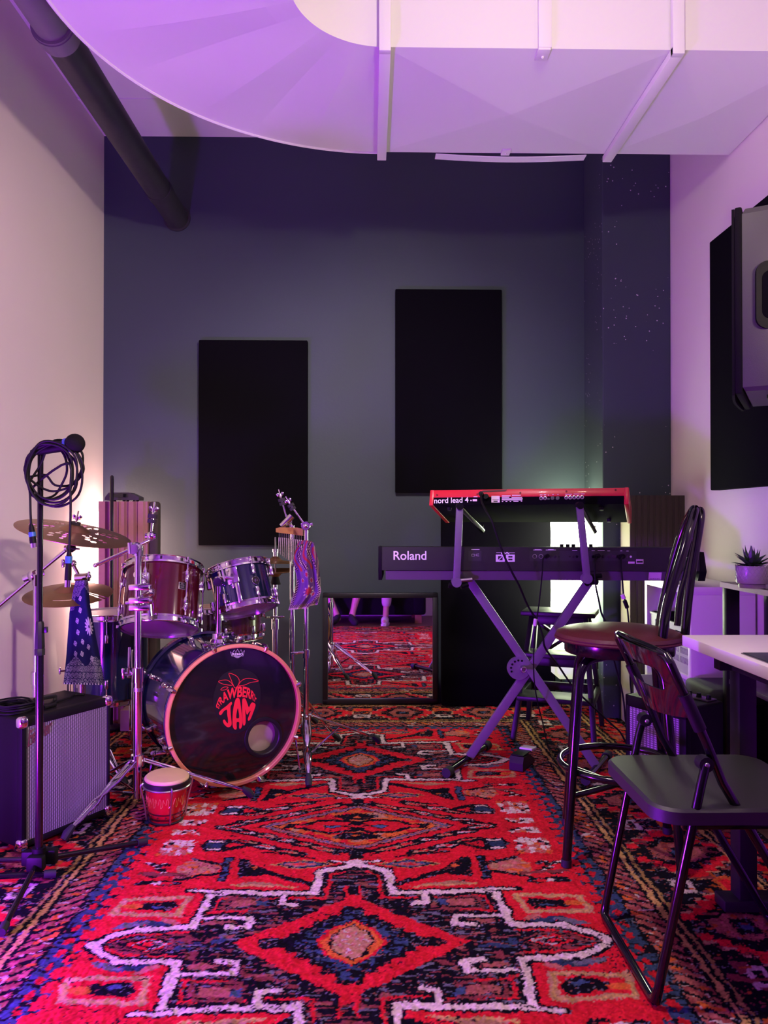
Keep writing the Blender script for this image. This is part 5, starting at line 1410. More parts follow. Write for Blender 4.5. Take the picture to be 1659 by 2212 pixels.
for q in ((1071, 1198, 1090.5, 1201.2), (1071, 1210.3, 1090.5, 1213.5), (1071, 1201, 1075.8, 1210.5), (1085.7, 1201, 1090.5, 1210.5), (1093, 1198, 1112, 1201.0), (1093, 1204.4, 1112, 1207.0), (1093, 1210.5, 1112, 1213.5), (1093, 1200.8, 1098, 1204.6), (1107, 1200.8, 1112, 1204.6), (1093, 1206.8, 1098, 1210.7), (1107, 1206.8, 1112, 1210.7)): rectq(bm, kbp, *q)
ribbon(bm, [kbp(1076.5, 1210), kbp(1085.5, 1201.5)], .0035, nn)
lab(bm, 'FA', kbp, 1082, 1192.2, 1101, 1197, .03, 1)
rectq(bm, kbp, 1072, 1193.6, 1084, 1194.6); rectq(bm, kbp, 1099, 1193.8, 1112, 1194.8); part('model_lettering', bm, 'logo_white', kb, smooth=None)
bm = B(); rectq(bm, lambda u, v: kbp(u, v, .0006), 1144, 1190, 1375, 1212); rectq(bm, lambda u, v: kbp(u, v, .0006), 1012, 1190, 1040, 1212); part('jack_panel', bm, mat('jack_panel_grey', (.022, .02, .026), .5), kb, smooth=None)
def ring_at(bm, fn_o, n_, r, rt_):
    torus(bm, zframe(fn_o, n_), r, rt_, 24, 6)
bm = B()
for u in (1155, 1168.5): ring_at(bm, kbp(u, 1202), nn, .0085, .0016)
part('midi_socket', bm, 'dull_metal', kb)
bm = B()
for u, r_ in ((1190, .006), (1199, .006), (1207, .003), (1231, .003), (1238, .004), (1246, .0055), (1281, .006), (1303, .0065), (1315, .0065)):
    c = kbp(u, 1202.5); cyl(bm, c - nn * .001, c + nn * .0015, r_, 16)
rectq(bm, lambda u, v: kbp(u, v, .0016), 1322, 1199.5, 1334, 1205); rectq(bm, lambda u, v: kbp(u, v, .0016), 1353, 1199, 1357.5, 1206.5)
part('jack_socket', bm, 'black_gloss', kb)
bm = B()
for u0, u1, v in ((1152, 1171, 1188), (1179, 1201, 1188), (1018, 1036, 1187), (1236, 1247, 1189), (1278, 1285, 1189.5), (1291, 1306, 1189), (1312, 1318, 1190), (1340, 1344, 1190), (1353, 1358, 1190.3)): rectq(bm, kbp, u0, v - .5, u1, v + .6)
for u0, u1, v in ((1155, 1168, 1187.3), (1184, 1196, 1187.2)): rectq(bm, kbp, u0, v - .6, u1, v + .3)
ribbon(bm, [kbp(*p) for p in ((1019, 1197), (1025, 1197), (1025, 1201.5), (1019, 1201.5))], .0012, nn, True); ribbon(bm, [kbp(*p) for p in ((1035, 1196.5), (1029, 1197), (1028, 1199), (1029, 1200.5), (1035, 1201))], .0012, nn)
c = kbp(1362.5, 1202.5); cyl(bm, c, c + nn * .001, .0045, 14)
part('panel_legend', bm, 'logo_white', kb, smooth=None)
bm = B(); rectq(bm, kbp, 1357, 1213, 1371, 1217.5); rectq(bm, kbp, 1374, 1208, 1390, 1218); part('rating_sticker', bm, 'sticker', kb, smooth=None)
bm = B(); rectq(bm, lambda u, v: kbp(u, v, .002), 1375.5, 1211.5, 1388.5, 1215.5); part('sticker_print', bm, 'black_satin', kb, smooth=None)
bm = B(); q0 = MK.inverted() @ P(1400, 1240, 3.3); q1 = MK.inverted() @ P(1427, 1240, 3.3); prism(bm, [(.0045, zb2 - .006), (.0135, zbb + .004), (.016, zbb + .006), (.008, zb2 - .006)], q0.x, q1.x, Mside); part('barcode_sticker', bm, 'sticker', kb, smooth=None)
bm = B()
for k in range(14):
    x = q0.x + .005 + k * .0031; prism(bm, [(.0100, zb2 - .024), (.0127, zbb + .006), (.0140, zbb + .006), (.0114, zb2 - .024)], x, x + (.0018 if k % 3 else .001), Mside)
part('barcode_print', bm, mat('print_purple', (.10, .06, .12), .6), kb, smooth=None)

# ------------------------------------------------------------------ red synthesizer
yaw = R(-21); pit = R(-16)
RM = Matrix.Rotation(yaw, 4, 'Z') @ Matrix.Rotation(pit, 4, 'X')
W4, D4, H4 = .852, .29, .074
cL = P(934, 1091.5, 3.555)
MN = Matrix.Translation(cL) @ RM          # local: x along the back, y away, z up; origin bottom left of the back
sy_ = thing('synthesizer', 'red synthesizer tilted on the upper tier of the stand', 'keyboard', MN @ V((W4 / 2, D4 / 2, 0)), 'keyboards')
bm = B(); bx(bm, (.004, .001, .001), (W4 - .004, D4, H4 - .012), MN, .002); part('body', bm, 'panel_black', sy_)
bm = B(); bx(bm, (.0, -.001, H4 * .50), (W4, .05, H4), MN, .003); bx(bm, (.0, .03, H4 - .014), (W4, D4 * .52, H4), MN, .003); part('red_casing', bm, 'red_paint', sy_)
for x0_, x1_ in ((-.016, .0035), (W4 - .0035, W4 + .016)):
    bm = B(); bx(bm, (x0_, -.003, -.002), (x1_, D4 + .012, H4 + .001), MN, .004); part('end_cheek', bm, 'red_paint', sy_)
bm = B(); bx(bm, (.01, D4 * .54, H4 - .016), (W4 - .01, D4 + .004, H4 - .004), MN); part('white_keys', bm, 'white_plastic', sy_)
bm = B()
for k in range(10):
    for j in range(2): cyl(bm, MN @ V((.06 + k * .08, .05 + j * .05, H4 - .001)), MN @ V((.06 + k * .08, .05 + j * .05, H4 + .012)), .008, 12)
part('control_knob', bm, 'black_plastic', sy_)
for x, y in ((.07, .045), (W4 - .10, .05), (.07, D4 - .05), (W4 - .08, D4 - .05)):
    bm = B(); cyl(bm, MN @ V((x, y, .001)), MN @ V((x, y, -.012)), .011, 16, .009); part('rubber_foot', bm, 'rubber', sy_)
no = MN @ V((0, -.001, 0)); nnv = (MN.to_3x3() @ V((0, -1, 0))).normalized()
def nd(u, v, l=.0012): return PPL(u, v, no + nnv * l, nnv)
# back lettering follows the tilt of the panel
def ndl(u0, v0, u1, v1, skew):   # skew = change of v across the word
    return lambda a, t: nd(u0 + (u1 - u0) * a, v1 + (v0 - v1) * t + skew * a)
bm = B(); word(bm, 'nord lead 4', ndl(938, 1075.5, 1012, 1087.5, -2.2), .008); part('brand_lettering', bm, 'logo_white', sy_, 'white brand lettering', smooth=None)
bm = B(); c = nd(1017.5, 1081.2); cyl(bm, c, c + nnv * .001, .0035, 12); rectq(bm, nd, 1021, 1078.2, 1030.5, 1082.8); rectq(bm, nd, 1023, 1072.5, 1031.5, 1073.8); rectq(bm, nd, 1061.5, 1071, 1079.5, 1085.5)
for k, (u0, u1, v) in enumerate(((1084, 1103, 1071), (1106, 1125, 1070), (1084, 1100, 1074), (1105, 1128, 1074.5), (1084, 1129, 1077.5), (1084, 1128, 1080), (1084, 1087, 1083.5), (1092, 1096, 1083.3), (1101, 1104, 1083.1), (1109, 1120, 1082.8), (1125, 1128, 1082.5))): rectq(bm, nd, u0, v - .9, u1, v + .9)
part('panel_legend', bm, 'sticker', sy_, smooth=None)
bm = B(); rectq(bm, lambda u, v: nd(u, v, .002), 1063.5, 1079, 1077.5, 1080); rectq(bm, lambda u, v: nd(u, v, .002), 1066, 1081.5, 1075, 1084); part('sticker_print', bm, 'black_satin', sy_, smooth=None)
bm = B()
for u in (1169, 1177.3, 1223.3, 1231.8, 1240.4, 1248.9, 1257.4): torus(bm, zframe(nd(u, 1076.5 - (u - 1169) * .025), nnv), .0072, .0022, 24, 8)
part('jack_socket', bm, 'chrome', sy_)
bm = B()
for u in (1169, 1177.3, 1223.3, 1231.8, 1240.4, 1248.9, 1257.4): c = nd(u, 1076.5 - (u - 1169) * .025); cyl(bm, c, c + nnv * .001, .0052, 14)
for u in (1193.5, 1204.5): c = nd(u, 1076); cyl(bm, c, c + nnv * .0015, .0085, 16)
rectq(bm, nd, 1182, 1075.5, 1187.5, 1079.5)
part('socket_hole', bm, 'black_gloss', sy_)
bm = B()
for u0, u1, v in ((1166, 1172, 1069.2), (1174.5, 1180, 1069), (1183.5, 1186, 1069.5), (1193.2, 1196, 1068.5), (1204, 1206.5, 1068.2), (1221, 1236, 1067.9), (1239, 1252, 1067.4), (1254, 1263, 1067.1)): rectq(bm, nd, u0, v - .7, u1, v + .5)
part('jack_legend', bm, 'logo_white', sy_, smooth=None)
bm = B()
no2 = MN @ V((0, -.0012, 0))
for k in range(26):
    u = 1040 + k * 2.05; a_ = nd(u, 1063.4 - (u - 1040) * .04, .0022); b_ = nd(u + 3.6, 1059.4 - (u - 1040) * .04, .0022); ribbon(bm, [a_, b_], .0022, nnv)
part('vent_slots', bm, 'black_satin', sy_, smooth=None)
bm = B()
for u, v in ((944, 1069.5), (1031, 1067.5), (1124, 1064.5), (1223.5, 1061.2), (1330, 1058.5)): torus(bm, zframe(nd(u, v, .002), nnv), .003, .001, 12, 6)
part('screw', bm, 'black_satin', sy_)

# ------------------------------------------------------------------ cables of the keyboards
def cable(pts, r, label, n=8, m='cable_black', plugs=()):
    bm = B(); tube(bm, cr(pts, n), r, 7)
    t = thing('audio_cable', label, 'cable', V(pts[0]), 'audio cables'); part('cord', bm, m, t)
    for a, b, rr_, mm in plugs:
        bm = B(); cyl(bm, a, b, rr_, 12); part('plug', bm, mm, t)
    return t
pa = nd(1042, 1071, .004)
cable([pa + nnv * .03, P(1041, 1084, 3.36), P(1050, 1104, 3.27), P(1063, 1127, 3.24), P(1076, 1165, 3.23), P(1091, 1205, 3.22), P(1108, 1240, 3.22), P(1122, 1266, 3.24), P(1140, 1308, 3.30), P(1159, 1340, 3.30), P(1172, 1372, 3.28), P(1178, 1400, 3.28), P(1205, 1436, 3.36), P(1228, 1470, 3.40), P(1251, 1498, 3.43), P(1290, 1535, 3.50), P(1322, 1565, 3.57), P(1340, 1582, 3.62), PZ(1356, 1612, .006)], .0045, 'black power cable hanging from the red synthesizer down past the stand', plugs=((pa, pa + nnv * .035, .011, 'black_plastic'), (pa + nnv * .02 + V((.02, 0, -.008)), pa + V((.02, 0, -.008)), .012, 'black_plastic')))
pb_ = kbp(1180, 1202, .002)
cable([pb_ + nn * .03, P(1173, 1208, 3.25), P(1171, 1240, 3.24), P(1166, 1290, 3.24), P(1160, 1335, 3.24), P(1156, 1365, 3.24), P(1153, 1410, 3.25), P(1154, 1470, 3.28), P(1162, 1520, 3.32), P(1172, 1560, 3.40), PZ(1185, 1615, .012), PZ(1205, 1650, .006), PZ(1228, 1690, .006), PZ(1200, 1698, .006), PZ(1160, 1668, .006), PZ(1156, 1655, .006), PZ(1190, 1648, .006), PZ(1215, 1668, .006)], .0028, 'thin black cable running from the long black keyboard to the floor loop', plugs=((pb_, pb_ + nn * .035, .009, 'black_plastic'), (P(1157, 1337, 3.235), P(1155, 1352, 3.235), .008, 'sticker')))
pc_ = kbp(1288, 1202, .002)
cable([pc_ + nn * .03, P(1285, 1212, 3.22), P(1285, 1240, 3.20), P(1288, 1272, 3.20), P(1294, 1300, 3.2), P(1299, 1324, 3.2), P(1310, 1352, 3.2), P(1325, 1420, 3.25), P(1345, 1500, 3.3), P(1352, 1560, 3.35), PZ(1362, 1590, .008)], .0040, 'black cable hanging from the middle jacks of the long keyboard', plugs=((pc_, pc_ + nn * .04, .010, 'black_plastic'),))
pd_ = kbp(1341, 1203, .002)
cable([pd_ + nn * .03, P(1341, 1215, 3.22), P(1344, 1250, 3.20), P(1347, 1286, 3.2), P(1352, 1302, 3.2), P(1356, 1322, 3.2), P(1362, 1400, 3.22), P(1362, 1480, 3.25), P(1375, 1560, 3.3), PZ(1378, 1625, .008)], .0036, 'black adapter cable with white tag hanging at the right end of the long keyboard', plugs=((pd_, pd_ + nn * .03, .012, 'black_plastic'), (P(1344, 1284, 3.195), P(1348, 1293, 3.195), .009, 'sticker'), (P(1349, 1297, 3.195), P(1355, 1313, 3.195), .009, 'black_plastic')))

# ------------------------------------------------------------------ sustain pedal
p0, p1 = PZ(1100, 1664), PZ(1128, 1664)
fx_ = V((p1.x - p0.x, p1.y - p0.y, 0)).normalized(); fx_ = V((math.cos(R(-30)), math.sin(R(-30)), 0)); fy_ = V((-fx_.y, fx_.x, 0))
Mpd = frame((p0.x, p0.y, 0), fx_, fy_, (0, 0, 1))
t = thing('sustain_pedal', 'small black foot pedal with pale tread on the rug under the keyboards', 'pedal', (p0.x, p0.y, 0))
bm = B(); prism(bm, [(0, .003), (.0, .035), (.012, .062), (.10, .052), (.16, .018), (.165, .003)], 0, .062, Mpd @ frame((0, 0, 0), (0, 1, 0), (0, 0, 1), (1, 0, 0))); part('housing', bm, 'black_satin', t, smooth=20)
bm = B(); bar(bm, Mpd @ V((.031, .012, .066)), Mpd @ V((.031, .125, .060)), .056, .006, (0, 0, 1)); part('lever', bm, 'black_plastic', t)
bm = B(); bar(bm, Mpd @ V((.034, .118, .066)), Mpd @ V((.034, .19, .058)), .060, .012, (0, 0, 1), .004); part('tread', bm, 'white_plastic', t)
bm = B(); bx(bm, (.004, .01, 0), (.058, .155, .004), Mpd); part('rubber_base', bm, 'rubber', t)

# ------------------------------------------------------------------ step ladder
wx_ = V((.384, -.15, 0)).normalized(); wy_ = V((-wx_.y, wx_.x, 0)); cS = V((.965, 3.93, 0))
ML = frame(cS, wx_, wy_, (0, 0, 1))
t = thing('step_stool', 'black wooden three step stool behind the keyboard stand', 'step stool', cS)
def lbar(a, b, w, h, up): 
    bm = B(); bar(bm, ML @ V(a), ML @ V(b), w, h, ML.to_3x3() @ V(up), .003); return bm
for s in (-1, 1):
    part('front_leg', lbar((s * .195, -.225, .006), (s * .135, -.01, .598), .024, .042, (0, 1, 0)), 'black_satin', t)
    part('rear_leg', lbar((s * .195, .225, .006), (s * .135, .115, .598), .024, .042, (0, 1, 0)), 'black_satin', t)
    part('side_rail', lbar((s * .178, -.15, .20), (s * .178, .19, .20), .02, .04, (0, 0, 1)), 'black_satin', t)
for a, b in (((-.175, -.235, .205), (.175, -.07, .228)), ((-.165, -.155, .405), (.165, .0, .428)), ((-.185, -.07, .602), (.185, .16, .626))):
    bm = B(); bx(bm, a, b, ML, .004); part('step', bm, 'black_satin', t)
for a, b in (((-.16, .165, .42), (.16, .20, .26)), ((.16, .165, .42), (-.16, .20, .26))):
    pass
part('cross_brace', lbar((-.15, .135, .56), (.165, .165, .34), .018, .030, (0, 1, 0)), 'black_satin', t)
part('cross_brace', lbar((.15, .137, .56), (-.165, .167, .34), .018, .030, (0, 1, 0)), 'black_satin', t)
for z in (.33, .20): part('rear_rail', lbar((-.18, .17 + (.33 - z) * .15, z), (.18, .17 + (.33 - z) * .15, z), .018, .045, (0, 0, 1)), 'black_satin', t)
part('front_rail', lbar((-.14, .0, .575), (.14, .0, .575), .018, .045, (0, 0, 1)), 'black_satin', t)

# ------------------------------------------------------------------ mirror leaning on the wall
lean = R(0.9); mz = P(820, 1517, 4.56)
xa_, xb_ = P(697, 1518, 4.555).x, P(946, 1518, 4.555).x
hM = .655
MM = frame(((xa_ + xb_) / 2, 4.574, .003), (1, 0, 0), (0, math.cos(lean), -math.sin(lean)), (0, math.sin(lean), math.cos(lean)))
t = thing('wall_mirror', 'black framed mirror leaning against the blue wall beside the drums', 'mirror', ((xa_ + xb_) / 2, 4.57, 0))
wM = (xb_ - xa_) / 2; fw = .030
bm = B(); bx(bm, (-wM + .01, -.008, .01), (wM - .01, .008, hM - .01), MM); part('backing', bm, 'black_satin', t)
bm = B(); v4 = [bm.verts.new(MM @ V(p)) for p in ((-wM + fw * .7, -.010, fw * .7), (wM - fw * .7, -.010, fw * .7), (wM - fw * .7, -.010, hM - fw * .7), (-wM + fw * .7, -.010, hM - fw * .7))]; bm.faces.new(v4); part('mirror_glass', bm, 'mirror', t, smooth=None)
bm = B()
for a, b in (((-wM, -.026, 0), (wM, .01, fw)), ((-wM, -.026, hM - fw), (wM, .01, hM)), ((-wM, -.026, 0), (-wM + fw, .01, hM)), ((wM - fw, -.026, 0), (wM, .01, hM))): bx(bm, a, b, MM, .003)
part('frame', bm, 'mirror_frame', t)

# ------------------------------------------------------------------ bar stool
cS = V((.828, 2.555, 0)); rs = R(-14.3)
t = thing('bar_stool', 'black tubular bar stool with round maroon vinyl seat and hoop back', 'stool', cS)
zs = .690
bm = B(); lathe(bm, [(0, zs + .004), (.195, zs + .004), (.205, zs + .010), (.208, zs + .020), (.203, zs + .030), (.18, zs + .040), (.14, zs + .047), (.07, zs + .050), (0, zs + .051)], Matrix.Translation(cS), 72, cap=False); part('seat_cushion', bm, 'vinyl_maroon', t)
bm = B(); torus(bm, Matrix.Translation(cS + V((0, 0, zs + .012))), .206, .0045, 72, 8); part('piping', bm, 'vinyl_maroon', t)
bm = B(); lathe(bm, [(.165, zs - .034), (.176, zs - .034), (.178, zs - .030), (.178, zs + .004), (.165, zs + .004), (.165, zs - .034)], Matrix.Translation(cS), 64, cap=False); lathe(bm, [(0, zs - .004), (.17, zs - .004), (.17, zs + .003), (0, zs + .003)], Matrix.Translation(cS), 48, cap=False); part('seat_ring', bm, 'black_metal', t)
for k in range(4):
    a = rs + PI / 4 + k * PI / 2; d = V((math.cos(a), math.sin(a), 0))
    pts = [cS + d * .02 + V((0, 0, zs - .045)), cS + d * .10 + V((0, 0, zs - .045)), cS + d * .148 + V((0, 0, zs - .054)), cS + d * .178 + V((0, 0, zs - .085)), cS + d * .188 + V((0, 0, zs - .13)), cS + d * .243 + V((0, 0, .012))]
    bm = B(); tube(bm, cr(pts[:5], 5) + [pts[5]], .0145, 16); lg = part('leg', bm, 'black_metal', t)
    bm = B(); cyl(bm, cS + d * .2435, cS + d * .2425 + V((0, 0, .022)), .0165, 16); part('foot_cap', bm, 'rubber', lg)
zr = .285
bm = B(); torus(bm, Matrix.Translation(cS + V((0, 0, zr))), .192, .0115, 72, 12); part('foot_ring', bm, 'black_metal', t)
zr2 = .215
for k in (0, 1):
    a = rs + PI / 4 + k * PI / 2; d = V((math.cos(a), math.sin(a), 0))
    bm = B(); cyl(bm, cS + d * .222 + V((0, 0, zr2 - .004 * k)), cS - d * .222 + V((0, 0, zr2 - .004 * k)), .0095, 12); part('cross_bar', bm, 'black_metal', t)
hp = [P(1431, 1406, 2.40), P(1432, 1372, 2.40), P(1441, 1310, 2.40), P(1458, 1250, 2.41), P(1475, 1195, 2.43), P(1489, 1145, 2.46), P(1498, 1112, 2.50), P(1501, 1100, 2.54), P(1494, 1108, 2.58), P(1477, 1142, 2.62), P(1459, 1198, 2.65), P(1444, 1255, 2.67), P(1430, 1318, 2.68), P(1424, 1360, 2.67)]
bm = B(); tube(bm, cr(hp, 6), .0148, 16); part('back_hoop', bm, 'black_metal', t)
hp2 = [P(1479, 1394, 2.50), P(1480, 1370, 2.50), P(1486, 1300, 2.50), P(1495, 1230, 2.50), P(1506, 1165, 2.51), P(1513, 1118, 2.53), P(1511, 1103, 2.56), P(1506, 1118, 2.60), P(1499, 1170, 2.63), P(1484, 1240, 2.64), P(1470, 1290, 2.64), P(1463, 1352, 2.63)]
bm = B(); tube(bm, cr(hp2, 6), [.0142] * 37 + [.0142 - .0001 * k for k in range(30)], 14); part('inner_hoop', bm, 'black_metal', t)

# ------------------------------------------------------------------ folding chair
yn_, yf_ = 1.735, 2.095
t = thing('folding_chair', 'black metal folding chair in front of the bar stool', 'chair', (.85, 1.91, 0))
def XZ(u, v, y): p = P(u, v, y); return V((p.x, y, p.z))
top_n, piv_n, toe_n = XZ(1447, 1432, yn_), XZ(1524, 1600, yn_), V((1.085, yn_, .012))
for_n = [top_n, XZ(1478, 1500, yn_), piv_n, XZ(1560, 1690, yn_), toe_n]
xz = [(p.x, p.z) for p in for_n]
def sidepath(y): return [V((x, y, z)) for x, z in xz]
rad = .0105
back = sidepath(yn_)[::-1] + [V((xz[0][0] - .004, yn_ + .012, xz[0][1] + .012)), V((xz[0][0] - .012, yn_ + .05, xz[0][1] + .018)), V((xz[0][0] - .020, (yn_ + yf_) / 2, xz[0][1] + .020)), V((xz[0][0] - .012, yf_ - .05, xz[0][1] + .018)), V((xz[0][0] - .004, yf_ - .012, xz[0][1] + .012))] + sidepath(yf_)
bm = B(); tube(bm, back, rad, 14); part('back_frame', bm, 'black_metal', t)
bm = B(); cyl(bm, (toe_n.x, yn_, .012), (toe_n.x, yf_, .012), rad, 14); part('front_floor_bar', bm, 'black_metal', t)
bm = B()
for y in (yn_, yf_): cyl(bm, (xz[1][0], y, xz[1][1]), (xz[2][0] - .012, y, xz[2][1] + .025), .0145, 16)
part('sleeve', bm, 'black_satin', t)
pv = V((.752, 0, .548)); fx0 = .640
rl = [V((pv.x, yn_ - .018, pv.z)), V((pv.x - .012, yn_ - .020, pv.z - .045)), V((fx0 + .006, yn_ - .012, .045)), V((fx0 + .001, yn_ - .008, .018)), V((fx0, yn_ + .015, .011)), V((fx0, yf_ - .0, .011)), V((fx0 + .001, yf_ + .012, .018)), V((fx0 + .006, yf_ + .014, .045)), V((pv.x - .012, yf_ + .020, pv.z - .045)), V((pv.x, yf_ + .018, pv.z))]
bm = B(); tube(bm, rl, rad, 14); part('rear_leg_frame', bm, 'black_metal', t)
bm = B()
for y in (yn_ - .010, yf_ + .010):
    cyl(bm, (pv.x, y - .014, pv.z), (pv.x, y + .014, pv.z), .017, 16)
part('pivot_plate', bm, 'black_satin', t)
bm = B()
for y in (yn_ - .026, yf_ - .012): ball(bm, (pv.x, y, pv.z), .006, 12, (1, .5, 1))
part('rivet', bm, 'dull_metal', t)
# seat: rounded board
zseat = .452; x0_, x1_, ya_, yb_ = .635, 1.055, yn_ - .035, yf_ + .012
def rrect(xa, xb, ya, yb, r, n=8):
    out = []
    for cx, cy, a0 in ((xb - r, yb - r, 0), (xa + r, yb - r, 90), (xa + r, ya + r, 180), (xb - r, ya + r, 270)):
        out += [(cx + r * math.cos(R(a0 + 90 * k / n)), cy + r * math.sin(R(a0 + 90 * k / n))) for k in range(n + 1)]
    return out
bm = B()
outer_ = rrect(x0_, x1_, ya_, yb_, .065); inner_ = rrect(x0_ + .008, x1_ - .008, ya_ + .008, yb_ - .008, .058)
def dip(x, y): return -.012 * math.sin(PI * (x - x0_) / (x1_ - x0_)) ** 2
top = [bm.verts.new((x, y, zseat)) for x, y in inner_]; mid = [bm.verts.new((x, y, zseat - .006)) for x, y in outer_]; low = [bm.verts.new((x, y, zseat - .034)) for x, y in outer_]; li_ = [bm.verts.new((x, y, zseat - .034)) for x, y in inner_]
n = len(top)
cv = bm.verts.new(((x0_ + x1_) / 2, (ya_ + yb_) / 2, zseat - .004))
for i in range(n):
    j = (i + 1) % n
    bm.faces.new((top[i], top[j], cv)); bm.faces.new((top[i], mid[i], mid[j], top[j])); bm.faces.new((mid[i], low[i], low[j], mid[j])); bm.faces.new((low[i], li_[i], li_[j], low[j]))
bm.faces.new(li_)
part('seat', bm, mat('seat_vinyl', (.022, .020, .021), .5, bump=.2, bscale=500), t)
bm = B()
for y in (ya_ + .03, yb_ - .03): bar(bm, (pv.x - .05, y, zseat - .045), (x1_ - .06, y, zseat - .045), .016, .016)
part('seat_rail', bm, 'black_metal', t)
# backrest panel with its slot
zt0, zb0 = xz[0][1] + .018, xz[1][1] - .055
def bfn(a, b):
    y = yn_ + .004 + (yf_ - yn_ - .008) * a; z = zt0 + (zb0 - zt0) * b
    # x along the frame at this height
    f = (xz[0][1] - z) / (xz[0][1] - xz[2][1]); x = xz[0][0] + (xz[2][0] - xz[0][0]) * f
    return V((x - .030 * math.sin(PI * a) - .004, y, z + (.004 * math.sin(PI * a) if b < .5 else -.020 * math.sin(PI * a) * (b - .5) * 2)))
def bmask(a, b):
    x, y = (a - .5) * .352, (b - .47) * (zt0 - zb0)
    hw, hh, r_ = .128, .024, .022
    qx, qy = max(abs(x) - hw + r_, 0), max(abs(y) - hh + r_, 0)
    return math.hypot(qx, qy) > r_
bm = B(); sheet(bm, bfn, 84, 56, bmask, .003); part('backrest', bm, 'black_gloss', t)

# ------------------------------------------------------------------ desk
xd0, yd1, zd1, zd0 = .930, 2.285, .752, .720
t = thing('desk', 'white desk with black metal legs in front of the wall shelf', 'desk', (1.3, 1.7, ZF))
bm = B(); bx(bm, (xd0, 1.05, zd0), (1.655, yd1, zd1), None, .003); part('desktop', bm, 'white_laminate', t)
for y in (2.165, 1.20):
    bm = B(); bx(bm, (1.03, y - .03, .03), (1.08, y + .03, .675), None, .004); part('leg', bm, 'black_satin', t)
    bm = B(); bx(bm, (.985, y - .035, .001), (1.60, y + .035, .034), None, .006); part('foot', bm, 'black_satin', t)
    bm = B(); bx(bm, (.98, y - .02, .672), (1.62, y + .02, zd0), None, .003); part('support_arm', bm, 'black_satin', t)
bm = B(); bx(bm, (1.01, 1.1, .675), (1.05, 2.14, zd0 - .001), None, .003); part('side_beam', bm, 'black_satin', t)
q = P(1603, 1412, 2.1); a = PZ(1604, 1413, zd1); b = PZ(1668, 1434, zd1)
bm = B(); bx(bm, (a.x, b.y - .12, zd1 + .0005), (a.x + .40, a.y, zd1 + .0045), None, .0015)
t2 = thing('desk_mat', 'dark printed mat lying on the white desk', 'mat', (a.x + .2, b.y, zd1)); part('mat_sheet', bm, 'mat_picture', t2)
bm = B(); bx(bm, (a.x - .003, b.y - .123, zd1 + .0002), (a.x + .403, a.y + .003, zd1 + .0028), None, .001); part('edge_binding', bm, 'dull_metal', t2)

# ------------------------------------------------------------------ white shelf with crates and bin
XF_, XB_ = 1.375, 1.655; y0s, y1s = 3.28, 3.84; zt_ = .805
t = thing('cube_shelf', 'white open cube shelf against the right wall holding crates and bins', 'shelf', (1.5, 3.56, ZF))
bm = B(); bx(bm, (XF_, y0s, zt_ - .035), (XB_, y1s, zt_), None, .002); part('top_board', bm, 'white_laminate', t)
for y in (y0s, y1s - .035):
    bm = B(); bx(bm, (XF_, y, ZF + .001), (XB_, y + .035, zt_ - .035), None, .002); part('side_panel', bm, 'white_laminate', t)
for z in (.395, ZF + .02):
    bm = B(); bx(bm, (XF_ + .002, y0s + .035, z), (XB_, y1s - .035, z + .018), None, .001); part('shelf_board', bm, 'white_laminate', t)
bm = B(); bx(bm, (XB_ - .008, y0s + .035, ZF + .03), (XB_, y1s - .035, zt_ - .035)); part('back_board', bm, 'white_laminate', t)
def crate(y0, y1, z0, z1, label, xf):
    t = thing('plastic_crate', label, 'crate', ((xf + 1.6) / 2, (y0 + y1) / 2, z0), 'crates in the white shelf')
    w, h = y1 - y0, z1 - z0
    def msk(a, b):
        y, z = a * w, b * h
        if .28 * w < y < .72 * w and h - .062 < z < h - .030: return False
        if z < h - .075 and z > .035 and not (.47 < a < .53) and .05 < a < .95:
            row = (z - .035) / .042; fr = row - int(row); cx = (y + fr * .006) / .0125; fc = cx - int(cx)
            if .18 < fr < .82 and .30 < fc < .85: return False
        return True
    bm = B(); sheet(bm, lambda a, b: V((xf - .004 * b, y0 + w * a, z0 + h * b)), 110, 60, msk, .003); bx(bm, (xf - .009, y0, z1 - .010), (xf + .004, y1, z1), None, .002); part('front_wall', bm, 'crate_grey', t, smooth=None)
    bm = B(); bx(bm, (xf + .002, y0, z0), (xf + .20, y0 + .003, z1)); bx(bm, (xf + .002, y1 - .003, z0), (xf + .20, y1, z1)); bx(bm, (xf + .002, y0, z0), (xf + .20, y1, z0 + .003)); bx(bm, (xf + .197, y0, z0), (xf + .20, y1, z1)); part('box', bm, 'black_plastic', t, smooth=None)
crate(3.565, 3.795, .4135, .640, 'grey slotted crate in the far half of the white shelf', 1.392)
crate(3.325, 3.550, .4135, .625, 'grey slotted crate in the near half of the white shelf', 1.392)
bm = B(); bx(bm, (1.40, 3.33, .645), (1.62, 3.79, .66)); 
def bin_(y0, y1, z0, z1, label, xf, xb):
    t = thing('storage_bin', label, 'bin', ((xf + xb) / 2, (y0 + y1) / 2, z0), 'bins in the white shelf')
    bm = B(); w, h = y1 - y0, z1 - z0
    def msk(a, b): return not (b > .80 - .10 * max(0, min(1, (abs(a - .5) - .30) / -.08)) * 0 and .24 < a < .76)
    sheet(bm, lambda a, b: V((xf, y0 + w * a, z0 + h * b)), 50, 40, msk, .004); part('front_wall', bm, 'white_plastic', t)
    bm = B(); bx(bm, (xf, y0, z0), (xb, y0 + .004, z1)); bx(bm, (xf, y1 - .004, z0), (xb, y1, z1)); bx(bm, (xf, y0, z0), (xb, y1, z0 + .004)); bx(bm, (xb - .004, y0, z0), (xb, y1, z1)); part('box', bm, 'white_plastic', t)
bin_(3.33, 3.78, .025, .33, 'white plastic bin with cut-out front in the lower white shelf', 1.30, 1.63)

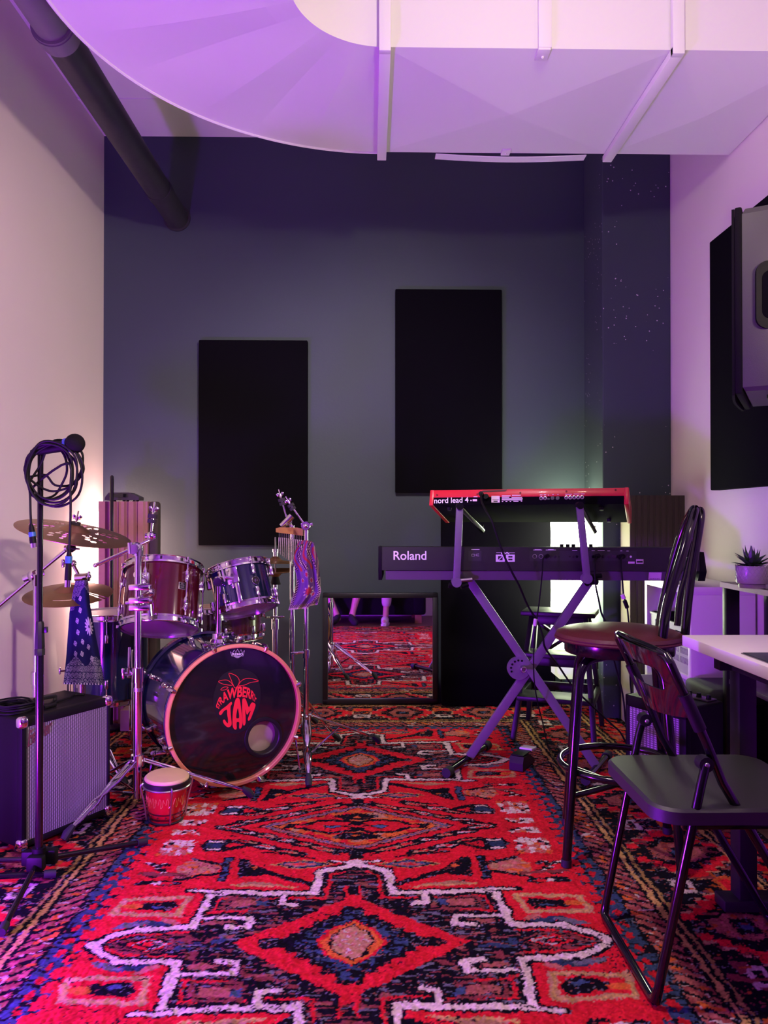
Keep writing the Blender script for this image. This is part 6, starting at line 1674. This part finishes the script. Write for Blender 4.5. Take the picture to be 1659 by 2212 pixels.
# ------------------------------------------------------------------ dark side shelf with the plant
zt2 = .852; xq0, xq1, yq0, yq1 = 1.375, 1.640, 2.44, 3.00
t = thing('side_shelf', 'dark topped shelf with black legs under the potted plant', 'shelf', (1.5, 2.7, ZF))
bm = B(); bx(bm, (xq0, yq0, zt2 - .022), (xq1, yq1, zt2), None, .002); part('top_board', bm, 'dark_wood', t)
bm = B(); bx(bm, (xq0 - .003, yq0, zt2 - .021), (xq0 - .0005, yq1, zt2 - .001)); part('pale_edge', bm, 'white_laminate', t)
for x in (xq0 + .002, xq1 - .10):
    for y in (yq0 + .01, yq1 - .045):
        bm = B(); bx(bm, (x, y, ZF + .001), (x + .052, y + .035, zt2 - .022), None, .002); part('leg', bm, 'black_satin', t)
bm = B(); bx(bm, (xq0 + .01, yq0 + .01, .46), (xq1 - .01, yq1 - .01, .478), None, .002); part('shelf_board', bm, 'dark_wood', t)
pp = P(1624, 1254, 2.72); pp.z = zt2
t = thing('potted_plant', 'small green spiky succulent in a grey textured pot', 'plant', pp)
Mpp = Matrix.Translation(pp)
bm = B(); lathe(bm, [(.0, .001), (.043, .001), (.044, .003), (.044, .014), (.041, .0145), (.041, .016), (.051, .018), (.0525, .022), (.0535, .078), (.052, .080), (.048, .080), (.046, .070), (.0, .070)], Mpp, 56, cap=False); part('pot', bm, 'pot_grey', t)
bm = B()
for i, z in enumerate((.030, .041, .052, .063, .073)):
    n = 22
    for k in range(n):
        a0, a1, a2 = (2 * PI * (k + o + .5 * (i % 2)) / n for o in (0, .5, 1)); rr_ = .0528 + .0008 * i / 4
        tube(bm, [Mpp @ V((rr_ * math.cos(a), rr_ * math.sin(a), zz)) for a, zz in ((a0, z), (a1, z + .008), (a2, z))], .0009, 5)
part('pot_relief', bm, 'pot_grey', t)
bm = B(); lathe(bm, [(.046, .072), (.0, .076)], Mpp, 32, cap=False); part('soil', bm, 'soil', t)
bm = B(); rp = random.Random(3)
for ring, (n, tilt, L, w) in enumerate(((9, 68, .062, .013), (8, 46, .072, .014), (6, 26, .074, .013), (3, 8, .066, .011))):
    for k in range(n):
        a = 2 * PI * (k + .5 * ring) / n + rp.uniform(-.15, .15); ti = R(tilt + rp.uniform(-6, 6)); L_ = L * rp.uniform(.9, 1.12)
        d = V((math.cos(a), math.sin(a), 0)); up_ = V((0, 0, 1)); sd = up_.cross(d)
        rows = []
        for q in range(7):
            f = q / 6; bend = ti + (f - .3) * R(10 if tilt > 40 else -12)
            c = pp + V((0, 0, .074)) + d * (.006 + L_ * f * math.sin(bend)) + up_ * (L_ * f * math.cos(bend))
            ww = w * (math.sin(PI * min(1, f * .75 + .22)) ** .8) * (1 - f ** 3) + .0005; nrm_ = (up_ * math.sin(bend) - d * math.cos(bend))
            rows.append([bm.verts.new(c - sd * ww + nrm_ * ww * .25), bm.verts.new(c - nrm_ * ww * .22), bm.verts.new(c + sd * ww + nrm_ * ww * .25), bm.verts.new(c + nrm_ * ww * .10)])
        for a_, b_ in zip(rows, rows[1:]):
            for q in range(4): bm.faces.new((a_[q], a_[(q + 1) % 4], b_[(q + 1) % 4], b_[q]))
        bm.faces.new(rows[0]); bm.faces.new(rows[-1])
part('leaves', bm, 'leaf', t)

# ------------------------------------------------------------------ right amplifier and black case
A0 = V((.994, 2.994, 0)); B0 = V((1.134, 2.753, 0)); ux = (B0 - A0).normalized(); LA = (B0 - A0).length; uy = V((-ux.y, ux.x, 0))
MA2 = frame(A0, ux, uy, (0, 0, 1)); AH2, AD2 = .415, .22
t = thing('guitar_amplifier', 'small black guitar amplifier with pale grille behind the folding chair', 'amplifier', A0.lerp(B0, .5), 'guitar amplifiers')
bm = B(); bx(bm, (0, .016, .014), (LA, AD2, AH2), MA2, .010, 3)
for a_, b_ in (((0, 0, .014), (.018, .03, AH2)), ((LA - .03, 0, .014), (LA, .03, AH2)), ((0, 0, AH2 - .045), (LA, .03, AH2)), ((0, 0, .014), (LA, .03, .035))): bx(bm, a_, b_, MA2, .004)
part('cabinet', bm, 'black_plastic', t)
bm = B(); bx(bm, (.019, .004, .036), (LA - .031, .018, AH2 - .046), MA2); part('grille_cloth', bm, weave('grille_small', (.10, .08, .11), (.60, .53, .63), 38), t)
bm = B(); bx(bm, (.02, AD2 - .07, AH2 - .0), (LA - .02, AD2 - .012, AH2 + .006), MA2, .002); part('control_strip', bm, 'device_metal', t)
for k in range(6):
    bm = B(); cyl(bm, MA2 @ V((.035 + k * .042, AD2 - .045, AH2 + .006)), MA2 @ V((.035 + k * .042, AD2 - .045, AH2 + .022)), .010, 14, .008); part('control_knob', bm, 'black_plastic', t)
bm = B(); tube(bm, cr([MA2 @ V(p) for p in ((.06, .09, AH2 - .001), (.065, .09, AH2 + .012), (LA - .065, .09, AH2 + .012), (LA - .06, .09, AH2 - .001))], 6), .008, 8, flat=.5); part('handle', bm, 'rubber', t)
bm = B(); cyl(bm, MA2 @ V((LA * .5 - .02, -.002, AH2 - .024)), MA2 @ V((LA * .5 + .02, -.002, AH2 - .024)), .006, 10); part('nameplate', bm, 'dull_metal', t)
bm = B()
for cx in (.03, LA - .03):
    for cy in (.04, AD2 - .03): cyl(bm, MA2 @ V((cx, cy, ZF + .012)), MA2 @ V((cx, cy, .018)), .014, 12)
part('foot', bm, 'rubber', t)
t = thing('equipment_case', 'black padded equipment case beside the white shelf', 'case', (1.47, 3.13, ZF))
bm = B(); bx(bm, (1.345, 3.005, .001), (1.60, 3.255, .36), None, .012, 3); part('case_body', bm, 'black_plastic', t)
bm = B(); bx(bm, (1.335, 2.998, .362), (1.61, 3.262, .425), None, .022, 4); part('padded_lid', bm, mat('case_pad', (.026, .027, .026), .75, bump=.3, bscale=300), t)
bm = B(); bx(bm, (1.43, 2.994, .30), (1.50, 3.004, .38), None, .003); part('latch', bm, 'dull_metal', t)

# ------------------------------------------------------------------ right fluted panel
a_ = P(1346, 1070, 4.20); b_, c_ = P(1362, 1070, 4.05), P(1483, 1075, 4.05)
t = fluted('fluted_panel', 'dark brown fluted foam panel in front of the blue pillar', b_.x, c_.x, 4.05, 4.20, b_.z, 'fluted_brown', 9, 'fluted panels', depth=.006)
bm = B(); bx(bm, (b_.x - .004, 4.052, .001), (b_.x - .0005, 4.20, b_.z)); part('side_face', bm, mat('foam_side_lit', (.30, .25, .19), .9), t, 'side face coloured pale beige as if lit by the lamp')  # thin sheet on the brown foam, lamplight put into its beige colour

# ------------------------------------------------------------------ loudspeaker
C0 = P(1586, 442, 2.40); fn_ = V((-.87, .5, 0)).normalized(); tn = V((.5, .87, 0)).normalized()
zt3, zb3 = P(1608, 452, 2.4).z, P(1608, 846, 2.4).z
MSp = frame((C0.x, 2.40, 0), -fn_, tn, (0, 0, 1))      # x into the cabinet, y along its face
MSp = frame((C0.x, 2.40, 0), -fn_, -V((0, 0, 1)).cross(fn_), (0, 0, 1))
t = thing('loudspeaker', 'large grey loudspeaker mounted on the right wall', 'loudspeaker', (C0.x + .3, 2.5, zb3))
def sp(x, y, z): return MSp @ V((x, y, z))
Wf, Db = .40, .34
yy_ = 1 if sp(0, 1, 0).y > 2.4 else -1
foot = [(.022, 0), (.10, .0), (Db, .075), (Db, Wf - .075), (.10, Wf), (.022, Wf)]
bm = B()
prof = [(zb3, .012), (zb3 + .012, 0), (zt3 - .02, 0), (zt3, .014)]
rings = []
for z, ins in prof:
    rings.append([bm.verts.new(sp(x + (ins if x < .2 else -ins) * .6, yy_ * (y + (ins if y < .2 else -ins)), z)) for x, y in foot])
for r0, r1 in zip(rings, rings[1:]):
    for k in range(6): bm.faces.new((r0[k], r0[(k + 1) % 6], r1[(k + 1) % 6], r1[k]))
bm.faces.new(rings[0][::-1]); bm.faces.new(rings[-1]); part('cabinet', bm, 'speaker_grey', t, smooth=25)
bm = B(); 
def gfn(a, b):
    y = Wf * a; bul = .010 * math.sin(PI * a)
    return sp(-.004 - bul, yy_ * y, zb3 - .012 + (zt3 - zb3 + .012) * b)
sheet(bm, gfn, 24, 30, None, .008)
bx(bm, (.0, min(0, yy_ * Wf) - .004, zb3 - .008), (.022, max(0, yy_ * Wf) + .004, zt3 + .004), MSp, .006); part('grille', bm, 'grille_dark', t)
# handle recess in the near side
e0, e1 = V(sp(.10, 0, 0)), V(sp(Db, yy_ * .075, 0)); ed = (e1 - e0).normalized(); en = ed.cross(V((0, 0, 1))); en = en if en.y < 0 else -en
hm = e0.lerp(e1, .10); zc_ = (P(1650, 625, 2.3).z)
bm = B(); prism(bm, [(p[0], p[1]) for p in rrect(-.065, .065, -.105, .105, .035)], -.02, .0015, frame(hm + V((0, 0, zc_)), ed, V((0, 0, 1)), en)); hnd = part('handle_recess', bm, 'black_plastic', t)
bm = B(); prism(bm, [(p[0], p[1]) for p in rrect(-.048, .048, -.075, .075, .025)], .0015, .003, frame(hm + V((0, 0, zc_)), ed, V((0, 0, 1)), en)); part('handle_cavity', bm, 'panel_black', hnd)
bm = B(); cyl(bm, sp(.17, yy_ * .2, zb3 + .002), sp(.17, yy_ * .2, zb3 - .028), .026, 20, .02); ball(bm, sp(.10, yy_ * .12, zb3 - .006), .016, 14); part('pole_socket', bm, 'black_plastic', t)
bm = B(); q0 = sp(Db - .01, yy_ * Wf / 2, (zt3 + zb3) / 2); bar(bm, q0, V((XR - .012, q0.y - .03, q0.z)), .05, .05); bx(bm, (XR - .014, q0.y - .10, q0.z - .12), (XR - .0005, q0.y + .04, q0.z + .12), None, .003); part('wall_bracket', bm, 'black_satin', t)
# ------------------------------------------------------------------ sofa behind the camera (seen in the mirror)
t = thing('sofa', 'dark fabric sofa on which two people sit, seen in the mirror', 'sofa', (-.45, -.5, ZF))
S0, S1, SF, SB = -1.45, .66, -.06, -.95
bm = B(); bx(bm, (S0 + .14, SB + .06, .09), (S1 - .14, SF, .30), None, .02); part('base', bm, 'sofa_cloth', t)
for x in (S0, S1 - .16):
    bm = B(); bx(bm, (x, SB + .02, .09), (x + .16, SF + .005, .60), None, .035, 3); part('armrest', bm, 'sofa_cloth', t)
bm = B(); bx(bm, (S0 + .1, SB, .09), (S1 - .1, SB + .20, .82), None, .04, 3); part('back', bm, 'sofa_cloth', t)
w3 = (S1 - S0 - .32) / 2
for k in range(2):
    x = S0 + .16 + k * w3
    bm = B(); bx(bm, (x + .004, SB + .22, .302), (x + w3 - .004, SF + .015, .44), None, .035, 3); part('seat_cushion', bm, 'sofa_cloth', t)
    bm = B(); bx(bm, (x + .004, SB + .17, .44), (x + w3 - .004, SB + .34, .86), None, .05, 3); part('back_cushion', bm, 'sofa_cloth', t)
for x in (S0 + .05, S1 - .13):
    for y in (SB + .08, SF - .09):
        bm = B(); bx(bm, (x, y, ZF + .001), (x + .08, y + .06, .09), None, .004); part('foot', bm, 'sofa_foot', t)

def finger_chain(vs, es, rs, root, palm, d, s, n_up, L0):
    """five fingers, each its own chain of three joints rooted in the palm"""
    for k, (off, ln, bend) in enumerate(((-.030, .9, .25), (-.010, 1.05, .3), (.010, 1.0, .35), (.029, .8, .4))):
        b = palm + d * .035 + s * off; prev = root
        vs.append(b); rs.append(.0095); es.append((root, len(vs) - 1)); prev = len(vs) - 1
        dirv = d.copy()
        for j in range(3):
            dirv = (dirv - n_up * bend * (.6 + .4 * j)).normalized(); b = b + dirv * L0 * ln * (.042, .028, .022)[j]
            vs.append(b); rs.append((.0085, .0078, .0065)[j]); es.append((prev, len(vs) - 1)); prev = len(vs) - 1
    b = palm + s * -.036 - d * .005; vs.append(b); rs.append(.011); es.append((root, len(vs) - 1)); prev = len(vs) - 1
    dirv = (d * .7 - s * .7).normalized()
    for j in range(2):
        b = b + dirv * L0 * (.036, .028)[j]; vs.append(b); rs.append((.010, .008)[j]); es.append((prev, len(vs) - 1)); prev = len(vs) - 1
        dirv = (dirv + d * .3).normalized()

def person(label, hip, kneeL, kneeR, ankL, ankR, toeL, toeR, handL, handR, lower, upper, shoes, bare_shin):
    t = thing('person', label, 'person', (hip.x, hip.y, ZF))
    vs, es, rs = [], [], []
    def add(p, r, par=None):
        vs.append(V(p)); rs.append(r)
        if par is not None: es.append((par, len(vs) - 1))
        return len(vs) - 1
    pel = add(hip, (.145, .12)); sp1 = add(hip + V((0, -.03, .16)), (.125, .10), pel); ch = add(hip + V((0, -.03, .36)), (.15, .105), sp1)
    nk = add(hip + V((0, -.01, .53)), .055, ch); hd0 = add(hip + V((0, .01, .62)), .062, nk); hd = add(hip + V((0, .015, .70)), (.085, .095), hd0); ht = add(hip + V((0, .005, .78)), (.070, .078), hd)
    P_ = {}
    for s, kn, an, to, ha in ((-1, kneeL, ankL, toeL, handL), (1, kneeR, ankR, toeR, handR)):
        h = add(hip + V((s * .09, .03, -.02)), .088, pel); h2 = add(V(h and vs[h]).lerp(kn, .5), .078, h); k = add(kn, .058, h2)
        c = add(kn.lerp(an, .32), .054, k); c2 = add(kn.lerp(an, .72), .038, c); a = add(an, .034, c2)
        f1 = add(an.lerp(to, .45) + V((0, 0, -.022)), .034, a); f2 = add(to, .026, f1)
        hl_ = add(an + (an - to).normalized() * .035 + V((0, 0, -.035)), .030, a)
        sh = add(hip + V((s * .185, -.03, .455)), .060, ch); el = add(V(vs[sh]).lerp(ha, .52) + V((s * .06, -.05, -.06)), .040, sh); fo = add(V(vs[el]).lerp(ha, .5), .038, el); wr = add(ha, .026, fo)
        d = (ha - vs[el]).normalized(); pm = add(ha + d * .05, (.034, .018), wr)
        sd = d.cross(V((0, 0, 1))).normalized() * s
        finger_chain(vs, es, rs, pm, V(vs[pm]), d, sd, V((0, 0, 1)), 1.0)
        P_[s] = (kn, an, to, V(vs[h]), V(vs[sh]), V(vs[el]), ha)
    bm = skin_bm(vs, es, rs, pel, 2)
    part('body', bm, 'skin', t, smooth=None) if False else None
    me = _finish(bm, 'body', 'skin', ORG[t.name], 180); o = bpy.data.objects.new('body', me); col.objects.link(o); o.parent = t; ORG[o.name] = ORG[t.name]
    # face
    hc = hip + V((0, .015, .70))
    bm = B(); tube(bm, [hc + V((0, .088, .025)), hc + V((0, .108, -.012)), hc + V((0, .096, -.022))], [.007, .014, .010], 10); part('nose', bm, 'skin', t)
    bm = B()
    for s in (-1, 1): ball(bm, hc + V((s * .033, .083, .022)), .0125, 12)
    part('eye', bm, 'eye_dark', t)
    bm = B(); tube(bm, [hc + V((x, .090 - abs(x) * .3, -.052)) for x in (-.025, -.01, 0, .01, .025)], [.003, .006, .006, .006, .003], 8); part('mouth', bm, mat('lip_' + lower, (.36, .13, .11), .5), t)
    bm = B()
    for s in (-1, 1): ball(bm, hc + V((s * .086, -.005, .0)), .03, 12, (.35, .7, 1))
    part('ear', bm, 'skin', t)
    bm = B(); ball(bm, hc + V((0, -.022, .045)), .102, 24, (.95, 1.02, .85)); part('hair', bm, 'hair', t)
    # clothes
    def cloth(name, chains, m):
        v2, e2, r2 = [], [], []
        for ci, ch_ in enumerate(chains):
            prev = None
            for j, (p, r) in enumerate(ch_):
                if ci > 0 and j == 0: prev = 0; continue
                v2.append(V(p)); r2.append(r)
                if prev is not None: e2.append((prev, len(v2) - 1))
                prev = len(v2) - 1
        bm = skin_bm(v2, e2, r2, 0, 2)
        me = _finish(bm, name, m, ORG[t.name], 180); o = bpy.data.objects.new(name, me); col.objects.link(o); o.parent = t; ORG[o.name] = ORG[t.name]
    cl, top = [], []
    for s in (-1, 1):
        kn, an, to, h, sh, el, ha = P_[s]
        c = [(hip, (.158, .133)), (h, .098), (h.lerp(kn, .5), .090)]
        c += [(h.lerp(kn, .82), .078)] if bare_shin else [(kn + V((0, .0, .0)), .072), (kn.lerp(an, .5), .066), (kn.lerp(an, .80), .058)]
        cl.append(c)
        top.append([(hip + V((0, -.03, .36)), (.165, .12)), (sh, .074), (sh.lerp(el, .5), .064)])
    cloth('shorts' if bare_shin else 'trousers', cl, lower)
    cloth('shirt', top + [[(hip + V((0, -.03, .36)), 0), (hip + V((0, -.03, .16)), (.142, .118)), (hip + V((0, -.01, .02)), (.150, .128))], [(hip + V((0, -.03, .36)), 0), (hip + V((0, -.015, .47)), (.075, .065))]], upper)
    for s in (-1, 1):
        kn, an, to, h, sh, el, ha = P_[s]; d = (to - an); d.z = 0; L = d.length; d.normalize(); u_ = (an - kn).normalized()
        if shoes is None:
            v2 = [an - u_ * .045, an, an.lerp(to, .45) + V((0, 0, -.022)), V(to) + d * .004, an - d * .036 + V((0, 0, -.034))]
            bm = skin_bm(v2, [(0, 1), (1, 2), (2, 3), (1, 4)], [.040, .041, .042, .033, .036], 1, 2); me = _finish(bm, 'sock', 'sock_black', ORG[t.name], 180); o = bpy.data.objects.new('sock', me); col.objects.link(o); o.parent = t
        else:
            g = V((an.x, an.y, 0)); g.z = min(an.z, to.z) - .042
            v2 = [an + V((0, 0, -.005)), an + V((0, 0, -.035)) + d * .01, g + d * (L * .55) + V((0, 0, .045)), g + d * (L + .0) + V((0, 0, .036)), g - d * .045 + V((0, 0, .042))]
            bm = skin_bm(v2, [(0, 1), (1, 2), (2, 3), (1, 4)], [.046, .048, .046, .036, .042], 1, 2); me = _finish(bm, 'sneaker', 'sneaker_white', ORG[t.name], 180); o = bpy.data.objects.new('sneaker', me); col.objects.link(o); o.parent = t; ORG[o.name] = ORG[t.name]
            bm = B(); sd = V((-d.y, d.x, 0))
            pr = [g - d * .082, g - d * .06 + sd * .036, g + d * L * .5 + sd * .043, g + d * (L + .02) + sd * .030, g + d * (L + .038), g + d * (L + .02) - sd * .030, g + d * L * .5 - sd * .043, g - d * .06 - sd * .036]
            prism(bm, [(p.x, p.y) for p in pr], g.z - .004, g.z + .022); part('sole', bm, 'sneaker_white', o)
z0 = .045
person('seated person with bare shins and black ankle socks, seen in the mirror', V((-.40, -.42, .535)), V((-.58, .03, .50)), V((-.12, .06, .50)), V((-.385, .10, .085)), V((-.225, .12, .085)), V((-.475, .24, .028)), V((-.165, .27, .028)), V((-.50, -.05, .60)), V((-.24, -.03, .60)), 'shorts_dark', 'shirt_grey', None, True)
person('seated person in pale trousers and white sneakers, seen in the mirror', V((.26, -.44, .535)), V((.20, .02, .50)), V((.44, .03, .57)), V((.175, .09, .10)), V((.26, .26, .50)), V((.150, .235, .038)), V((.16, .38, .45)), V((.17, -.08, .61)), V((.38, -.08, .66)), 'trouser_pale', 'shirt_blue', 1, False)
# ------------------------------------------------------------------ light
def point(name, loc, colr, power, radius):
    l = bpy.data.lights.new(name, 'POINT'); l.color = colr; l.energy = power; l.shadow_soft_size = radius
    o = bpy.data.objects.new(name, l); o.location = loc; col.objects.link(o); return o
def area(name, loc, target, colr, power, sx, sy):
    l = bpy.data.lights.new(name, 'AREA'); l.color = colr; l.energy = power; l.shape = 'RECTANGLE'; l.size = sx; l.size_y = sy
    o = bpy.data.objects.new(name, l); o.location = loc
    o.rotation_euler = (V(target) - V(loc)).to_track_quat('-Z', 'Y').to_euler(); col.objects.link(o); return o
def spot(name, loc, target, colr, power, ang, blend, radius):
    l = bpy.data.lights.new(name, 'SPOT'); l.color = colr; l.energy = power; l.spot_size = R(ang); l.spot_blend = blend; l.shadow_soft_size = radius
    o = bpy.data.objects.new(name, l); o.location = loc
    o.rotation_euler = (V(target) - V(loc)).to_track_quat('-Z', 'Y').to_euler(); col.objects.link(o); return o
WARM = (1.0, .76, .66)
spot('ceiling_lamp_light', (-.05, 1.75, 2.60), (-.05, 1.9, 0), (1.0, .82, .74), 132, 84, .8, .09)
spot('duct_lamp_light', (.45, 1.35, 2.70), (.80, 2.9, 3.05), (1.0, .90, .60), 58, 120, .7, .07)
spot('wall_fill_light', (-.05, 1.80, 2.58), (.0, 4.6, 1.35), (1.0, .86, .90), 190, 64, 1.0, .06)  # added fill spot that brightens the lower back wall, no fixture modelled
spot('standing_lamp_light', (1.35, -.6, 2.3), (-1.62, 3.4, 1.45), (1.0, .74, .64), 640, 47, .9, .10)
point('purple_lamp_light', (-1.46, 1.50, .20), (.30, .015, 1.0), 265, .10)
point('desk_lamp_light', (1.30, 1.9, 1.9), (1.0, .80, .66), 9, .06)
w = bpy.data.worlds.new('world'); bpy.context.scene.world = w; w.use_nodes = True
w.node_tree.nodes['Background'].inputs[0].default_value = (.02, .02, .03, 1); w.node_tree.nodes['Background'].inputs[1].default_value = .3
sc = bpy.context.scene
sc.view_settings.view_transform = 'Standard'; sc.view_settings.look = 'None'; sc.view_settings.gamma = 1.0; sc.view_settings.use_curve_mapping = False
sc.view_settings.exposure = 0.0
